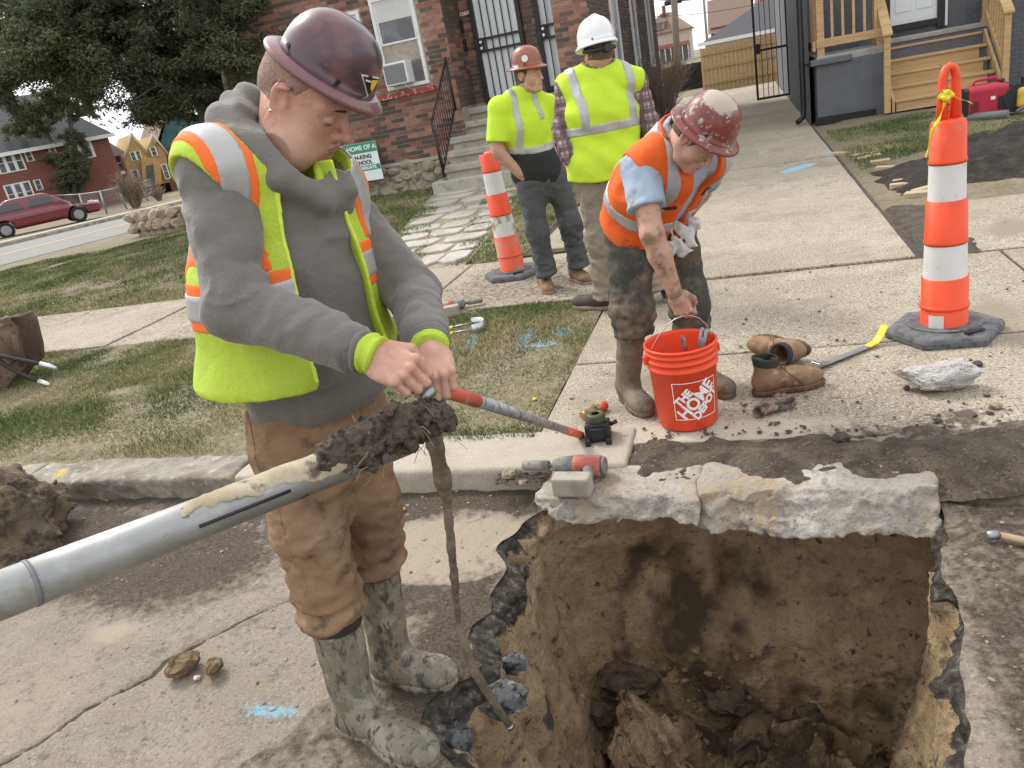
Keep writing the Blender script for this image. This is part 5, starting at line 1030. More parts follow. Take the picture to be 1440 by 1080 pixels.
BH = uvthing('brick_house', 'red and dark brick house with stone base, security doors and window unit', 'house', (-5, 12.2, .15))
wall = MB()
for (a, b, c, d, zb, zt) in ((-8.35, 12.2, -4.27, 22.3, .1, 6.4), (-4.27, 13.0, -2.6, 22.3, .1, 6.4), (-2.6, 12.2, -2.08, 22.3, .1, 6.4)): wall.box((a, b, zb), (c, d, zt))
wall_o = wall.build('wall', MORT, BH)
L, CH, D = .203, .0677, .010
def brick_mesh(l, tone, hgt=.0575, flat=.09):
    m = bpy.data.meshes.new('brick'); j = .002
    vs = [(0, -D, j), (l, -D, j), (l, -D, hgt), (0, -D, hgt), (0, .03, 0), (l, .03, 0), (l, .03, hgt + j), (0, .03, hgt + j)]
    m.from_pydata(vs, [], [(0, 1, 2, 3), (0, 4, 5, 1), (1, 5, 6, 2), (2, 6, 7, 3), (3, 7, 4, 0)]); m.materials.append(BRK); a = m.attributes.new('tone', 'FLOAT', 'POINT'); a.data.foreach_set('value', [tone] * 8); m.update(); return m
TN = [.05, .2, .4, .55, .72, .9]; BM = {}
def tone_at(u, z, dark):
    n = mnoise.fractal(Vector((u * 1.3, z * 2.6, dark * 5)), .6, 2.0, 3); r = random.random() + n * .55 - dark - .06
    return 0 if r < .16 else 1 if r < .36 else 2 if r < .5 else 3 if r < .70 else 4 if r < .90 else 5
cand = []
holes = [(-5.44, -4.66, 1.62, 3.12), (-6.75, -5.60, 1.62, 3.0)]
def lay(plane_axis, at, a0, a1, z0, z1, dark, side=1):
    row = 0; z = z0
    while z < z1 - .03:
        a = a0 - (L + .01) * (.5 if row % 2 else 0)
        while a < a1 - .02:
            s = max(a, a0); e = min(a + L, a1)
            if e - s > .03 and not (plane_axis == 'v' and at < 12.5 and any(s < h[1] - .01 and e > h[0] + .01 and z > h[2] - .03 and z < h[3] for h in holes)): cand.append((plane_axis, at, s, e - s, z, tone_at(s, z, dark), side))
            elif plane_axis == 'v' and at < 12.5:
                for h in holes:
                    if z > h[2] - .03 and z < h[3]:
                        if s < h[0] and e > h[0] and h[0] - s > .03: cand.append((plane_axis, at, s, h[0] - s, z, tone_at(s, z, dark), side))
                        if s < h[1] and e > h[1] and e - h[1] > .03: cand.append((plane_axis, at, h[1], e - h[1], z, tone_at(s, z, dark), side))
            a += L + .01
        z += CH; row += 1
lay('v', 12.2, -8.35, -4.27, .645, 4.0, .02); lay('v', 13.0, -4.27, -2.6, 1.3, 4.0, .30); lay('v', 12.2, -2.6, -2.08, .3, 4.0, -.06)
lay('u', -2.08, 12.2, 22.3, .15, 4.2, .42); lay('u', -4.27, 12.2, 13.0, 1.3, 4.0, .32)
def score(c):
    if c[0] != 'v': return 99
    p = uv(c[2] + c[3] / 2, c[1], c[4]); q = cam.matrix_world.inverted() @ p; x = 720 + FPX * q.x / -q.z; y = 540 - FPX * q.y / -q.z
    vis = (548 < x < 662 and -5 < y < 235) or (660 < x < 690 and 0 < y < 120); return (0 if vis else 50) + p.length * .1 + (0 if c[3] > .15 else 3)
cand.sort(key=score); rest = MB(); rt = []
for i, c in enumerate(cand):
    ax, at, s, l, z, t, sd = c
    if i < 300:
        key = (round(l, 3), t)
        if key not in BM: BM[key] = brick_mesh(l, TN[t])
        o = link(bpy.data.objects.new('brick', BM[key]), wall_o); off = org(wall_o)
        if ax == 'v': o.location = (s - off[0], at - off[1] + random.uniform(-.002, .002), z - off[2])
        continue
    if ax == 'v': rest.box((s, at - D, z), (s + l, at + .01, z + .0575))
    elif at > -3: rest.box((at - .01, s, z), (at + D, s + l, z + .0575))
    else: rest.box((at - .01, s, z), (at + D, s + l, z + .0575))
    rt += [TN[t]] * 8
ro = rest.build('brickwork', BRK, wall_o); a = ro.data.attributes.new('tone', 'FLOAT', 'POINT'); a.data.foreach_set('value', rt); ro['kind'] = 'stuff'
# stone base with ledge
led = MB(); led.box((-8.4, 12.12, .585), (-4.3, 12.3, .64)); crumple(led.build('ledge', STEP, wall_o, bevel=.01), .006, 6)
x = -6.4; k = 0
while x < -4.45:
    z = .10
    while z < .55:
        w = random.uniform(.16, .34); h = random.uniform(.13, .24); o = rock('stone', (w * .56, .10, h * .56), 100 + k, STONE, wall_o, sub=2, amp=.4); off = org(wall_o); o.location = (x + w / 2 - off[0] + random.uniform(-.04, .04), 12.17 - off[1], z - off[2] - .03); z += h * .9; k += 1
    x += .21
fb = MB(); fb.box((-8.36, 12.15, .05), (-4.28, 12.3, .60)); fb.build('base_wall', STONE, wall_o)
# window with unit
def window(parent, u0, u1, z0, z1, V, blind=.5, depth=.06, shut=False):
    f = MB(); t = .055
    f.box((u0, V - .03, z0), (u0 + t, V + .06, z1)); f.box((u1 - t, V - .03, z0), (u1, V + .06, z1)); f.box((u0 + t, V - .028, z1 - t), (u1 - t, V + .06, z1)); f.box((u0 + t, V - .028, z0), (u1 - t, V + .06, z0 + t)); w = f.build('window', WFRAME, parent, bevel=.006)
    s = MB(); zm = (z0 + z1) / 2; q = .028
    for (za, zb, yy) in ((zm - .012, z1 - t, .012), (z0 + t, zm + .012, .03)):
        s.box((u0 + t, V + yy - .012, za), (u0 + t + q, V + yy + .012, zb)); s.box((u1 - t - q, V + yy - .012, za), (u1 - t, V + yy + .012, zb)); s.box((u0 + t + q, V + yy - .011, za), (u1 - t - q, V + yy + .011, za + q)); s.box((u0 + t + q, V + yy - .011, zb - q), (u1 - t - q, V + yy + .011, zb))
    s.build('sash', WFRAME, w, bevel=.003)
    for (za, zb, yy) in ((zm, z1 - t, .016), (z0 + t, zm, .034)): p = MB(); p.box((u0 + t + .005, V + yy - .003, za), (u1 - t - .005, V + yy, zb)); p.build('pane', GLASS, w)
    if blind: p = MB(); p.box((u0 + t + q, V + .0025, z1 - t - (z1 - z0) * blind), (u1 - t - q, V + .0125, z1 - t - q)); p.build('blind', BLIND, w)
    return w
hb = MB(); hb.box((-5.44, 12.25, 1.62), (-4.66, 12.5, 3.12)); window(BH, -5.42, -4.69, 1.74, 3.08, 12.185, .22); window(BH, -6.72, -5.62, 1.74, 2.98, 12.185, .4)
sl = MB(); sl.box((-6.0, 12.10, 1.615), (-4.62, 12.24, 1.70)); crumple(sl.build('sill', REDSILL, BH, bevel=.008), .004, 8)
AC = uvthing('air_conditioner', 'white window air conditioner resting on two brackets in the brick house window', 'air conditioner', (-5.1, 12.0, 1.78))
acb = MB(); acb.box((-5.33, 11.93, 1.80), (-4.93, 12.22, 2.13)); acb.build('case', WFRAME, AC, bevel=.015, seg=2)
gr = MB(); gr.box((-5.30, 11.920, 1.83), (-4.96, 11.929, 2.10)); gr.build('grille_back', GREYP, AC)
for k in range(13): b = MB(); b.box((-5.295, 11.912, 1.838 + k * .02), (-4.965, 11.920, 1.846 + k * .02)); b.build('slat', mat('grille_grey', (.30, .30, .30), .6), AC)
for q in (-5.24, -5.02): b = MB(); b.tube([(q, 11.97, 1.80), (q + .02, 12.12, 1.70)], .012, 6); b.build('bracket', WFRAME, AC)
ac2 = MB()
for k in range(8): ac2.box((-4.90 + k * .018, 12.165, 1.80), (-4.893 + k * .018, 12.175, 2.12))
ac2.build('side_curtain', GREYP, AC)
# steps
for k in range(6):
    v0 = 11.18 + k * .27; zt = .33 + k * .185; uu0 = -4.50 if k else -4.62
    s = MB(); s.box((uu0, v0, .0 if k == 0 else zt - .10), (-2.62, v0 + (.40 if k < 5 else 1.6), zt)); o = s.build('step', STEP, BH, bevel=.02, seg=2)
    if k: s = MB(); s.box((uu0 + .04, v0 + .05, zt - .30), (-2.66, v0 + .3, zt - .10)); s.build('riser', STEP, BH)
# railing
RL = uvthing('hand_railing', 'thin black iron railing beside the brick house steps', 'railing', (-4.42, 11.3, .33))
pt = MB(); pt.tube([(-4.43, 11.30, .33), (-4.45, 11.29, 1.24)], .021, 8); pt.build('post', IRON, RL); pt = MB(); pt.tube([(-4.34, 12.14, 1.27), (-4.34, 12.12, 2.06)], .021, 8); pt.build('post', IRON, RL)
for (z0, z1) in ((1.20, 2.02), (.42, 1.33)): pt = MB(); pt.tube([(-4.445, 11.295, z0), (-4.34, 12.13, z1)], .015, 8); pt.build('rail', IRON, RL)
for k in range(1, 11): t = k / 11; q = (-4.445 + .105 * t, 11.295 + .835 * t); pt = MB(); pt.tube([(q[0], q[1], .42 + .91 * t), (q[0], q[1], 1.20 + .82 * t)], .007, 6); pt.build('baluster', IRON, RL)
rf = MB(); rf.tube([(-4.42, 11.31, .33), (-4.40, 11.31, .34)], .05, 10); rf.build('foot', GREYP, RL)
# security doors
def sdoor(u0, u1, label, V=12.97, zb=1.27, zt=3.35):
    d = uvthing('security_door', label, 'door', ((u0 + u1) / 2, V, zb)); b = MB(); b.box((u0 + .05, V + .012, zb), (u1 - .05, V + .028, zt)); b.build('door_panel', DOORW, d)
    for (a, c, e, f_) in ((u0, u0 + .07, zb, zt), (u1 - .07, u1, zb, zt), (u0 + .07, u1 - .07, zt - .07, zt - .001), (u0 + .07, u1 - .07, zb + .001, zb + .08)): b = MB(); b.box((a, V - .05, e), (c, V + .0115, f_)); b.build('frame', IRON, d, bevel=.004)
    for z in (2.06, 2.24): b = MB(); b.box((u0 + .07, V - .042, z - .018), (u1 - .07, V - .012, z + .018)); b.build('cross_bar', IRON, d)
    n = 6
    for k in range(1, n): x = u0 + .07 + (u1 - u0 - .14) * k / n; b = MB(); b.box((x - .008, V - .038, zb + .081), (x + .008, V - .020, zt - .071)); b.build('bar', IRON, d)
    lk = MB(); lk.box((u0 + .075, V - .060, 2.05), (u0 + .16, V - .045, 2.26)); lk.build('lock_plate', IRON, d)
    for z in (2.11, 2.20): b = MB(); b.tube([(u0 + .11, V - .06, z), (u0 + .11, V - .085, z)], .022, 12); b.build('lock', STEELC, d)

sdoor(-4.08, -3.26, 'white house door behind black security bars beside the mailboxes'); sdoor(-3.04, -2.24, 'white house door behind black security bars beside the brick pier')
for (z0, z1, w) in ((2.40, 2.58, .10), (2.12, 2.30, .10)):
    d = uvthing('mailbox', 'upper black wall mailbox beside the security door' if z0 > 2.3 else 'lower black wall mailbox beside the security door', 'mailbox', (-4.28, 12.95, z0)); b = MB(); b.prism([(12.975, z0), (12.88, z0), (12.88, z0 + .12), (12.91, z1), (12.975, z1)], (-4.33, -4.23), axis=0); b.build('box', IRON, d, bevel=.006); b = MB(); b.box((-4.34, 12.865, z0 + .12), (-4.22, 12.875, z0 + .16)); b.build('lid', BLACK, d); b = MB(); b.box((-4.325, 12.870, z0 + .03), (-4.315, 12.8795, z0 + .08)); b.build('flag', WHT, d)
def text_mesh(s, size, M, m, parent, name='lettering', depth=.002, bold=0.0, wrap=None, shear=0, extr=True):
    c = bpy.data.curves.new(name, 'FONT'); c.body = s; c.size = size; c.extrude = depth; c.offset = bold; c.align_x = 'CENTER'; c.align_y = 'CENTER'; c.shear = shear; o = bpy.data.objects.new(name, c); COL.objects.link(o)
    dg = bpy.context.evaluated_depsgraph_get(); me = bpy.data.meshes.new_from_object(o.evaluated_get(dg)); bpy.data.objects.remove(o)
    for v in me.vertices: v.co = wrap(v.co) if wrap else M @ v.co
    me.materials.clear(); me.materials.append(m); return link(bpy.data.objects.new(name, me), parent)
hn = uvthing('house_number', 'white house number above the mailboxes', 'house number', (-4.17, 12.96, 2.66)); b = MB(); b.box((-4.30, 12.972, 2.625), (-4.05, 12.985, 2.70)); b.build('plate', BRNBOOT, hn)
text_mesh('12605', .075, Matrix.Translation((0.0, .010, .003)) @ Matrix.Rotation(R_(90), 4, 'X'), WHT, hn, bold=.002)
# side wall windows
for v in (14.7, 17.4, 20.3):
    f_ = MB(); f_.box((-2.08, v - .4, 1.25), (-2.03, v - .34, 3.0)); f_.box((-2.08, v + .34, 1.25), (-2.03, v + .4, 3.0)); f_.box((-2.08, v - .34, 2.94), (-2.03, v + .34, 3.0)); f_.box((-2.08, v - .34, 1.25), (-2.03, v + .34, 1.31)); w = f_.build('window', WFRAME, BH); p = MB(); p.box((-2.085, v - .34, 1.31), (-2.055, v + .34, 2.94)); p.build('pane', GLASS, w)
rfm = MB(); rfm.add([(-8.6, 11.9, 6.4), (-1.9, 11.9, 6.4), (-1.9, 22.5, 6.4), (-8.6, 22.5, 6.4), (-5.2, 15.2, 8.6), (-5.2, 19.2, 8.6)], [(0, 1, 4), (1, 2, 5, 4), (2, 3, 5), (3, 0, 4, 5), (3, 2, 1, 0)])
SHING = mat('dark_shingles', (.06, .06, .065), .9, layers=((30, (.09, .09, .095), .5, .65),), bump=((60, .4, 4, .01),)); rfm.build('roof', SHING, BH)
# yard sign
YS = uvthing('yard_sign', 'green and white school graduate yard sign by the brick house wall', 'sign', (-5.9, 11.95, .15)); su0, su1, sz0, sz1 = -6.62, -5.72, .45, 1.06; SV = 11.9
SGRN = mat('sign_green', (.05, .26, .15), .5); SWHT = mat('sign_white', (.75, .80, .78), .5); SBLK = mat('sign_print', (.06, .065, .06), .5)
b = MB(); b.box((su0, SV, sz0), (su1, SV + .008, sz1)); b.build('board', SWHT, YS)
for (za, zb) in ((.90, 1.057), (.615, .700)): b = MB(); b.box((su0 + .004, SV - .003, za), (su1 - .004, SV - .0005, zb)); b.build('green_band', SGRN, YS)
off = ORG[YS.name]
def sgn(s, x, z, size, m, y=-.004, bold=.003): text_mesh(s, size, Matrix.Translation((x - off.x, SV + y - off.y, z - off.z)) @ Matrix.Rotation(R_(90), 4, 'X'), m, YS, depth=.001, bold=bold)
sgn('PROUD HOME OF A', -6.17, .978, .098, SWHT, -.0055); sgn('LINCOLN-KING', -6.15, .835, .088, SBLK); sgn('HIGH SCHOOL', -6.14, .745, .088, SBLK); sgn('GRADUATE', -5.98, .657, .072, SWHT, -.0055)
for x in (-6.5, -5.85): b = MB(); b.tube([(x, SV + .012, .08), (x, SV + .012, .9)], .005, 6); b.build('stake', GREYP, YS)
# flagstone path to the steps
FLAG = mat('flagstone', (.44, .41, .35), .9, layers=((2.5, (.36, .325, .265), .46, .62), (9, (.52, .49, .43), .56, .68), (30, (.26, .235, .19), .62, .72)), bump=((30, .4, 6, .008),))
pth = uvthing('garden_path', 'broken flagstone path leading to the brick house steps', 'path', (-3.5, 9, 0)); pth['kind'] = 'structure'
bedm = MB(); bedm.add([(-3.75, 6.72, .0), (-2.62, 6.72, .0), (-2.95, 11.2, .150), (-4.65, 11.2, .150)], [(0, 1, 2, 3)]); bedm.build('bedding', mat('path_gravel', (.30, .26, .20), .95, layers=((40, (.45, .42, .36), .55, .65, 3), (18, (.16, .13, .09), .5, .66)), bump=((70, .7, 5, .015),)), pth)
rr = random.Random(5); v = 6.8; k = 0
while v < 11.1:
    t = (v - 6.72) / 4.48; a = -3.72 - .9 * t; e = -2.66 - .32 * t; hgt = rr.uniform(.34, .6); n = 2 if rr.random() < .65 else 3; cuts = sorted([a] + [a + (e - a) * (i + rr.uniform(-.15, .15)) / n for i in range(1, n)] + [e])
    for x0, x1 in zip(cuts[:-1], cuts[1:]):
        n_ = 7; poly = []; cx, cy = (x0 + x1) / 2, v + hgt / 2
        for i in range(n_): an = 6.283 * i / n_ + rr.uniform(-.25, .25); poly.append((cx + (x1 - x0) * .50 * rr.uniform(.8, 1.02) * math.copysign(abs(math.cos(an)) ** .6, math.cos(an)), cy + hgt * .50 * rr.uniform(.8, 1.02) * math.copysign(abs(math.sin(an)) ** .6, math.sin(an))))
        zt = .16 * max(0, (cy - 6.8) / 5.2) + .022 + rr.uniform(-.01, .012); s = MB(); s.prism(poly, (zt - .05, zt)); s.build('flagstone', FLAG, pth, bevel=.008)
    v += hgt + .02
# ------------------------------------------------------------------ grey house, gate, fence, garage and what stands behind
GREYB = mat('grey_painted_brick', (.118, .123, .130), .7, layers=((5, (.10, .104, .112), .45, .65), (22, (.14, .145, .15), .66, .74)), bump=((20, .2, 4, .006),))
LUMB = mat('new_lumber', (.50, .335, .165), .75, layers=((2.5, (.42, .265, .12), .42, .62, 4, (1, 1, 9)), (14, (.56, .40, .215), .5, .68, 5, (1, 1, 7)), (7, (.24, .13, .055), .71, .76, 2)), bump=((30, .2, 4, .003),))
LUMX = mat('new_lumber_board', (.50, .335, .165), .75, layers=((2.5, (.42, .265, .12), .42, .62, 4, (.2, 6, 6)), (14, (.56, .40, .215), .5, .68, 5, (.15, 5, 5)), (7, (.24, .13, .055), .71, .76, 2)), bump=((30, .2, 4, .003),))
CEM = mat('porch_cement', (.34, .325, .30), .9, layers=((6, (.25, .24, .22), .5, .68),), bump=((40, .4, 5, .006),))
GH = uvthing('grey_house', 'grey painted brick house with white door and raised porch', 'house', (4, 15, .0))
w = MB(); w.box((1.02, 15.3, -.1), (10, 27, 6.2)); wo = w.build('wall', GREYB, GH)
# painted brick courses stand a little proud
bl = MB(); z = 1.0; row = 0
def course(mb, u0, u1, V, z, row):
    a = u0 - (.1 if row % 2 else 0)
    while a < u1: s = max(a, u0); e = min(a + .203, u1); a += .213; (mb.box((s, V - .006, z), (e, V + .01, z + .0585)) if e - s > .02 else None)
while z < 2.6: course(bl, 1.03, 2.28, 15.3, z, row); course(bl, 3.5, 5.6, 15.3, z, row); z += .0677; row += 1
z = .15
while z < 1.35: course(bl, 3.75, 5.8, 14.9, z, row); z += .0677; row += 1
bo = bl.build('brickwork', GREYB, wo); bo['kind'] = 'stuff'
p = MB(); p.box((1.10, 14.0, -.1), (2.12, 15.29, .90)); crumple(p.build('porch_block', GREYB, GH, bevel=.01), .004, 4)
p = MB(); p.box((1.02, 13.93, .885), (1.62, 14.2, .975)); p.build('porch_cap', GREYB, GH, bevel=.01)
p = MB(); p.box((2.121, 14.80, -.1), (3.70, 15.29, .98)); p.build('porch_block', GREYB, GH, bevel=.01); p = MB(); p.box((1.11, 14.02, .901), (2.10, 15.32, 1.012)); p.box((2.101, 14.78, .982), (3.70, 15.32, 1.052)); p.build('porch_floor', CEM, GH, bevel=.012)
p = MB(); p.box((3.74, 14.9, -.1), (9.5, 15.29, 1.35)); p.build('porch_block', GREYB, GH); p = MB(); p.box((3.72, 14.84, 1.351), (9.5, 15.32, 1.44)); p.build('porch_cap', CEM, GH, bevel=.01)
p = MB(); p.box((1.06, 13.965, -.06), (1.95, 14.0, .10)); crumple(p.build('foundation_patch', mat('black_tar', (.014, .014, .014), .6, bump=((20, .6, 6, .02),)), GH, bevel=.01), .012, 9)
d = uvthing('front_door', 'white panelled front door with black frame on the grey house porch', 'door', (2.7, 15.28, 1.1)); b = MB(); b.box((2.36, 15.262, 1.24), (3.06, 15.296, 3.3)); b.build('door_panel', DOORW, d)
for (a, c, e, f_) in ((2.29, 2.36, 1.10, 3.4), (3.06, 3.17, 1.10, 3.4), (2.36, 3.06, 1.15, 1.239)): b = MB(); b.box((a, 15.22, e), (c, 15.292, f_)); b.build('door_frame', IRON, d)
for (a, c) in ((2.44, 2.68), (2.75, 2.99)):
    for (e, f_) in ((1.42, 1.98), (2.1, 2.9)): b = MB(); b.box((a, 15.252, e), (c, 15.2619, f_)); b.build('door_moulding', DOORW, d, bevel=.012)
b = MB(); b.box((3.17, 15.23, 1.10), (3.21, 15.292, 3.4)); b.build('door_frame', WFRAME, d)
ST = uvthing('wooden_steps', 'new timber porch steps with railings at the grey house', 'steps', (2.9, 14.2, .1))
U0, U1 = 2.20, 3.62
for k in range(5):
    v0 = 13.76 + .255 * k; zt = .19 + .185 * k
    if k < 5: b = MB(); b.box((U0, v0, zt - .038), (U1, v0 + .29, zt)); b.build('tread', LUMX, ST, bevel=.006)
    b = MB(); b.box((U0 + .02, v0 + .03, zt - .185 if k else .02), (U1 - .10, v0 + .055, zt - .038)); b.build('riser', LUMX, ST)
for x in (U0 - .045, U1 + .005):
    b = MB(); b.prism([(13.74, .02), (15.0, .92), (15.0, 1.10), (13.74, .20)], (x, x + .04), axis=0); b.build('stringer', LUMX, ST)
for x in (U0 - .115, U1 + .05):
    b = MB(); b.box((x - .045, 13.70, .03), (x + .045, 13.79, 1.16)); b.build('post', LUMB, ST, bevel=.005); b = MB(); b.box((x - .045, 14.85, 1.0), (x + .045, 14.94, 2.05)); b.build('post', LUMB, ST, bevel=.005)
    b = MB(); b.add([(x - .07, 13.66, 1.14), (x + .07, 13.66, 1.14), (x + .07, 14.95, 2.03), (x - .07, 14.95, 2.03), (x - .07, 13.66, 1.18), (x + .07, 13.66, 1.18), (x + .07, 14.95, 2.07), (x - .07, 14.95, 2.07)], [(0, 3, 2, 1), (4, 5, 6, 7), (0, 1, 5, 4), (1, 2, 6, 5), (2, 3, 7, 6), (3, 0, 4, 7)]); b.build('handrail', LUMX, ST, bevel=.005)
    b = MB(); b.add([(x - .02, 13.79, .36), (x + .02, 13.79, .36), (x + .02, 14.86, 1.13), (x - .02, 14.86, 1.13), (x - .02, 13.79, .45), (x + .02, 13.79, .45), (x + .02, 14.86, 1.22), (x - .02, 14.86, 1.22)], [(0, 3, 2, 1), (4, 5, 6, 7), (0, 1, 5, 4), (1, 2, 6, 5), (2, 3, 7, 6), (3, 0, 4, 7)]); b.build('rail', LUMX, ST)
    for k in range(8): t = (k + .6) / 8.2; v = 13.79 + 1.07 * t; b = MB(); b.box((x + .021, v - .018, .30 + .77 * t), (x + .057, v + .018, 1.13 + .78 * t)); b.build('baluster', LUMB, ST)
PR = uvthing('porch_railing', 'new timber porch railing on the grey house cement block', 'railing', (1.5, 14.1, .97))
b = MB(); b.box((1.13, 14.05, .98), (1.24, 14.16, 2.2)); b.build('post', LUMB, PR, bevel=.006); b = MB(); b.box((1.12, 14.035, 1.14), (2.09, 14.075, 1.26)); b.build('rail', LUMX, PR, bevel=.004); b = MB(); b.box((1.07, 14.06, 1.10), (1.11, 15.25, 1.24)); b.build('rail', LUMX, PR)
b = MB(); b.box((1.02, 14.0, 1.92), (2.1, 14.12, 1.97)); b.build('handrail', LUMX, PR)
for k in range(5): x = 1.36 + k * .155; b = MB(); b.box((x - .019, 14.076, 1.13), (x + .019, 14.11, 1.919)); b.build('baluster', LUMB, PR)
for k in range(5): v = 14.25 + k * .2; b = MB(); b.box((1.112, v - .019, 1.1), (1.146, v + .019, 1.95)); b.build('baluster', LUMB, PR)
P2 = uvthing('porch_railing', 'new timber porch railing beyond the wooden steps', 'railing', (4.5, 14.95, 1.44)); b = MB(); b.box((3.72, 14.9, 1.55), (7, 14.94, 1.64)); b.build('rail', LUMX, P2)
for k in range(14): x = 3.85 + k * .2; b = MB(); b.box((x - .019, 14.941, 1.445), (x + .019, 14.975, 2.4)); b.build('baluster', LUMB, P2)
DSP = uvthing('downspout', 'black downspout at the grey house corner', 'downspout', (.92, 14.3, .0)); b = MB(); b.tube([(.80, 14.15, .06), (.90, 14.28, .12), (.91, 14.30, .3), (.91, 14.30, 4.0)], .045, 8); b.build('pipe', IRON, DSP)
for z in (.9, 2.2): b = MB(); b.box((.86, 14.29, z), (1.10, 14.36, z + .03)); b.build('strap', IRON, DSP)
w2 = MB(); w2.box((.99, 14.32, -.1), (1.019, 27, 6.0)); w2.build('side_wall', GREYB, GH)
GT = uvthing('iron_gate', 'open black iron bar gate between the houses', 'gate', (.65, 20, .1))
for (a, c, z0, z1) in ((.26, .31, .1, 2.6), (.96, 1.0, .1, 2.6), (.311, .959, .10, .15), (.311, .959, 1.15, 1.20), (.311, .959, 2.5, 2.55)): b = MB(); b.box((a, 19.98, z0), (c, 20.02, z1)); b.build('frame', IRON, GT)
for k in range(5): x = .42 + k * .11; b = MB(); b.box((x - .008, 19.99, .151), (x + .008, 20.01, 2.49)); b.build('bar', IRON, GT)
b = MB(); b.box((.312, 19.95, 1.10), (.40, 20.05, 1.32)); b.build('lock', BLACK, GT)
FN = uvthing('wooden_fence', 'pale new timber board fence across the end of the driveway', 'fence', (-.3, 30, 0))
x = -1.35
while x < 2.6: b = MB(); b.box((x, 30, -.1), (x + .135, 30.02, 1.42 + random.uniform(-.02, .03))); b.build('board', LUMB, FN, bevel=.004); x += .142
for z in (.2, .72, 1.18): b = MB(); b.box((-1.35, 29.96, z), (2.6, 29.999, z + .09)); b.build('rail', LUMX, FN)
for k in range(6): b = MB(); v = 30.06 + k * .14; b.box((-1.40, v, -.1), (-1.38, v + .13, 1.45)); b.build('board', LUMB, FN)
GA = uvthing('garage', 'low garage with dark shingle roof and white eave behind the timber fence', 'garage', (1, 43, 0)); b = MB(); b.box((-1.7, 42.2, -.5), (6, 49, 1.55)); b.build('wall', WFRAME, GA)
b = MB(); b.add([(-2.0, 41.8, 1.56), (6.4, 41.8, 1.56), (6.4, 49.4, 1.56), (-2.0, 49.4, 1.56), (1.2, 45.6, 3.1), (3.4, 45.6, 3.1)], [(0, 1, 5, 4), (1, 2, 5), (2, 3, 4, 5), (3, 0, 4), (3, 2, 1, 0)]); b.build('roof', SHING, GA); b = MB(); b.box((-2.02, 41.76, 1.50), (6.4, 41.79, 1.66)); b.build('eave_board', WFRAME, GA)
TAN = mat('tan_siding', (.33, .27, .20), .9, bump=((5, .3, 3, .02),)); BROOF = mat('brown_shingles', (.21, .145, .105), .9, layers=((12, (.16, .11, .08), .45, .65),)); CREAM = mat('cream_siding', (.50, .45, .37), .85); RBRK = mat('far_red_brick', (.20, .075, .055), .9, layers=((3, (.16, .06, .045), .45, .65), (60, (.26, .11, .085), .5, .65, 2)))
FH = uvthing('far_house', 'distant tan house with hipped brown roof and red porch awning', 'house', (-10, 132, 0))
b = MB(); b.box((-14, 130, -3), (-7.4, 139, 4.7)); b.build('wall', CREAM, FH); b = MB(); b.add([(-14.8, 129.4, 4.4), (-6.9, 129.4, 4.4), (-6.9, 139.6, 4.4), (-14.8, 139.6, 4.4), (-11.5, 133.5, 7.3), (-10.2, 135.5, 7.3)], [(0, 1, 5, 4), (1, 2, 5), (2, 3, 4, 5), (3, 0, 4)]); b.build('roof', BROOF, FH)
b = MB(); b.box((-12.6, 130.2, 4.9), (-11.0, 132.5, 5.9)); b.build('dormer', TAN, FH); b = MB(); b.add([(-12.9, 130.0, 5.9), (-10.7, 130.0, 5.9), (-10.7, 133, 6.3), (-12.9, 133, 6.3), (-11.8, 131.0, 6.9)], [(0, 1, 4), (1, 2, 4), (2, 3, 4), (3, 0, 4)]); b.build('dormer_roof', BROOF, FH)
for x in (-12.4, -11.8): b = MB(); b.box((x, 130.1, 5.1), (x + .45, 130.19, 5.7)); b.build('window', GLASS, FH)
b = MB(); b.box((-11.1, 131, 6.9), (-10.6, 131.6, 8.2)); b.build('chimney', RBRK, FH); b = MB(); b.box((-12.2, 127.6, 2.2), (-7.4, 129.9, 2.7)); b.build('awning', mat('faded_red_awning', (.38, .11, .11), .8), FH); b = MB(); b.box((-12.0, 129.9, .3), (-7.6, 129.99, 2.1)); b.build('porch_screen', GLASS, FH)
for k in range(6): x = -11.9 + k * .85; b = MB(); b.box((x, 127.7, -.6), (x + .12, 127.8, 2.19)); b.build('porch_post', WFRAME, FH)
FB = uvthing('far_house', 'distant house showing a broad brown roof slope above the garage', 'house', (0, 112, 0)); b = MB(); b.box((-3.6, 110, -2), (9, 120, 3.4)); b.build('wall', RBRK, FB); b = MB(); b.add([(-3.9, 109.4, 2.7), (3.2, 109.4, 2.7), (3.2, 115, 6.8), (-3.9, 115, 6.8)], [(0, 1, 2, 3)]); b.build('roof', BROOF, FB); b = MB(); b.prism([(-0.1, 3.0), (1.5, 3.0), (3.2, 7.4), (3.0, 7.8)], (109.2, 109.5), axis=1) if False else b.tube([(.8, 109.3, 2.6), (2.4, 109.3, 6.8)], .14, 4); b.build('barge_board', WFRAME, FB)
FC = uvthing('far_house', 'distant red brick house end beside the brown roof', 'house', (6, 96, 0)); b = MB(); b.box((2.2, 96, -2), (10, 104, 9)); b.build('wall', RBRK, FC)
for x in (2.9, 3.9): b = MB(); b.box((x, 95.9, 5.2), (x + .4, 95.99, 6.6)); b.build('window', WFRAME, FC)
WOODP = mat('weathered_pole', (.21, .17, .135), .95, layers=((6, (.28, .235, .19), .5, .68, 4, (6, 6, .6)),), bump=((30, .4, 4, .01),))
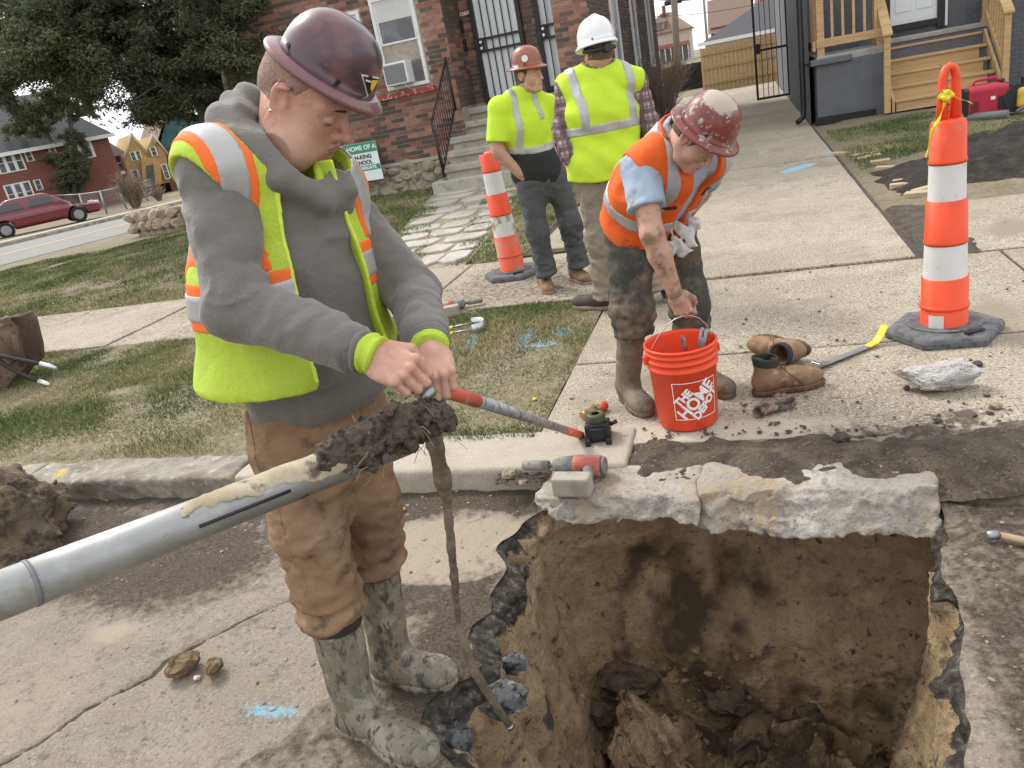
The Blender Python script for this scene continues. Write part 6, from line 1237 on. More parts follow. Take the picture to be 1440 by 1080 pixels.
def pole(u, v, h, r, label, lean=(0, 0), lamp=False):
    P_ = uvthing('utility_pole', label, 'pole', (u, v, 0)); b = MB(); b.tube([(u, v, -1), (u + lean[0], v + lean[1], h)], [r, r * .75], 10); b.build('shaft', WOODP, P_)
    if lamp: b = MB(); b.tube([(u, v, h * .9), (u - 1.6, v - .3, h * .93)], .06, 6); b.build('arm', GREYP, P_); b = MB(); b.cbox((u - 2.0, v - .4, h * .93), (.6, .25, .16)); b.build('lamp_head', BLACK, P_, bevel=.08)
    else: b = MB(); b.box((u - 1.2, v - .1, h - .9), (u + 1.2, v + .1, h - .7)); b.build('cross_arm', WOODP, P_)
    return P_
pole(-3.9, 52, 9.5, .22, 'thick weathered timber utility pole beyond the driveway', (.5, 0)); pole(-2.25, 60, 5.0, .10, 'slim pole carrying a street lamp head behind the fence', (.0, 0), True)
for k, (za, zb, lab) in enumerate(((5.2, 4.6, 'upper overhead cable strung between the poles'), (4.55, 3.4, 'lower overhead cable sagging between the poles'), (5.9, 5.4, 'topmost thin overhead cable above the poles'))):
    b = MB(); b.tube([(-9 + 12 * t, 51 + 6 * t + k, za + (zb - za) * t - .5 * math.sin(math.pi * t)) for t in [q / 8 for q in range(9)]], .018, 5); o = uvbuild(b, 'cable', BLACK); tag(o, lab, 'cable')
TARP = mat('dark_hedge_screen', (.018, .018, .022), .9, bump=((6, .5, 5, .05),)); b = MB(); b.box((-3.1, 34, -.3), (-1.5, 34.1, .95)); o = uvbuild(b, 'screen_fence', TARP, bevel=.01); tag(o, 'low black screen fence behind the bare shrub', 'fence')
# ---- bare shrubs (twigs)
TWIG = mat('bare_twigs', (.24, .185, .14), .95, layers=((20, (.22, .165, .12), .5, .7),))
def twiggy(name, label, c, rad, h, n, seed, group=None, thick=.010):
    rr = random.Random(seed); t = wthing(name, label, 'shrub', tuple(c), group); b = MB()
    for i in range(n):
        a = rr.uniform(0, 6.283); q = Vector((math.cos(a), math.sin(a), 0)); p0 = Vector(c) + q * rad * rr.uniform(0, .25); p1 = p0 + q * rad * rr.uniform(.2, .6) + Vector((0, 0, h * rr.uniform(.3, .6))); p2 = p1 + q * rad * rr.uniform(-.1, .5) + Vector((rr.gauss(0, .1) * rad, rr.gauss(0, .1) * rad, h * rr.uniform(.1, .4)))
        b.tube([p0, p1, p2], [thick, thick * .7, thick * .3], 4, caps=False)
        for k in range(7):
            s = p1.lerp(p2, rr.random()) if k % 2 else p0.lerp(p1, rr.uniform(.3, 1)); e = s + Vector((rr.gauss(0, .3) * rad, rr.gauss(0, .3) * rad, abs(rr.gauss(.15, .15)) * h)); b.tube([s, (s + e) / 2 + Vector((rr.gauss(0, .05), rr.gauss(0, .05), 0)) * rad, e], [thick * .5, thick * .35, thick * .2], 3, caps=False)
    b.build('twigs', TWIG, t); return t
twiggy('bare_shrub', 'bare brown twiggy shrub against the dark side of the brick house', uv(-1.75, 17.5, 0), .65, 1.6, 70, 4); twiggy('bare_shrub', 'bare brown twiggy shrub at the far end of the driveway edge', uv(-2.2, 24.5, 0), .9, 1.7, 70, 9, thick=.012)
# ---- soil heap and loose pavers on the right lawn
def heap(P, P3, z): 
    u, v = P[:, 0], P[:, 1]; m = np.exp(-((u - 2.9) / 1.5) ** 4 - ((v - 8.4 - .12 * (u - 2)) / .68) ** 4); return z + m * (.16 + .10 * np.clip((u - 1.6), 0, 1.5) + .10 * np.abs(fbm(P3, 2.2, 4, 5)) + .03 * fbm(P3, 9, 3, 7)) - (1 - m) * .03
HEAPM = mat('black_topsoil', (.032, .026, .021), .98, layers=((9, (.055, .045, .035), .5, .64), (50, (.085, .07, .055), .62, .72)), bump=((26, .8, 8, .04), (110, .6, 4, .01)))
soil_sheet('soil_heap', 1.15, 4.8, 7.0, 9.3, -.01, .012, 'dark heap of loose topsoil on the lawn before the grey house', 26, HEAPM, .025, 'structure', heap)
PAV = mat('tan_paver', (.44, .34, .23), .9, layers=((8, (.36, .27, .18), .45, .65),), bump=((60, .4, 5, .006),))
rr = random.Random(8)
pxs = [(1180, 216), (1212, 223), (1226, 220), (1238, 227), (1246, 236), (1272, 253), (1286, 250), (1300, 266), (1268, 260), (1232, 215), (1210, 218), (1290, 272)]
for k, (x, y) in enumerate(pxs):
    p_ = gp(x, y, .0); p_.z = -.032; b = MB(); b.box((-.10, -.05, 0), (.10, .05, .05)); o = b.build('paver_brick', PAV, None, bevel=.006); o.location = p_; o.rotation_euler = (rr.uniform(-.06, .06), rr.uniform(-.06, .06), AX + rr.uniform(-.5, .5)); tag(o, 'tan edging paver lying loose along the driveway side', 'paver', 'loose pavers along the driveway')
# ------------------------------------------------------------------ across the side street on the left
BL = R_(30.0); bx = Vector((math.cos(BL), math.sin(BL), 0)); by = Vector((-math.sin(BL), math.cos(BL), 0))
class Fac:                                            # a facade plane across the view; turns pixels into places on it
    def __init__(s, name, label, dist_px, depth, cat='house'):
        d = ray(*dist_px); s.p = Vector((0, 0, CAM_H)) + d * (depth / d.y); s.z0 = -.03 - .028 * max(0, s.p.y - 14); s.o = Vector((s.p.x, s.p.y, s.z0)); s.t = thing(name, label, cat, s.o, BL)
    def f(s, px, py, back=0.0):
        d = ray(px, py); n = by; q = s.o + by * back; t = (q - Vector((0, 0, CAM_H))).dot(n) / d.dot(n); P = Vector((0, 0, CAM_H)) + d * t - s.o; return P.dot(bx), P.z
    def box(s, name, m, px0, px1, y0, y1, par=None):   # panel between pixel corners (left-top, right-bottom), between depths y0..y1
        (xa, za), (xb, zb) = px0, px1; b = MB(); b.box((min(xa, xb), y0, min(za, zb)), (max(xa, xb), y1, max(za, zb))); return b.build(name, m, par or s.t)
def far_window(F, cx, cz, w, h, n=1, m=None):
    x, z = F.f(cx, cz); b = MB(); b.box((x - w / 2, -.06, z - h / 2), (x + w / 2, .02, z + h / 2)); fr = b.build('window', WFRAME, F.t)
    for k in range(n):
        for r in range(2): ww = w / n; b = MB(); b.box((x - w / 2 + ww * k + ww * .20, -.075, z - h / 2 + h * (.06 + .46 * r)), (x - w / 2 + ww * (k + 1) - ww * .20, -.061, z - h / 2 + h * (.48 + .46 * r))); b.build('pane', GLASS, fr)
# side street
YLINE = mat('yellow_road_paint', (.62, .42, .06), .8, layers=((20, (.5, .36, .1), .5, .65),)); ROAD = mat('side_asphalt', (.20, .195, .185), .9, layers=((2, (.17, .165, .155), .45, .65), (60, (.25, .24, .23), .5, .65, 3)), bump=((60, .3, 4, .01),))
ra, rb = gs(0, 372), gs(193, 322); rd = (rb - ra); rd.z = 0; rd.normalize(); rn = Vector((-rd.y, rd.x, 0))
def zs(p): return -.028 * min(60, max(0, p.y - 14)) * min(1, max(0, (-p.x - 4.5) / 3.0))
def strip(name, m, o0, o1, dz, label, cat, kind='structure', t0=-30, t1=60, th=0.0):
    b = MB(); n = 45; vs = []; fs = []
    for i in range(n + 1):
        t = t0 + (t1 - t0) * i / n
        for o in (o0, o1): p = ra + rd * t + rn * o; vs.append((p.x, p.y, zs(p) + dz - .034))
        if th:
            for o in (o0, o1): p = ra + rd * t + rn * o; vs.append((p.x, p.y, zs(p) + dz - th - .034))
    k = 4 if th else 2
    for i in range(n):
        a = i * k; c = (i + 1) * k; fs.append((a, c, c + 1, a + 1))
        if th: fs += [(a + 2, c + 2, c, a), (a + 1, c + 1, c + 3, a + 3)]
    b.add(vs, fs, True); o = b.build(name, m); return tag(o, label, cat, kind=kind)
wdt = abs((gs(0, 347) - ra).dot(rn)); yl = abs((gs(0, 358) - ra).dot(rn))
strip('side_road', ROAD, 0, wdt, .012, 'grey side street beyond the front lawn', 'road'); strip('road_line', YLINE, yl - .12, yl + .12, .018, 'faded yellow centre line on the side street', 'road marking')
strip('kerb', OLDKERB, wdt, wdt + .25, .11, 'grey kerb on the far side of the side street', 'kerb', th=.2); strip('far_path', KERB, wdt + 3.0, wdt + 4.4, .02, 'pale pavement beyond the chain link fence', 'pavement')
# houses
H1 = Fac('brick_house', 'red brick two storey house with white windows behind the red car', (60, 290), 52)
x0, _ = H1.f(-140, 300); x1, _ = H1.f(172, 250); zt = H1.f(60, 205)[1]
b = MB(); b.box((x0, 0, -.5), (x1, 9, zt)); b.build('wall', RBRK, H1.t); b = MB(); b.add([(x0 - .4, -.5, zt - .1), (x1 + .4, -.5, zt - .1), (x1 + .4, 9.5, zt - .1), (x0 - .4, 9.5, zt - .1), (x0 + 3, 4.5, zt + 3.4), (x1 - 3, 4.5, zt + 3.4)], [(0, 1, 5, 4), (1, 2, 5), (2, 3, 4, 5), (3, 0, 4), (3, 2, 1, 0)]); b.build('roof', SHING, H1.t)
b = MB(); b.box((x0 - .4, -.55, zt - .22), (x1 + .4, -.51, zt)); b.build('gutter', WFRAME, H1.t)
far_window(H1, 14, 228, 1.5, 1.2, 3); far_window(H1, 28, 271, 1.5, 1.2, 3); far_window(H1, 41, 220, .42, .6); far_window(H1, 54, 260, .42, .65); far_window(H1, 75, 215, .42, .6); far_window(H1, 120, 208, .9, 1.3)
H2 = Fac('brick_house', 'dark brick house with porch roof and grey downpipe beside the yellow house', (150, 270), 60)
x0, _ = H2.f(120, 260); x1, _ = H2.f(180, 245); zt = H2.f(150, 222)[1]; b = MB(); b.box((x0, 0, -1), (x1, 9, zt)); b.build('wall', RBRK, H2.t); b = MB(); b.add([(x0 - .4, -.5, zt), (x1 + .4, -.5, zt), (x1 - 1.5, 4.5, zt + 2.8), (x0 + 1, 4.5, zt + 2.8)], [(0, 1, 2, 3)]); b.build('roof', SHING, H2.t)
pz = H2.f(135, 248)[1]; b = MB(); b.box((x0 + .1, -2.0, pz - .2), (x0 + 2.6, .0, pz)); b.build('porch_roof', WFRAME, H2.t); b = MB(); b.box((x0 + 1.5, -1.9, -1), (x0 + 1.9, -1.5, pz - .2)); b.build('porch_column', RBRK, H2.t); b = MB(); b.tube([(x0 + 2.9, -.1, -1), (x0 + 2.9, -.1, zt)], .07, 6); b.build('downpipe', WFRAME, H2.t); far_window(H2, 172, 240, .5, 1.2)
YELW = mat('yellow_brick', (.47, .31, .12), .9, layers=((3, (.40, .26, .10), .45, .65),)); TRIMC = mat('pale_trim', (.60, .52, .40), .8)
H3 = Fac('yellow_house', 'yellow brick cottage with two steep front gables across the side street', (205, 262), 60)
def poly_px(F, name, m, pts, y0, y1): q = [F.f(*p) for p in pts]; b = MB(); b.prism([(z, x) for x, z in q], (y0, y1), axis=1); return b.build(name, m, F.t)
poly_px(H3, 'wall', YELW, [(186, 266), (175, 226), (184, 189), (204, 214), (207, 224), (209, 262)], 0, 7); poly_px(H3, 'wall', YELW, [(206, 264), (203, 222), (214, 191), (234, 216), (240, 256)], .3, 7)
for a, c in (((175, 226), (184, 187)), ((184, 187), (205, 213)), ((205, 216), (214, 189)), ((214, 189), (236, 217))): qa, qc = H3.f(*a), H3.f(*c); b = MB(); b.tube([(qa[0], -.1, qa[1]), (qc[0], -.1, qc[1])], .07, 4); b.build('barge_board', TRIMC, H3.t)
far_window(H3, 191, 219, .75, .62, 2); far_window(H3, 216, 213, .45, .65); far_window(H3, 191, 248, .55, .95); far_window(H3, 233, 241, .42, 1.1)
poly_px(H3, 'entrance_arch', YELW, [(198, 262), (196, 228), (203, 222), (216, 222), (222, 228), (224, 258)], -1.0, -.02); poly_px(H3, 'entrance_door', GLASS, [(204, 260), (202, 234), (212, 231), (215, 258)], -1.06, -1.005)
H4 = Fac('brick_house', 'brick house with teal gable beyond the yellow cottage', (262, 255), 62); x0, _ = H4.f(236, 250); x1, _ = H4.f(330, 230); zt = H4.f(250, 206)[1]
b = MB(); b.box((x0, 0, -1), (x1, 8, zt)); b.build('wall', RBRK, H4.t); b = MB(); b.prism([(zt, x0), (zt + 3.4, (x0 + x1) / 2 - .5), (zt, x1)], (-.1, 8), axis=1); b.build('gable', mat('teal_siding', (.045, .12, .125), .8), H4.t); b = MB(); b.add([(x0 - .5, -.6, zt - .2), (x0 - .5, 8.4, zt - .2), ((x0 + x1) / 2 - .5, 8.4, zt + 3.7), ((x0 + x1) / 2 - .5, -.6, zt + 3.7)], [(0, 1, 2, 3)]); b.build('roof', BROOF, H4.t); far_window(H4, 283, 180, .7, .8)
# cars
def car(name, label, p, rz, paint, L=4.6, glass=True):
    t = thing(name, label, 'car', p, rz)
    wx = (-1.38, 1.36)
    def body(P):
        d = rbox(P, (0, 0, .52), (L / 2, .86, .26), .16); hood = plane(P, (.75, 0, .80), (.11, 0, 1)); d = smax(smin(d, rbox(P, (.0, 0, .66), (L / 2 - .06, .82, .18), .14), .1), np.where(P[:, 0] > .6, hood, -1), .04)
        d = smax(d, (np.abs(P[:, 1]) - .88 + .02 * np.abs(P[:, 2] - .6)), .05)
        for x in wx: d = smax(d, -(np.sqrt((P[:, 0] - x) ** 2 + (P[:, 2] - .32) ** 2) - .37), .02)
        return d
    def cabin(P): return smax(smax(smax(rbox(P, (-.28, 0, 1.02), (1.55, .74, .42), .2), plane(P, (.62, 0, 1.30), (.55, 0, .75)), .06), plane(P, (-1.25, 0, 1.28), (-.45, 0, .75)), .06), np.abs(P[:, 1]) - .78 + .28 * (P[:, 2] - .8), .05)
    V, F = snet(lambda P: smin(body(P), cabin(P), .05), (-L / 2 - .1, -1, .1), (L / 2 + .1, 1, 1.55), .035); bo = mesh_np('body', V, F, paint, t)
    CG = mat('car_glass', (.03, .033, .036), .08, spec=.7)
    def gl(P):
        side = np.maximum(np.maximum(np.abs(P[:, 2] - 1.12) - .17, np.abs(np.abs(P[:, 1]) - .8) - .25), np.minimum(np.abs(P[:, 0] - .18) - .52, np.abs(P[:, 0] + .92) - .48) + .6 * np.clip(P[:, 2] - 1.0, 0, .4)); ws = np.maximum(np.abs(P[:, 1]) - .60, np.maximum(np.abs(P[:, 2] - 1.12) - .20, .45 - np.abs(P[:, 0] + .3) ))
        return smax(cabin(P) - .006, np.minimum(side, ws), .01)
    V, F = snet(gl, (-2.2, -1, .8), (1.6, 1, 1.5), .03); mesh_np('glass', V, F, CG, t)
    for x in wx:
        for s in (-1, 1):
            w = MB(); w.tube([(x, s * .66, .32), (x, s * .86, .32)], .32, 22); wo_ = w.build('wheel', mat('tyre_rubber', (.02, .02, .021), .8), t); w = MB(); w.tube([(x, s * .80, .32), (x, s * .872, .32)], [.21, .19], 16); w.build('rim', mat('alloy_rim', (.36, .36, .37), .35, metal=.8), wo_)
    for s in (-1, 1): w = MB(); w.cbox((L / 2 - .12, s * .64, .66), (.10, .17, .07)); w.build('headlight', mat('headlight', (.6, .6, .6), .15), t, bevel=.03)
    return t
CARR = mat('dark_red_car_paint', (.14, .012, .022), .25, coat=.8); CARK = mat('black_car_paint', (.012, .013, .016), .25, coat=.8); VANW = mat('white_van_paint', (.55, .56, .57), .35, coat=.4)
cq_ = ray(58, 312); mid = Vector((cq_.x / cq_.y * 34, 34, 0)); cf, cr = gs(98, 305), gs(22, 325); cd = (cf - cr); ang = BL + .06
car('parked_car', 'dark red sedan parked behind the chain link fence', (mid.x, mid.y, zs(mid) - .03), ang, CARR)
q = gs(232, 268); car('parked_car', 'black sedan parked before the yellow cottage', (q.x, q.y, zs(q) - .03), ang + .5, CARK); q = gs(136, 281); car('parked_car', 'white sedan seen nose on behind the red car', (q.x, q.y, zs(q) - .03), ang - 1.2, VANW, 4.4)
# chain link fence
CL = thing('chain_link_fence', 'grey chain link fence in front of the red car', 'fence', (0, 0, 0)); GALV = mat('galvanised', (.36, .37, .37), .5, metal=.6)
pp = []
for (x, y, xt, yt) in ((14, 318, 0, 285), (35, 318, 24, 282), (78, 305, 68, 274), (120, 302, 111, 272), (150, 300, 140, 268), (178, 293, 165, 262), (208, 282, 196, 256), (222, 272, 214, 250)):
    p0 = gs(x, y); p0.z = zs(p0) - .03; d = ray(xt, yt); t = math.hypot(p0.x, p0.y) / math.hypot(d.x, d.y); h = CAM_H + d.z * t; p1 = Vector((d.x * t, d.y * t, h)); pp.append((p0, p1)); b = MB(); b.tube([p0, p1], .045, 8); b.build('post', GALV, CL)
for k in range(len(pp) - 1):
    b = MB(); b.tube([pp[k][1] - Vector((0, 0, .05)), pp[k + 1][1] - Vector((0, 0, .05))], .025, 6); b.build('top_rail', GALV, CL)
    b = MB(); n = 14
    for i in range(n):
        for s in (0, 1): t = (i + .5) / n; t2 = min(1, max(0, t + (.18 if s else -.18))); b.tube([pp[k][0].lerp(pp[k + 1][0], t), pp[k][1].lerp(pp[k + 1][1], t2)], .006, 3, caps=False)
    b.build('wire_mesh', GALV, CL)
q = gs(192, 292); twiggy('bare_shrub', 'bare clipped shrub beside the chain link fence', (q.x, q.y, zs(q)), .7, 1.7, 70, 14, thick=.03); q = gs(225, 282); twiggy('bare_shrub', 'small bare shrub near the black sedan', (q.x, q.y, zs(q)), .4, .8, 40, 15, thick=.03)
# low dry stone wall
SW = wthing('stone_wall', 'low wall of pale field stones at the edge of the front lawn', 'wall', tuple(gs(225, 328))); SWM = mat('pale_field_stone', (.38, .31, .22), .9, layers=((3, (.46, .38, .27), .48, .6), (7, (.24, .20, .155), .55, .68)), bump=((12, .6, 8, .03),))
a, c = gs(197, 331), gs(262, 325); off = ORG[SW.name]; k = 0
for r in range(2):
    t = -.02 * r
    while t < 1.0:
        w = rr.uniform(.28, .5); p_ = a.lerp(c, t) ; o = rock('stone', (w * .52, .22, .15), 300 + k, SWM, SW, sub=2, amp=.4); o.location = (p_.x - off.x, p_.y - off.y, zs(p_) - off.z + .04 + r * .21); o.rotation_euler.z = rr.uniform(-.3, .3) + math.atan2(c.y - a.y, c.x - a.x); t += w / (c - a).length; k += 1
b = MB(); m0 = a.lerp(c, .5); dd = (c - a).normalized(); nn = Vector((-dd.y, dd.x, 0)); b.add([a - nn * .02 + Vector((0, 0, -.2)), c - nn * .02 + Vector((0, 0, -.2)), c + nn * .2 + Vector((0, 0, -.2)), a + nn * .2 + Vector((0, 0, -.2)), a - nn * .02 + Vector((0, 0, .36)), c - nn * .02 + Vector((0, 0, .36)), c + nn * .2 + Vector((0, 0, .36)), a + nn * .2 + Vector((0, 0, .36))], [(0, 3, 2, 1), (4, 5, 6, 7), (0, 1, 5, 4), (1, 2, 6, 5), (2, 3, 7, 6), (3, 0, 4, 7)]); b.build('core', STONE, SW)
# ------------------------------------------------------------------ evergreen trees
BARK = mat('grey_bark', (.075, .062, .052), .95, layers=((5, (.12, .10, .085), .5, .68, 5, (4, 4, .6)),), bump=((14, .8, 6, .03),)); SNAG = mat('bare_snag', (.30, .24, .17), .95, bump=((20, .5, 5, .02),))
LEAF = mat('evergreen_sprays', (.03, .045, .018), .85)
def leafc(m):
    N, Lk, b = nodes_of(m); rp = N.new('ShaderNodeValToRGB'); Lk.new(attr_sock(m, 'tone'), rp.inputs[0]); e = rp.color_ramp.elements; e[0].color = (.045, .060, .040, 1); e[1].position = .55; e[1].color = (.105, .122, .062, 1); q = e.new(1.0); q.color = (.21, .195, .095, 1); Lk.new(rp.outputs[0], b.inputs['Base Color'])
    tr = N.new('ShaderNodeBsdfTranslucent'); mx = N.new('ShaderNodeMixShader'); mx.inputs[0].default_value = .22; Lk.new(rp.outputs[0], tr.inputs[0]); Lk.new(b.outputs[0], mx.inputs[1]); Lk.new(tr.outputs[0], mx.inputs[2]); Lk.new(mx.outputs[0], N['Material Output'].inputs[0])
leafc(LEAF)
def evergreen(name, label, base, trunk_pts, trunk_r, boughs, seed, n_per, size=.11):
    """boughs: list of (start, end, radius of foliage round the outer part)"""
    t = wthing(name, label, 'tree', tuple(base)); rs = np.random.RandomState(seed); b = MB()
    for tp, tr in zip(trunk_pts, trunk_r): b.tube(tp, tr, 10)
    b.build('trunk', BARK, t); lb = MB(); C = []; T = []
    for (s, e, r, n) in boughs:
        s = np.array(s); e = np.array(e); mid = (s + e) / 2 + rs.normal(0, .12, 3) * np.linalg.norm(e - s) * .5; lb.tube([s, mid, e], [.06, .035, .012], 6); twig = []
        for k in range(12):
            tt = rs.uniform(.25, 1.0); p = s * (1 - tt) ** 2 + 2 * mid * tt * (1 - tt) + e * tt * tt if True else None; q = p + rs.normal(0, 1, 3) * r * np.array([.65, .65, .45]); lb.tube([p, (p + q) / 2 + rs.normal(0, .04, 3), q], [.014, .009, .004], 4, caps=False); twig.append((p, q))
        m = int(n_per * n)
        for (p, q) in twig:
            k = m // len(twig); f = rs.uniform(.15, 1.15, k)[:, None]; c = p + (q - p) * f + rs.normal(0, 1, (k, 3)) * r * .13 * np.array([1, 1, .8]); c[:, 2] -= np.abs(rs.normal(0, .10, k)) * r; C.append(c); T.append(np.clip(rs.normal(.42, .1) + rs.normal(0, .14, k) + .18 * (c[:, 2] - c[:, 2].mean()) / r, 0, 1))
    lb.build('branches', BARK, t); C = np.concatenate(C); T = np.concatenate(T); n = len(C)
    d = rs.normal(0, 1, (n, 3)); d[:, 2] = d[:, 2] * .5 - .55; d /= np.linalg.norm(d, axis=1)[:, None]; w = np.cross(d, rs.normal(0, 1, (n, 3))); w /= np.linalg.norm(w, axis=1)[:, None]; s = (size * rs.uniform(.6, 1.3, n))[:, None]
    V = np.stack([C - w * s * .10, C + d * s * .45 - w * s * .17, C + d * s, C + d * s * .5 + w * s * .16], 1).reshape(-1, 3); F = np.arange(n * 4).reshape(-1, 4)
    mesh_np('crown', V, F, LEAF, t, False, {'tone': np.repeat(T, 4)}); return t
rs_ = random.Random(77)
def bough_to(px, py, y, org_, r, n): return (tuple(org_), tuple(yp(px, py, y)), r, n)
tb = Vector((-4.40, 14.6, -.05)); tk1 = [tb, yp(302, 190, 14.6), yp(282, 120, 14.6), yp(262, 40, 14.5), yp(240, -60, 14.4), yp(225, -200, 14.3)]; tk2 = [tb + Vector((.25, .1, 0)), yp(322, 195, 14.7), yp(303, 120, 14.8), yp(290, 20, 14.9), yp(280, -150, 15.0)]
bg_ = []
for k in range(30):                                   # right and middle of the crown, above the gap
    x = rs_.uniform(170, 420); y = rs_.uniform(-90, 135 if 150 < x < 330 else 110) - max(0, (x - 330)) * .35; o = tk1[3].lerp(tk1[4], rs_.random()) if x < 260 else tk2[2].lerp(tk2[3], rs_.random()); bg_.append(bough_to(x, y, rs_.uniform(13.2, 16), o, rs_.uniform(.45, .75), 1.0))
for (x, y) in ((215, 150), (240, 165), (190, 140), (255, 140), (180, 115), (200, 165), (228, 130)): bg_.append(bough_to(x, y, rs_.uniform(13.6, 15.4), tk1[2].lerp(tk1[3], rs_.random()), .42, .8))
for k in range(34):                                   # heavy left limb, reaching out and up
    x = rs_.uniform(-90, 190); y = rs_.uniform(-90, 140) ; bg_.append(bough_to(x, y, rs_.uniform(13, 16.5), yp(rs_.uniform(90, 200), rs_.uniform(-20, 50), 14.3), rs_.uniform(.45, .8), 1.05))
evergreen('evergreen_tree', 'tall dark evergreen with two leaning trunks beside the brick house', tb, (tk1, tk2, [tk1[4], yp(150, 10, 14.3), yp(60, 30, 14.2)]), ([.23, .20, .18, .16, .12, .07], [.21, .19, .16, .13, .07], [.11, .09, .04]), bg_, 5, 4300, size=.078)
tb2 = gs(102, 300); tb2.z = zs(tb2); sc2 = tb2.y / 1.0; b2 = []
lk2 = [tb2, yp(104, 250, tb2.y), yp(100, 180, tb2.y), yp(92, 100, tb2.y), yp(85, 20, tb2.y)]
for k in range(44):
    y = rs_.uniform(40, 262); hw = 12 + 42 * math.sin(min(1, (268 - y) / 130) * 1.5); x = 100 + rs_.uniform(-1, 1) * hw - (250 - y) * .06; b2.append(bough_to(x, y, tb2.y + rs_.uniform(-1.2, 1.2), yp(101 - (250 - y) * .05, y - 8, tb2.y), .62, .62))
for (x, y) in ((30, 170), (10, 150), (45, 190), (20, 185), (55, 160), (5, 175)): b2.append(bough_to(x, y, tb2.y + rs_.uniform(-1, 1), yp(92, 150, tb2.y), .7, .6))
evergreen('evergreen_tree', 'slender drooping evergreen near the chain link fence', tb2, (lk2,), ([.16, .15, .13, .1, .05],), b2, 6, 4200, size=.17)
b = MB(); b.tube([yp(330, 215, 14.0), yp(322, 140, 14.0), yp(312, 92, 14.0), yp(306, 62, 14.0)], [.055, .05, .045, .02], 8); sp = yp(330, 215, 14.0); b.tube([Vector((sp.x + .05, sp.y, -.1)), sp], .055, 8); o = b.build('dead_trunk', SNAG); tag(o, 'pale dead stem standing bare beside the evergreen trunks', 'dead tree')
# ------------------------------------------------------------------ tools and things on the ground
def z_on(px, py, X, Y_): d = ray(px, py); return CAM_H + d.z * math.hypot(X, Y_) / math.hypot(d.x, d.y)
def dirM(p, q, up=(0, 0, 1)):                          # frame with z from p to q
    z = (Vector(q) - Vector(p)).normalized(); u = Vector(up); x = u.cross(z); x = x.normalized() if x.length > 1e-4 else Vector((1, 0, 0)); y = z.cross(x); M = Matrix.Identity(4)
    for i in range(3): M[i][0], M[i][1], M[i][2], M[i][3] = x[i], y[i], z[i], Vector(p)[i]
    return M
ORP = mat('orange_plastic', (.80, .075, .018), .45, layers=((5, (.70, .065, .018), .45, .65), (24, (.42, .12, .06), .62, .72), (6, (.60, .13, .06), .58, .70, 8)), bump=((30, .1, 4, .003),)); WSH = mat('white_sheeting', (.68, .67, .65), .4, layers=((6, (.60, .585, .56), .5, .7), (20, (.32, .29, .25), .64, .72, 8)))
WSHD = mat('muddy_sheeting', (.66, .65, .62), .45, layers=((7, (.36, .29, .20), .50, .56, 8),)); ORPD = mat('muddy_orange_plastic', (.74, .10, .04), .5, layers=((7, (.40, .22, .15), .50, .58, 8), (20, (.55, .15, .09), .5, .62)))
RUB = mat('recycled_rubber', (.12, .124, .13), .85, layers=((5, (.17, .175, .18), .48, .64), (30, (.075, .075, .075), .5, .62), (9, (.24, .22, .185), .62, .70, 8)), bump=((60, .4, 5, .004),))
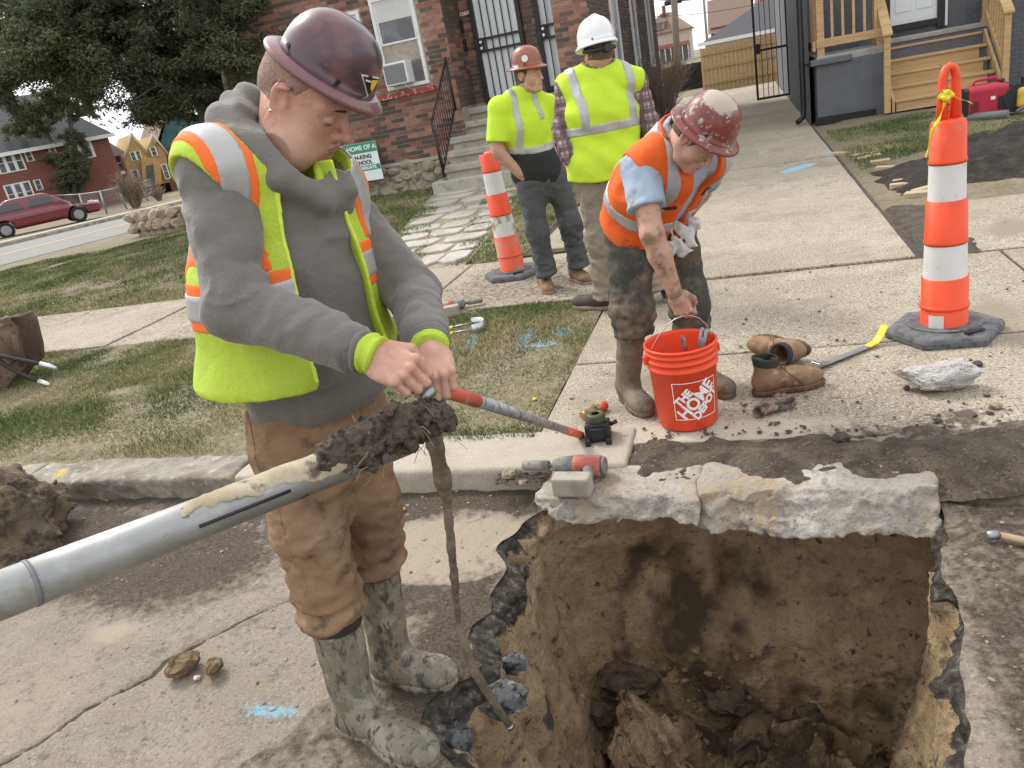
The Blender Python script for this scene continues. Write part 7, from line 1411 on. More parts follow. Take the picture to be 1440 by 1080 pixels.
def channelizer(base, zs_, rs_, label, dirty=False, tape=False, lean=(0, 0), loop=True):
    """zs_: heights of the band edges from the foot up; the post narrows in collared steps"""
    t = wthing('traffic_channelizer', label, 'traffic cone', tuple(base)); B = Vector(base)
    hexr = .265; s = MB(); poly = [(hexr * math.cos(R_(30 + 60 * k) + .2), hexr * math.sin(R_(30 + 60 * k) + .2) * .98) for k in range(6)]
    bs = MB(); n = 6; rings = [(1.0, 0), (1.0, .030), (.955, .048), (.60, .062), (.44, .060)]; vs = []
    for (k, z) in rings: vs += [B + Vector((x * k, y * k, z)) for x, y in poly]
    fs = [(i * n + j, i * n + (j + 1) % n, (i + 1) * n + (j + 1) % n, (i + 1) * n + j) for i in range(len(rings) - 1) for j in range(n)] + [tuple(range(n))[::-1], tuple((len(rings) - 1) * n + j for j in range(n))]; bs.add(vs, fs); bo = bs.build('base', RUB, t, bevel=.008, seg=2)
    rg = MB(); rg.lathe([(.128, .060), (.150, .064), (.158, .066), (.166, .063)], 32, Matrix.Translation(B)); rg.build('base_ring', RUB, bo)
    gp_ = MB(); gp_.cbox((0, 0, 0), (.045, .012, .004), Matrix.Translation(B + Vector((.03, -.19, .0612))) @ Matrix.Rotation(.1, 4, 'Z')); gp_.build('hand_slot', BLACK, bo)
    ax = lambda z: B + Vector((lean[0] * z, lean[1] * z, z)); n = len(zs_) - 1
    for i in range(n):
        z0, z1 = zs_[i], zs_[i + 1]; r0, r1 = rs_[i], rs_[i + 1]; white = i % 2 == 1; m = MB(); N_ = 28
        prof = [(r0 - .012, z0), (r0, z0 + .004), (r0, z0 + .016), (r0 - .004, z0 + .022), (r1 + .001, z1 - .003), (r1 - .008, z1)] if not white else [(r0 - .006, z0), (r1 - .004, z1)]
        Mt = Matrix.Translation(B); m.lathe(prof, N_, Mt, fn=lambda p, r, z, a: p + Vector((lean[0] * z, lean[1] * z, 0))); o = m.build('white_band' if white else 'orange_band', ((WSHD if i == 1 and dirty else WSH) if white else (ORPD if (dirty and i == 0) else ORP)), t)
        if i == 0: c = MB(); zc = z0 + (z1 - z0) * .5; rc = r0 + (r1 - r0) * .5; c.lathe([(rc - .003, zc - .012), (rc + .005, zc - .006), (rc + .005, zc + .004), (rc - .004, zc + .012)], N_, Mt, fn=lambda p, r, z, a: p + Vector((lean[0] * z, lean[1] * z, 0))); c.build('collar', ORPD if dirty else ORP, o)
    zt = zs_[-1]; rt = rs_[-1]; c = MB(); c.lathe([(rt, zt - .004), (rt - .003, zt + .008), (rt * .7, zt + .016), (.001, zt + .018)], 28, Matrix.Translation(B)); c.build('shoulder', ORP, t)
    h = MB(); H_ = .235; w = .030; pts = [ax(zt) + Vector((-w, 0, .0)), ax(zt) + Vector((-w * 1.0, 0, .10)), ax(zt) + Vector((-w * .95, 0, H_ - .045)), ax(zt) + Vector((-w * .6, 0, H_ - .01)), ax(zt) + Vector((0, 0, H_)), ax(zt) + Vector((w * .6, 0, H_ - .01)), ax(zt) + Vector((w * .95, 0, H_ - .045)), ax(zt) + Vector((w, 0, .10)), ax(zt) + Vector((w, 0, .0))]
    h.tube(pts, [.026, .022, .019, .018, .018, .018, .019, .022, .026], 12); loop and h.build('handle', ORP, t, smooth=True)
    lb = MB(); rl = rs_[0] + .001
    for k in range(6): a0 = R_(-158 + k * 6); a1 = R_(-158 + (k + 1) * 6); lb.add([B + Vector((rl * math.cos(a), rl * math.sin(a), z)) for a, z in ((a0, zs_[0] + .05), (a1, zs_[0] + .05), (a1, zs_[0] + .115), (a0, zs_[0] + .115))], [(0, 1, 2, 3)])
    if not dirty: lb.build('label', WSH, t)
    return t, ax(zt)
cb = gp(1327, 468); zz = [z_on(x, y, cb.x, cb.y) for x, y in ((1327, 466), (1330, 387), (1331, 341), (1332, 279), (1333, 229), (1335, 172))]
CR, ctop = channelizer(cb, zz, [.108, .100, .094, .085, .080, .072], 'orange and white channelizer with yellow tape on its handle beside the concrete chunk')
TAPE = mat('caution_tape', (.75, .56, .02), .5, layers=((26, (.03, .03, .02), .60, .63, 2),))
def ribbon(pts, w, name, m, parent, seed=0):
    b = MB(); rr_ = random.Random(seed); vs = []; n = len(pts)
    for i, p in enumerate(pts): d = Vector((rr_.gauss(0, .4), rr_.gauss(0, .4), 1 if i % 2 else .2)).normalized(); sd = Vector((math.cos(i * 1.1 + seed), math.sin(i * 1.3 + seed), .3 * math.sin(i))).normalized(); vs += [Vector(p) - sd * w / 2, Vector(p) + sd * w / 2]
    b.add(vs, [(2 * i, 2 * i + 1, 2 * i + 3, 2 * i + 2) for i in range(n - 1)], True); o = b.build(name, m, parent); s = o.modifiers.new('thickness', 'SOLIDIFY'); s.thickness = .0025; subdiv(o, 2); return o
TP = wthing('caution_tape', 'yellow caution tape knotted round the channelizer handle', 'tape', tuple(ctop)); kz = ctop + Vector((-.03, -.012, .12))
sdf_obj('knot', lambda P: chain(P, [kz + Vector((-.025, -.01, .01)), kz + Vector((.0, -.022, .012)), kz + Vector((.02, -.018, -.006)), kz + Vector((-.01, -.026, -.012)), kz + Vector((-.03, -.012, .0))], [.011, .013, .012, .012, .01], .006) + .004 * vn(P, 70, 4), tuple(kz - Vector((.07, .07, .06))), tuple(kz + Vector((.07, .05, .06))), .0035, TAPE, TP)
ribbon([kz + Vector((.0, -.02, 0)), kz + Vector((-.02, -.03, -.06)), kz + Vector((-.05, -.03, -.11)), kz + Vector((-.075, -.025, -.15)), kz + Vector((-.085, -.03, -.21)), kz + Vector((-.095, -.02, -.26))], .035, 'tape_tail', TAPE, TP, 3); ribbon([kz + Vector((.02, -.02, 0)), kz + Vector((.05, -.035, -.03)), kz + Vector((.085, -.03, -.035)), kz + Vector((.115, -.03, -.06))], .03, 'tape_tail', TAPE, TP, 7)
ca = gp(723, 387); zz2 = [z_on(x, y, ca.x, ca.y) for x, y in ((723, 385), (716, 329), (711, 301), (706, 270), (700, 240), (695, 214))]
channelizer(ca, zz2, [.108, .102, .094, .087, .080, .072], 'muddy orange and white channelizer beside the worker in lime tee', True, lean=(-.03, 0.0), loop=False)

# ---- bucket with tools
BKT = mat('orange_bucket', (.80, .068, .02), .4, layers=((3, (.72, .062, .02), .45, .65), (22, (.50, .20, .12), .64, .71, 8), (9, (.62, .12, .07), .60, .72, 8))); WPR = mat('white_print', (.80, .79, .77), .5); WIRE = mat('zinc_wire', (.55, .55, .53), .35, metal=.8)
bc = gp(968, 590); BK = wthing('bucket', 'orange hardware store bucket with white lettering and wire handle', 'bucket', tuple(bc)); HB = .372; rb0, rb1 = .128, .148
def rad(z): return rb0 + (rb1 - rb0) * z / HB
b = MB(); prof = [(.001, .006), (rb0 - .004, .004), (rb0, .010), (rad(.27), .27), (rad(.27) + .008, .274), (rad(.28) + .008, .281), (rad(.285), .286), (rad(.305), .305), (rad(.305) + .007, .308), (rad(.312) + .007, .314), (rad(.318), .318), (rad(.335), .335), (rad(.335) + .006, .338), (rad(.342) + .006, .344), (rad(.348), .348), (rad(.36), .360), (rad(.37) + .007, .363), (rad(.37) + .007, .371), (rad(.37) - .003, .373), (rad(.36) - .005, .36), (rb0 - .005, .014), (.001, .012)]
b.lathe(prof, 56, Matrix.Translation(bc)); bk = b.build('pail', BKT, BK)
fa = R_(-90 + 5)                                      # the printed side faces the street
def wrapb(co, zc, rot):
    x = co.x * math.cos(rot) - co.y * math.sin(rot); y = co.x * math.sin(rot) + co.y * math.cos(rot); z = zc + y; r = rad(z) + .0012 + co.z; a = fa + x / .137; return Vector((r * math.cos(a), r * math.sin(a), z))
lz = .145
for nm, (x0, x1, y0, y1) in dict(a=(-.098, -.0945, -.085, .088), b=(.0945, .098, -.085, .088), c=(-.0945, .0945, -.085, -.0815), d=(-.0945, .0945, .0845, .088)).items():
    m_ = MB(); n = 1 if nm in 'ab' else 24
    for i in range(n): xa = x0 + (x1 - x0) * i / n; xb = x0 + (x1 - x0) * (i + 1) / n; m_.add([wrapb(Vector((x, y, 0)), lz, 0) + bc for x, y in ((xa, y0), (xb, y0), (xb, y1), (xa, y1))], [(0, 1, 2, 3)])
    m_.build('logo_border', WPR, bk)
for s, sz, dy, dx in (('THE', .055, .058, -.030), ('HOME', .088, .0, 0), ('DEPOT', .055, -.056, .012)):
    th = R_(45); 
    def wp(co, s=s, sz=sz, dy=dy, dx=dx):
        k = {'THE': 1.0, 'HOME': .92, 'DEPOT': 1.0}[s]; q = Vector((co.x * k + dx, co.y + dy, co.z)); return wrapb(Vector((q.x * .88, q.y * .88, q.z * .3)), lz, th) 
    text_mesh(s, sz, None, WPR, bk, 'lettering', .0005, .0028, wp)
hd = J4['wrR'] + Vector((.025, -.015, -.095)); wr_ = MB(); e1 = bc + Vector((-rad(.31) - .008, .0, .315)); e2 = bc + Vector((rad(.31) + .008, 0.0, .315)); wr_.tube([e1, e1.lerp(hd, .55) + Vector((-.03, 0, .02)), hd + Vector((-.04, 0, .0)), hd + Vector((.03, 0, .0)), e2.lerp(hd, .55) + Vector((.035, 0, .03)), e2], .0028, 6); subdiv(wr_.build('wire_handle', WIRE, BK), 1)
for e in (e1, e2): m_ = MB(); m_.cbox(e, (.012, .016, .020)); m_.build('handle_lug', BKT, BK, bevel=.005)
STEEL = mat('worn_steel', (.30, .30, .30), .4, metal=.85, layers=((14, (.20, .17, .14), .55, .68),)); REDGRIP = mat('red_grip', (.45, .03, .03), .5)
def pliers(base, top, sc_, label, seed):
    t = wthing('wrench', label, 'wrench', tuple(base)); M = dirM(base, top); L = (Vector(top) - Vector(base)).length; b = MB(); b.cbox((0, 0, L * .38), (.010, .006, L * .38), M); b.build('handle', REDGRIP, t, bevel=.004); b = MB(); b.prism([(-.020, L * .74), (.020, L * .74), (.026, L * .88), (.020, L), (.006, L * .98), (.004, L * .88), (-.004, L * .88), (-.010, L), (-.024, L * .97), (-.026, L * .86)], (-.008, .008), M @ Matrix.Rotation(R_(90), 4, 'X') @ Matrix.Rotation(R_(-90), 4, 'Z') if False else M @ Matrix(((1, 0, 0, 0), (0, 0, 1, 0), (0, 1, 0, 0), (0, 0, 0, 1)))); b.build('jaw', STEEL, t, bevel=.003)
pliers(bc + Vector((.03, .02, .02)), bc + Vector((.02, .02, .385)), 1, 'red handled steel wrench standing in the bucket', 1); pliers(bc + Vector((.0, -.04, .03)), bc + Vector((.115, .01, .405)), 1, 'steel wrench leaning over the bucket rim', 2)

# ---- worn boots, glove, pry bar, concrete chunk
def loose_boot(pos, rz, rx, label, seed):
    t = thing('work_boot', label, 'boot', pos, rz, 'pair of empty work boots', rot=(rx, 0, rz)); L = .30
    def f(P):
        a = ell(P, (.065, 0, .055), (.078, .043, .055)); a = smin(a, ell(P, (.215, 0, .046), (.098, .051, .048)), .03); a = smin(a, cap(P, (.07, 0, .07), (.18, 0, .065), .046, .042), .03); a = smin(a, cap(P, (.062, 0, .07), (.052, 0, .175), .050, .052), .035); a = smax(a, P[:, 2] - .168 - .10 * (.05 - P[:, 0]) , .006)
        a = smax(a, -cap(P, (.062, 0, .075), (.050, 0, .24), .036, .046), .006); a = smax(a, .016 - P[:, 2], .006); return a + .003 * vn(P, 26, seed) + .004 * np.sin(P[:, 0] * 130 + 3 * vn(P, 14, 3)) * np.exp(-((P[:, 0] - .14) / .03) ** 2)
    V, F = snet(f, (-.03, -.08, 0), (.34, .08, .23), .0045); up = mesh_np('upper', V, F, TANBOOT, t)
    V, F = snet(lambda P: smax(smin(ell(P * A3(1, 1, 0), (.065, 0, 0), (.080, .047, 1)), ell(P * A3(1, 1, 0), (.205, 0, 0), (.115, .056, 1)), .03) + .003 * (np.sin(P[:, 0] * 200) > 0) * (P[:, 2] < .014), np.abs(P[:, 2] - .013) - .013, .003), (-.04, -.08, -.01), (.35, .08, .04), .0045); mesh_np('sole', V, F, BRNBOOT, t)
    V, F = snet(lambda P: smax(np.abs(cap(P, (.062, 0, .07), (.050, 0, .24), .049, .050)) - .007, np.abs(P[:, 2] - .158 - .10 * (.05 - P[:, 0])) - .020, .006), (-.03, -.08, .1), (.14, .08, .22), .004); mesh_np('padded_collar', V, F, mat('boot_lining', (.03, .035, .034), .9), t)
    lc = MB()
    for k in range(4): x = .115 + k * .020; z = .128 - k * .017; lc.tube([(x, -.032, z - .012), (x + .004, -.012, z + .008), (x + .008, .012, z + .008), (x + .004, .032, z - .012)], .0025, 5)
    lc.tube([(.11, -.02, .14), (.13, -.055, .11), (.18, -.06, .06), (.21, -.058, .03)], .0025, 5); lc.build('laces', BRNBOOT, up); return t
loose_boot(gp(1062, 556) + Vector((0, 0, .002)), R_(-2), 0, 'scuffed tan work boot standing upright by the bucket', 3)
lb2 = loose_boot(gp(1148, 508) + Vector((-.02, .03, .055)), R_(128), R_(-80), 'scuffed tan work boot lying on its side behind the upright boot', 8)
GLV = mat('muddy_glove', (.20, .15, .115), .95, layers=((18, (.05, .045, .04), .48, .58), (26, (.36, .19, .15), .58, .68), (40, (.40, .37, .32), .62, .7)), bump=((40, .5, 6, .006),)); gq = gp(1086, 575) + Vector((0, 0, .014))
gl = wthing('work_glove', 'muddy work glove lying flat before the boots', 'glove', tuple(gq)); gx = Vector((.80, .58, 0)).normalized(); gy = Vector((-gx.y, gx.x, 0))
def glf(P):
    q = P - A3(*gq); a = q @ A3(*gx); b_ = q @ A3(*gy); Q = np.stack([a, b_, q[:, 2]], 1); d = ell(Q, (0, 0, .008), (.06, .048, .022)); d = smin(d, cap(Q, (-.09, 0, .012), (-.02, 0, .010), .030, .026), .02)
    for k in range(4): d = smin(d, cap(Q, (.04, -.032 + .021 * k, .006), (.10 + .012 * math.sin(k), -.042 + .026 * k, .004), .013, .011), .006)
    d = smin(d, cap(Q, (-.02, -.04, .006), (.045, -.075, .004), .013, .011), .008); return smax(d, -cap(Q, (-.16, 0, .014), (-.075, 0, .012), .024, .018), .004) + .004 * vn(P, 50, 5)
sdf_obj('glove_body', glf, tuple(gq - Vector((.16, .16, .03))), tuple(gq + Vector((.16, .16, .06))), .004, GLV, gl)
pa, pb = gp(1147, 520), gp(1222, 490); PB = wthing('pry_bar', 'flat grey pry bar with yellow painted tip', 'pry bar', tuple(pa)); dd = (pb - pa); dd.z = 0; L = dd.length; M = Matrix.Translation(pa + Vector((0, 0, .008))) @ Matrix.Rotation(math.atan2(dd.y, dd.x), 4, 'Z')
def flatbar(sec, w, h, name, m, par):
    b = MB(); vs = []
    for (x, z, ww) in sec: vs += [M @ Vector((x, -ww, z)), M @ Vector((x, ww, z)), M @ Vector((x, ww, z + h)), M @ Vector((x, -ww, z + h))]
    n = len(sec); fs = [(4 * i + k, 4 * i + (k + 1) % 4, 4 * i + 4 + (k + 1) % 4, 4 * i + 4 + k) for i in range(n - 1) for k in range(4)] + [(3, 2, 1, 0), (4 * n - 4, 4 * n - 3, 4 * n - 2, 4 * n - 1)]; b.add(vs, fs); return b.build(name, m, par, bevel=.002)
flatbar([(0, .02, .026), (.04, .006, .024), (.08, 0, .019), (.30, 0, .017), (.335, .002, .018)], 0, .008, 'blade', STEEL, PB); flatbar([(.336, .002, .0185), (.39, .006, .020), (.42, .03, .021), (.455, .075, .020)], 0, .0085, 'painted_tip', mat('yellow_paint', (.80, .58, .01), .45), PB)
ck = gp(1315, 548); CC = rock('concrete_chunk', (.17, .085, .065), 41, mat('pale_concrete', (.52, .49, .46), .9, layers=((8, (.40, .37, .34), .5, .66), (40, (.25, .23, .21), .6, .7)), bump=((22, 1.0, 9, .03), (90, .8, 6, .010))), None, loc=ck, rot=(0, .05, AX), sub=5, amp=.6); tag(CC, 'broken lump of pale concrete in front of the hexagonal cone base', 'concrete chunk')

# ---- muddy tube, probe, painted bar
ALU = mat('dull_aluminium', (.33, .33, .32), .5, metal=.6, layers=((2.5, (.25, .25, .24), .45, .65), (9, (.40, .40, .39), .55, .68), (18, (.05, .042, .036), .65, .69, 8), (5, (.20, .165, .11), .60, .68, 8)), bump=((12, .1, 4, .003),)); MUD = mat('wet_mud', (.10, .078, .057), .85, layers=((18, (.13, .102, .074), .5, .64), (45, (.03, .025, .020), .5, .62), (70, (.17, .135, .10), .66, .73)), bump=((40, .9, 8, .015), (160, .7, 4, .004))); PCLAY = mat('smeared_clay', (.42, .375, .265), .85, layers=((9, (.33, .27, .17), .45, .6), (14, (.10, .08, .055), .58, .66)), bump=((40, .5, 6, .005),))
def at(px, py, dep): d = ray(px, py); return Vector((0, 0, CAM_H)) + d * dep
t0, t1, t2, t3 = at(-90, 872, .97), at(0, 836, 1.06), at(480, 652, 1.40), at(608, 586, 1.505); TR = .0325
t1 = t0 + (t2 - t0).normalized() * (t1 - t0).dot((t2 - t0).normalized())
tu = wthing('metal_tube', 'long dull aluminium sampling tube reaching in over the street, its end caked in mud', 'tube', tuple(t2)); ax_ = (t2 - t0).normalized()
b = MB(); ts = [t0 + (t3 - t0) * 0, t1]; e3 = t2 + ax_ * .15; b.tube([t0, t0.lerp(t2, .5), t2, e3], TR, 36); b.build('pipe', ALU, tu)
jr = t1.lerp(t2, .055); b = MB(); b.tube([jr - ax_ * .003, jr + ax_ * .003], TR + .0012, 36); b.build('joint_ring', GREYP, tu)
upv = Vector((0, -.62, 1)); upv = (upv - ax_ * upv.dot(ax_)).normalized()
def on_tube(P, a, b_): q = P - A3(*a); t = q @ A3(*ax_); rad_ = q - t[:, None] * A3(*ax_); return t, rad_, np.linalg.norm(rad_, axis=1)
LT = (t2 - t1).length; s1 = t1 + ax_ * LT * .42
def clayf(P):
    t, rd_, r = on_tube(P, s1, None); up_ = rd_ @ A3(*upv); L_ = LT * .58 + .05; return smax(smax(r - TR - .0016 - .002 * vn(P, 40, 3), .036 - .026 * np.clip(t / L_, 0, 1) ** .6 - up_ + .008 * vn(P, 16, 5) + .005 * vn(P, 45, 6), .003), np.maximum(-t - .02 * vn(P, 20, 7), t - L_), .006)
sdf_obj('clay_smear', clayf, [min(s1[i], e3[i]) - .06 for i in range(3)], [max(s1[i], e3[i]) + .06 for i in range(3)], .0042, PCLAY, tu)
sl0 = t1 + ax_ * LT * .47; b = MB(); sdv = ax_.cross(upv).normalized(); nv = (upv * .45 - sdv * (-.89)).normalized()
nv = (Vector((0, -1, .12)) - ax_ * Vector((0, -1, .12)).dot(ax_)).normalized(); b.tube([sl0 + nv * (TR - .002), sl0 + ax_ * .16 + nv * (TR - .002)], .0042, 6); b.build('slot', BLACK, tu); hl = t2 - ax_ * .01; b = MB(); b.tube([hl + nv * (TR - .003), hl + nv * (TR + .0012)], .0065, 12); b.build('hole', BLACK, tu)
m0 = t2 - ax_ * .035
def mudf(P):
    pts = [m0 + Vector((0, 0, .014)), m0.lerp(t3, .35) + Vector((0, 0, .014)), m0.lerp(t3, .7) + Vector((0, 0, .012)), t3]; d = chain(P, pts, [.026, .034, .037, .033], .02); d = smin(d, sph(P, t3 + Vector((.006, 0, -.012)), .032), .02)
    return d + .012 * fbm(P, 26, 5, 3) - .010 * np.abs(fbm(P, 55, 4, 8)) + .005 * vn(P, 130, 5)
sdf_obj('mud_cake', mudf, [min(m0[i], t3[i]) - .1 for i in range(3)], [max(m0[i], t3[i]) + .1 for i in range(3)], .0036, MUD, tu)
rr_ = random.Random(4); b = MB()
for k in range(60):
    p_ = m0.lerp(t3, rr_.random()) + Vector((rr_.gauss(0, 1), rr_.gauss(0, 1), rr_.gauss(0, 1))).normalized() * .045; q_ = p_ + Vector((rr_.gauss(0, .022), rr_.gauss(0, .022), rr_.gauss(-.006, .02))); b.tube([p_, (p_ + q_) / 2 + Vector((0, 0, rr_.uniform(-.008, .01))), q_], .0007, 3, caps=False)
o = b.build('rootlets', mat('dry_root', (.33, .27, .19), .9), tu); o['kind'] = 'stuff'
PRB = wthing('soil_probe', 'mud covered steel probe with grey cross handle, its tip in the pit edge', 'probe', tuple(gp(712, 1010, -.1))); DRY = mat('dried_mud_steel', (.16, .125, .085), .85, layers=((12, (.10, .08, .058), .45, .6), (30, (.24, .195, .14), .56, .68), (60, (.045, .04, .035), .62, .7)), bump=((50, .7, 7, .008),))
pr = [yp(600, 552, 1.50), yp(612, 625, 1.55), yp(628, 700, 1.58), yp(645, 880, 1.63), yp(665, 940, 1.63), yp(716, 1020, 1.60)]
sdf_obj('shaft', lambda P: chain(P, pr[:2] + [pr[2]] + [pr[3]], [.019, .019, .012, .0085], .006) + .003 * fbm(P, 60, 3, 4) - .010 * np.exp(-(np.linalg.norm(P - A3(*pr[2].lerp(pr[1], .35)), axis=1) / .03) ** 2), [min(p[i] for p in pr) - .06 for i in range(3)], [max(p[i] for p in pr) + .06 for i in range(3)], .0042, DRY, PRB)
b = MB(); b.tube([pr[3] - Vector((0, 0, -.01)), pr[4], pr[5]], [.010, .013, .010], 10); crumple(b.build('auger_tip', DRY, PRB), .002, 60); b = MB(); b.tube([pr[5], pr[5] + (pr[5] - pr[4]).normalized() * .012], .010, 10); b.build('tip_cap', STEEL, PRB)
hB = at(604, 556, 1.50); hA = GRIP[W1.name + '1'][0]; hA = hA + (hA - hB).normalized() * .045; b = MB(); b.tube([hA, hB], .0125, 14); b.build('cross_handle', mat('grey_green_pipe', (.23, .22, .17), .5, metal=.4, layers=((20, (.15, .14, .10), .5, .65),)), PRB); b = MB(); b.tube([hA.lerp(hB, .90), hB + (hB - hA).normalized() * .006], .017, 14); b.build('handle_end', STEEL, PRB)
g0 = GRIP[W1.name + '-1'][0]; g1 = gp(818, 617) + Vector((0, 0, .018)); br = wthing('painted_bar', 'steel bar with orange painted ends leaning from the worker to the pavement', 'bar', tuple(g1)); ZB_ = mat('scuffed_zinc_bar', (.36, .37, .38), .5, metal=.5, layers=((30, (.20, .20, .20), .5, .6), (50, (.55, .55, .54), .55, .65)), bump=((60, .3, 5, .003),)); ORB = mat('worn_orange_paint', (.62, .13, .08), .55, layers=((16, (.58, .38, .33), .55, .66),))
b = MB(); b.tube([g0.lerp(g1, .12), g0.lerp(g1, .78)], .0155, 14); b.build('shaft', ZB_, br); g0 = g0 + (g0 - g1).normalized() * .012; b = MB(); b.tube([g0, g0.lerp(g1, .15)], .0165, 14); b.build('painted_end', ORB, br); b = MB(); b.tube([g0.lerp(g1, .78), g1], .0175, 14); b.build('painted_end', ORB, br, bevel=.004)

# ---- cordless impact wrench and friends
REDTL = mat('dirty_red_tool', (.38, .09, .06), .6, layers=((14, (.30, .25, .21), .48, .6, 8),)); GRYTL = mat('dusty_grey_tool', (.17, .165, .155), .7, layers=((12, (.27, .25, .215), .48, .62, 8), (30, (.08, .078, .075), .55, .66)), bump=((40, .4, 6, .005),)); BAT = mat('dusty_battery', (.34, .31, .25), .85, layers=((14, (.26, .235, .19), .5, .65),), bump=((40, .4, 6, .005),))
def impact(pos, rz, label, tilt=0.0, f=1):
    t = thing('impact_wrench', label, 'power tool', pos, rz, rot=(tilt, 0, rz)); b = MB(); b.tube([(-.13, 0, .04), (-.125, 0, .04), (-.03, 0, .04), (-.01, 0, .04)], [.030, .042, .044, .040], 20); b.build('motor_housing', REDTL, t); b = MB(); b.tube([(-.012, 0, .04), (.045, 0, .04), (.075, 0, .04)], [.041, .036, .022], 18); b.build('hammer_case', GRYTL, t); b = MB(); b.tube([(.07, 0, .04), (.10, 0, .04)], .010, 8); b.tube([(.095, 0, .04), (.20, 0, .04), (.21, 0, .04)], [.020, .021, .017], 14); b.build('socket', GRYTL, t)
    b = MB(); b.tube([(-.07, 0, .04), (-.085, -.06 * f, .037), (-.095, -.125 * f, .035)], [.028, .021, .023], 14); b.build('handle', GRYTL, t); b = MB(); b.cbox((-.045, -.150 * f, .042), (.075, .036, .040)); b.build('battery', BAT, t, bevel=.010, seg=2); b = MB(); b.tube([(-.132, 0, .04), (-.142, 0, .04)], [.040, .034], 18); b.build('rear_cap', GRYTL, t); b = MB(); b.cbox((-.052, -.045 * f, .038), (.008, .016, .008)); b.build('trigger', BLACK, t, bevel=.003); return t
iq = gp(806, 668, .0); impact(Vector((iq.x, iq.y, .004)), AX + R_(176), 'red and grey impact wrench lying on the broken kerb slab', f=-1); iq = gp(642, 436); impact(iq, AX + R_(20), 'muddy red impact wrench lying on the grass edge by the pavement')
BRS = mat('brass', (.38, .25, .12), .45, metal=.6, layers=((20, (.25, .17, .10), .5, .65),)); vq = gp(836, 584); VL = wthing('brass_valve', 'brass corporation valve with a red cap beside the black saddle', 'valve', tuple(vq)); vd = Vector((.86, .5, 0)).normalized(); o_ = vq + Vector((0, 0, .024)) - vd * .07
for a, e, r0, nm, m in ((0, .03, .019, 'thread', BRS), (.028, .052, .024, 'nut', BRS), (.050, .085, .018, 'body', BRS), (.083, .105, .023, 'nut', BRS), (.104, .145, .020, 'cap', mat('red_cap', (.70, .05, .03), .45))): b = MB(); b.tube([o_ + vd * a, o_ + vd * e], r0, 6 if nm == 'nut' else 16, smooth=nm != 'nut'); b.build(nm, m, VL)
b = MB(); b.tube([o_ + vd * .067, o_ + vd * .067 + Vector((0, 0, .035))], .010, 10); b.build('stem', BRS, VL)
sq = gp(843, 618); SD = wthing('pipe_saddle', 'black plastic pipe saddle clamp with olive green ring on top', 'pipe fitting', tuple(sq)); Ms = Matrix.Translation(sq) @ Matrix.Rotation(AX + R_(8), 4, 'Z')
b = MB(); b.prism([(-.050, .0), (.050, .0), (.050, .085), (-.050, .085)], (-.055, .055), Ms @ Matrix.Rotation(R_(-10), 4, 'X'), axis=0); b.build('saddle_body', BLACK, SD, bevel=.010, seg=2)
for x in (-.045, .045): b = MB(); b.cbox((x, -.062, .018), (.012, .018, .018), Ms); b.build('clamp_foot', BLACK, SD, bevel=.004)
b = MB(); b.cbox((0, -.058, .055), (.030, .006, .026), Ms); b.build('rib', BLACK, SD, bevel=.004); b = MB(); b.lathe([(.018, .125), (.018, .128), (.036, .128), (.040, .122), (.040, .095), (.034, .086)], 26, Ms); b.build('threaded_ring', mat('olive_plastic', (.055, .07, .03), .5), SD); b = MB(); b.tube([Ms @ Vector((.055, .02, .06)), Ms @ Vector((.085, .02, .07))], .010, 8); b.build('bolt', BLACK, SD)
cq = gp(668, 466); CLM = wthing('band_clamp', 'stainless repair band clamp with two long bolts lying on the grass', 'clamp', tuple(cq)); b = MB(); vs = []; Rr = .085
for k in range(19): a = R_(-100 + 200 * k / 18); vs += [cq + Vector((Rr * math.cos(a) * .9, Rr * math.sin(a), .002)), cq + Vector((Rr * math.cos(a) * .9, Rr * math.sin(a), .075))]
b.add(vs, [(2 * i, 2 * i + 2, 2 * i + 3, 2 * i + 1) for i in range(18)], True); o = b.build('band', WIRE, CLM); s_ = o.modifiers.new('thickness', 'SOLIDIFY'); s_.thickness = .003
for s in (-1, 1): b = MB(); b.tube([cq + Vector((-.01, s * Rr * .9, .04)), cq + Vector((-.15, s * Rr * .8 + .02, .035))], .007, 8); bo_ = b.build('bolt', STEEL, CLM); b = MB(); b.tube([cq + Vector((-.145, s * Rr * .8 + .02, .035)), cq + Vector((-.17, s * Rr * .8 + .022, .034))], .010, 8); b.build('bolt_cap', mat('yellow_cap', (.72, .62, .05), .5), bo_)
hq = gp(1400, 752, -.04); HM = wthing('hammer', 'steel headed hammer with worn wooden handle in the soil beside the pit', 'hammer', tuple(hq)); ha, hb_ = gp(1378, 746, -.03), gp(1470, 768, -.03); b = MB(); b.tube([ha.lerp(hb_, .3), hb_], [.011, .014], 10); b.build('handle', mat('worn_wood', (.33, .23, .14), .8), HM); b = MB(); b.tube([ha - Vector((.0, .03, 0)), ha.lerp(hb_, .28)], [.014, .017], 10); b.build('head', STEEL, HM)

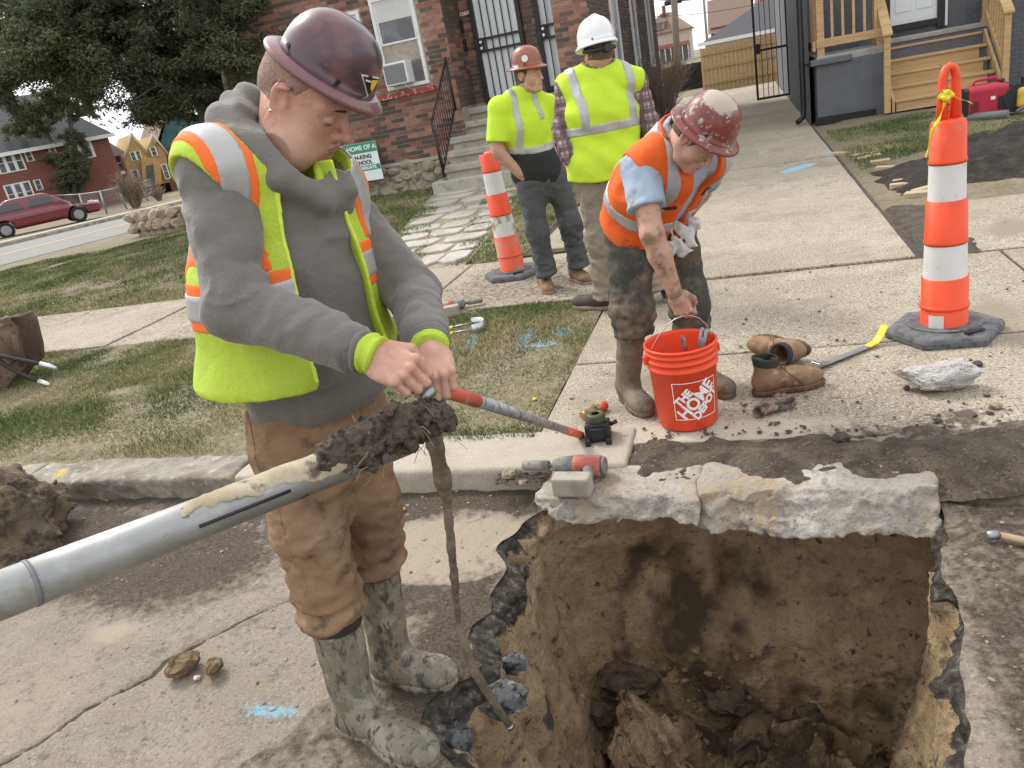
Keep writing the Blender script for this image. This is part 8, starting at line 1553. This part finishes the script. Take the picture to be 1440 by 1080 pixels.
# ---- generator and hose gear by the wooden steps
gq = gp(1385, 166); GN = thing('generator', 'red portable generator with black ends and top handle by the wooden steps', 'generator', gq, AX); REDG = mat('generator_red', (.42, .022, .045), .4, layers=((6, (.36, .02, .04), .45, .65),))
V, F = snet(lambda P: smin(rbox(P, (0, 0, .22), (.24, .145, .18), .05), rbox(P, (-.02, 0, .36), (.17, .10, .06), .04), .04), (-.3, -.2, 0), (.3, .2, .5), .012); mesh_np('case', V, F, REDG, GN)
for x in (-.235, .235): V, F = snet(lambda P: rbox(P, (x, 0, .22), (.035, .138, .175), .03), (x - .06, -.2, 0), (x + .06, .2, .45), .012); mesh_np('end_cover', V, F, BLACK, GN)
b = MB(); b.tube([(-.15, 0, .40), (-.13, 0, .47), (.10, 0, .48), (.14, 0, .40)], [.02, .018, .018, .02], 10); b.build('handle', REDG, GN); b = MB(); b.box((-.24, -.14, .0), (.24, .14, .045)); b.build('base', BLACK, GN, bevel=.01); b = MB(); b.box((.02, -.152, .23), (.07, -.146, .27)); b.build('label', WHT, GN); b = MB(); b.tube([(.17, 0, .41), (.17, 0, .45)], .035, 14); b.build('fuel_cap', BLACK, GN); b = MB(); b.box((.10, -.150, .10), (.20, -.1455, .26)); b.build('control_panel', BLACK, GN)
for k in range(7): b = MB(); b.box((-.20, -.150, .09 + k * .022), (-.11, -.1455, .10 + k * .022)); b.build('vent_slot', BLACK, GN)
yq = gp(1442, 158); YM = thing('cut_off_saw', 'yellow and black cut-off saw standing beside the generator', 'saw', yq, AX + .3); YLW = mat('tool_yellow', (.68, .46, .06), .45, layers=((12, (.45, .32, .08), .55, .68),))
V, F = snet(lambda P: smin(rbox(P, (0, 0, .20), (.15, .11, .12), .04), cap(P, (-.1, 0, .26), (.12, 0, .30), .05), .03), (-.25, -.2, 0), (.25, .2, .45), .014); mesh_np('engine_cover', V, F, YLW, YM); b = MB(); b.tube([(-.13, -.05, .2), (-.13, .05, .2)], .17, 26); b.build('blade_guard', BLACK, YM); b = MB(); b.tube([(.02, -.1, .30), (.0, -.1, .40), (.0, .1, .42), (.02, .1, .30)], .016, 8); b.build('front_handle', BLACK, YM); b = MB(); b.tube([(-.2, -.13, .05), (.2, -.15, .22)], .022, 8); b.build('arm', GREYP, YM)
b = MB(); pq0, pq1 = gp(1350, 172) + Vector((0, 0, .05)), gp(1418, 166) + Vector((0, 0, .05)); b.tube([pq0, pq1], .05, 14); o = b.build('grey_pipe', GREYP); tag(o, 'short grey plastic pipe lying before the generator', 'pipe')

# ---- hydraulic attachment at the lawn edge
RUST = mat('rusty_steel', (.115, .08, .055), .8, layers=((6, (.20, .13, .085), .48, .64), (18, (.06, .045, .036), .55, .68)), bump=((30, .4, 6, .006),)); eq = gp(6, 548); EX = wthing('hydraulic_attachment', 'rusty excavator attachment with two black hoses lying on the lawn', 'machine part', tuple(eq))
def E(px, py, dy=0): p = yp(px, py, eq.y + dy); return p
for off_, nm in ((0, 'side_plate'), (.30, 'side_plate')):
    q = [E(*p) for p in ((-70, 470), (-2, 458), (14, 452), (22, 462), (32, 500), (34, 520), (20, 532), (2, 560), (-70, 600))]; b = MB(); vs = [p + Vector((0, off_, 0)) for p in q] + [p + Vector((0, off_ + .04, 0)) for p in q]; n = len(q); b.add(vs, [tuple(range(n)), tuple(range(2 * n - 1, n - 1, -1))] + [(i, n + i, n + (i + 1) % n, (i + 1) % n) for i in range(n)]); b.build(nm, RUST, EX, bevel=.01)
b = MB(); b.tube([E(5, 500, -.03), E(5, 500, .36)], .075, 16); b.build('pivot', RUST, EX); b = MB(); b.tube([E(10, 452, -.02), E(10, 449, .34)], .03, 10); b.build('pin', RUST, EX); b = MB(); b.tube([E(20, 470, -.02), E(30, 515, -.02)], .022, 8); b.build('edge_bar', RUST, EX)
for pts in (((-30, 490), (0, 500), (40, 508), (70, 515), (80, 518)), ((-20, 490), (5, 512), (40, 531), (66, 540), (71, 541))):
    b = MB(); pp_ = [E(x, y, -.12 - .02 * i) for i, (x, y) in enumerate(pts)]; b.tube(pp_[:4], .016, 10); h_ = b.build('hose', BLACK, EX); b = MB(); b.tube([pp_[2].lerp(pp_[3], .55), pp_[3], pp_[4]], [.019, .019, .013], 10); b.build('hose_fitting', WIRE, h_)

# ---- clods, pebbles, crumbs
CLOD = mat('dry_clod', (.17, .115, .062), .95, layers=((14, (.12, .08, .045), .45, .62), (30, (.24, .175, .105), .56, .68)), bump=((40, .6, 7, .01),))
for (x, y, sx, sy, sz, lab, sd_) in ((262, 945, .055, .045, .036, 'large brown clod of clay on the street crack', 51), (302, 948, .040, .032, .028, 'smaller wedge shaped clay clod beside the large one', 52), (203, 912, .0, 0, 0, '', 0)):
    if sx: o = rock('clay_clod', (sx, sy, sz), sd_, CLOD, None, loc=gp(x, y, -.098), rot=(0, 0, sd_), sub=4, amp=.7); tag(o, lab, 'clod')
o = rock('pebble', (.014, .012, .011), 61, mat('white_pebble', (.55, .53, .50), .8), None, loc=gp(278, 957, -.098), sub=2); tag(o, 'small white pebble between the two clay clods', 'pebble')
LHM = SOIL; lq = gp(40, 775, -.1)
sdf_obj('soil_mound', lambda P: smax(smin(ell(P, lq + Vector((-.12, .08, .12)), (.26, .24, .26)), ell(P, lq + Vector((-.02, -.08, .04)), (.16, .14, .13)), .06) + .06 * fbm(P, 6, 4, 3) - .03 * np.abs(fbm(P, 16, 3, 7)) + .008 * vn(P, 60, 2), -.12 - P[:, 2], .01), tuple(lq - Vector((.55, .4, .1))), tuple(lq + Vector((.35, .5, .5))), .011, mat('clay_mound', (.10, .078, .052), .95, layers=((6, (.17, .125, .075), .48, .6), (14, (.045, .037, .03), .52, .62), (50, (.24, .19, .125), .64, .72)), bump=((40, .8, 8, .02),)))
tag(bpy.data.objects['soil_mound'], 'big lump of dug up dark clay beside the old kerb', 'soil', kind='stuff')
PEB = mat('mixed_gravel', (.22, .19, .15), .9, layers=((3, (.34, .31, .27), .5, .6), (5, (.09, .075, .06), .52, .62)), bump=((90, .4, 4, .003),))
def scatter(name, label, n, region, smin_, smax_, seed, m, zf, flat=.7):
    rs = np.random.RandomState(seed); bmx = bmesh.new(); bmesh.ops.create_icosphere(bmx, subdivisions=1, radius=1); bv = np.array([v.co[:] for v in bmx.verts]); bf = np.array([[v.index for v in f.verts] for f in bmx.faces]); bmx.free(); P = region(rs, n); n = len(P); s = smin_ * (smax_ / smin_) ** (rs.rand(n) ** 2.2)
    V = bv[None] * (1 + .35 * rs.uniform(-1, 1, (n, len(bv), 1))) * s[:, None, None] * np.stack([rs.uniform(.7, 1.3, n), rs.uniform(.7, 1.3, n), rs.uniform(.45, .9, n) * flat], 1)[:, None]; a = rs.uniform(0, 6.28, n); ca_, sa_ = np.cos(a)[:, None], np.sin(a)[:, None]; X = V[..., 0] * ca_ - V[..., 1] * sa_; Y_ = V[..., 0] * sa_ + V[..., 1] * ca_; V = np.stack([X + P[:, 0:1], Y_ + P[:, 1:2], V[..., 2] + zf(P)[:, None] + (s * .25)[:, None]], -1)
    F = (bf[None] + (np.arange(n) * len(bv))[:, None, None]).reshape(-1, 3); o = mesh_np(name, V.reshape(-1, 3), F, m, None, False); o.rotation_euler.z = AX; return tag(o, label, 'gravel', kind='stuff')
def street_reg(rs, n):
    P = np.stack([rs.uniform(-3.6, 2.4, n), rs.uniform(.9, 2.74, n)], 1); sdv_, _ = sd_poly(P, RIMC[::2]); w = np.where(P[:, 0] > .4, 1.0, np.where(P[:, 1] > 2.2, .85, .35)); return P[(sdv_ > .02) & (rs.rand(n) < w)]
scatter('street_gravel', 'loose grit and crumbs of soil strewn over the street', 4200, street_reg, .0016, .0095, 5, PEB, lambda P: zstreet_at(P))
_pr = np.random.RandomState(12); _lo = PITV[(PITV[:, 2] < -.75) | ((PITV[:, 2] < -.16) & (_pr.rand(len(PITV)) < .02))]; _pk = _lo[_pr.randint(0, len(_lo), 3800)]
scatter('pit_crumbs', 'crumbs and small clods of clay lying loose in the pit', 3800, lambda rs, n: _pk[:, :2], .003, .021, 8, mat('pit_crumb', (.17, .12, .068), .95, layers=((5, (.23, .165, .095), .48, .6), (9, (.09, .068, .046), .52, .62)), bump=((60, .6, 6, .01),)), lambda P: _pk[:, 2], .9)
scatter('soil_crumbs', 'dark soil crumbs along the soil strip behind the pit', 5000, lambda rs, n: np.stack([rs.uniform(-1.1, 3.0, n), 2.62 + np.abs(rs.normal(0, .17, n))], 1), .002, .016, 6, SOIL, lambda P: np.where(P[:, 1] > 2.94, .002, -.02 + .0 * P[:, 0]))
scatter('drive_crumbs', 'small soil crumbs scattered over the driveway slabs', 900, lambda rs, n: np.stack([rs.uniform(-.95, 2.6, n), 2.95 + rs.rand(n) ** 2 * 3.5], 1), .0018, .010, 7, SOIL, lambda P: np.full(len(P), .002))
for k, (x, y, s, mm, lab) in enumerate(((718, 672, .028, SLAB, 'pale grey stone chip beside the socket of the impact wrench'), (735, 682, .018, SLAB, 'small blue grey stone chip below the larger chip'), (1185, 622, .03, SOIL, 'dark clump of soil at the driveway edge'), (1400, 574, .02, SLAB, 'white stone chip right of the concrete chunk'), (1275, 548, .014, SOIL, 'dark round pebble touching the concrete chunk'), (1375, 515, .017, SOIL, 'dark round pebble in front of the cone base'), (1205, 655, .014, SLAB, 'tiny white chip on the soil strip'), (760, 648, .014, SLAB, 'flat pale chip near the kerb strip'))):
    z0 = 0 if y < 625 else -.02; o = rock('stone_chip', (s * 1.3, s, s * .75), 200 + k, mm, None, loc=gp(x, y, z0), rot=(0, 0, k), sub=3, amp=.6); tag(o, lab, 'stone')
for k, (x, y, z0, lab) in enumerate(((567, 718, -.1, 'yellow dandelion head on the bare street soil'), (606, 666, -.03, 'yellow dandelion head behind the probe by the kerb'), (752, 563, .0, 'yellow dandelion head on the bare lawn corner'))):
    p_ = gp(x, y, z0); t = wthing('dandelion', lab, 'flower', tuple(p_)); b = MB(); b.lathe([(.001, .004), (.010, .003), (.012, .008), (.008, .013), (.001, .015)], 12, Matrix.Translation(p_)); b.build('flower_head', mat('dandelion_yellow', (.78, .56, .02), .7), t); b = MB(); b.tube([p_ + Vector((0, 0, -.01)), p_ + Vector((0, 0, .005))], .002, 5); b.build('stem', GRASS, t)
# lumps of broken paving and clay hanging on the pit's left edge
for k, (x, y, sx, lab) in enumerate(((700, 955, .075, 'grey broken lump of paving hanging on the pit edge beside the boot'), (628, 1030, .07, 'black lump of broken asphalt at the toe of the front boot'), (715, 905, .05, 'dark ragged chunk of asphalt on the pit edge'), (640, 1000, .045, 'dirty white chip of paving in the pit edge'))):
    o = rock('paving_lump', (sx, sx * .7, sx * .75), 400 + k, CLAYLUMP if 'CLAYLUMP' in globals() else mat('paving_lump', (.10, .10, .10), .85, layers=((12, (.26, .265, .26), .52, .6), (22, (.025, .025, .025), .5, .6), (40, (.40, .39, .36), .66, .72)), bump=((30, .8, 8, .015),)), None, loc=gp(x, y, -.1) - Vector((0, 0, .12)), rot=(.2, .1, k * 1.3), sub=4, amp=.8); tag(o, lab, 'rubble')
for k, (x, y, s, zz_) in enumerate(((880, 965, .13, -.95), (940, 935, .10, -.9), (1010, 1000, .12, -1.0), (850, 1020, .10, -1.0), (1090, 1040, .14, -1.0), (1160, 990, .10, -1.0), (780, 1040, .08, -.8), (960, 1060, .10, -1.05))):
    o = rock('clay_lump', (s, s * .8, s * .62), 500 + k, mat('pit_lump', (.10, .075, .048), .95, layers=((5, (.17, .115, .062), .48, .62), (11, (.05, .046, .042), .52, .62)), bump=((24, .8, 8, .03), (100, .5, 4, .006))), None, loc=gp(x, y, zz_) - Vector((0, 0, s * .3)), rot=(k * .4, .2, k), sub=4, amp=.9); tag(o, 'crumbled clay lump on the floor of the pit', 'clay lump', 'clay lumps in the pit')
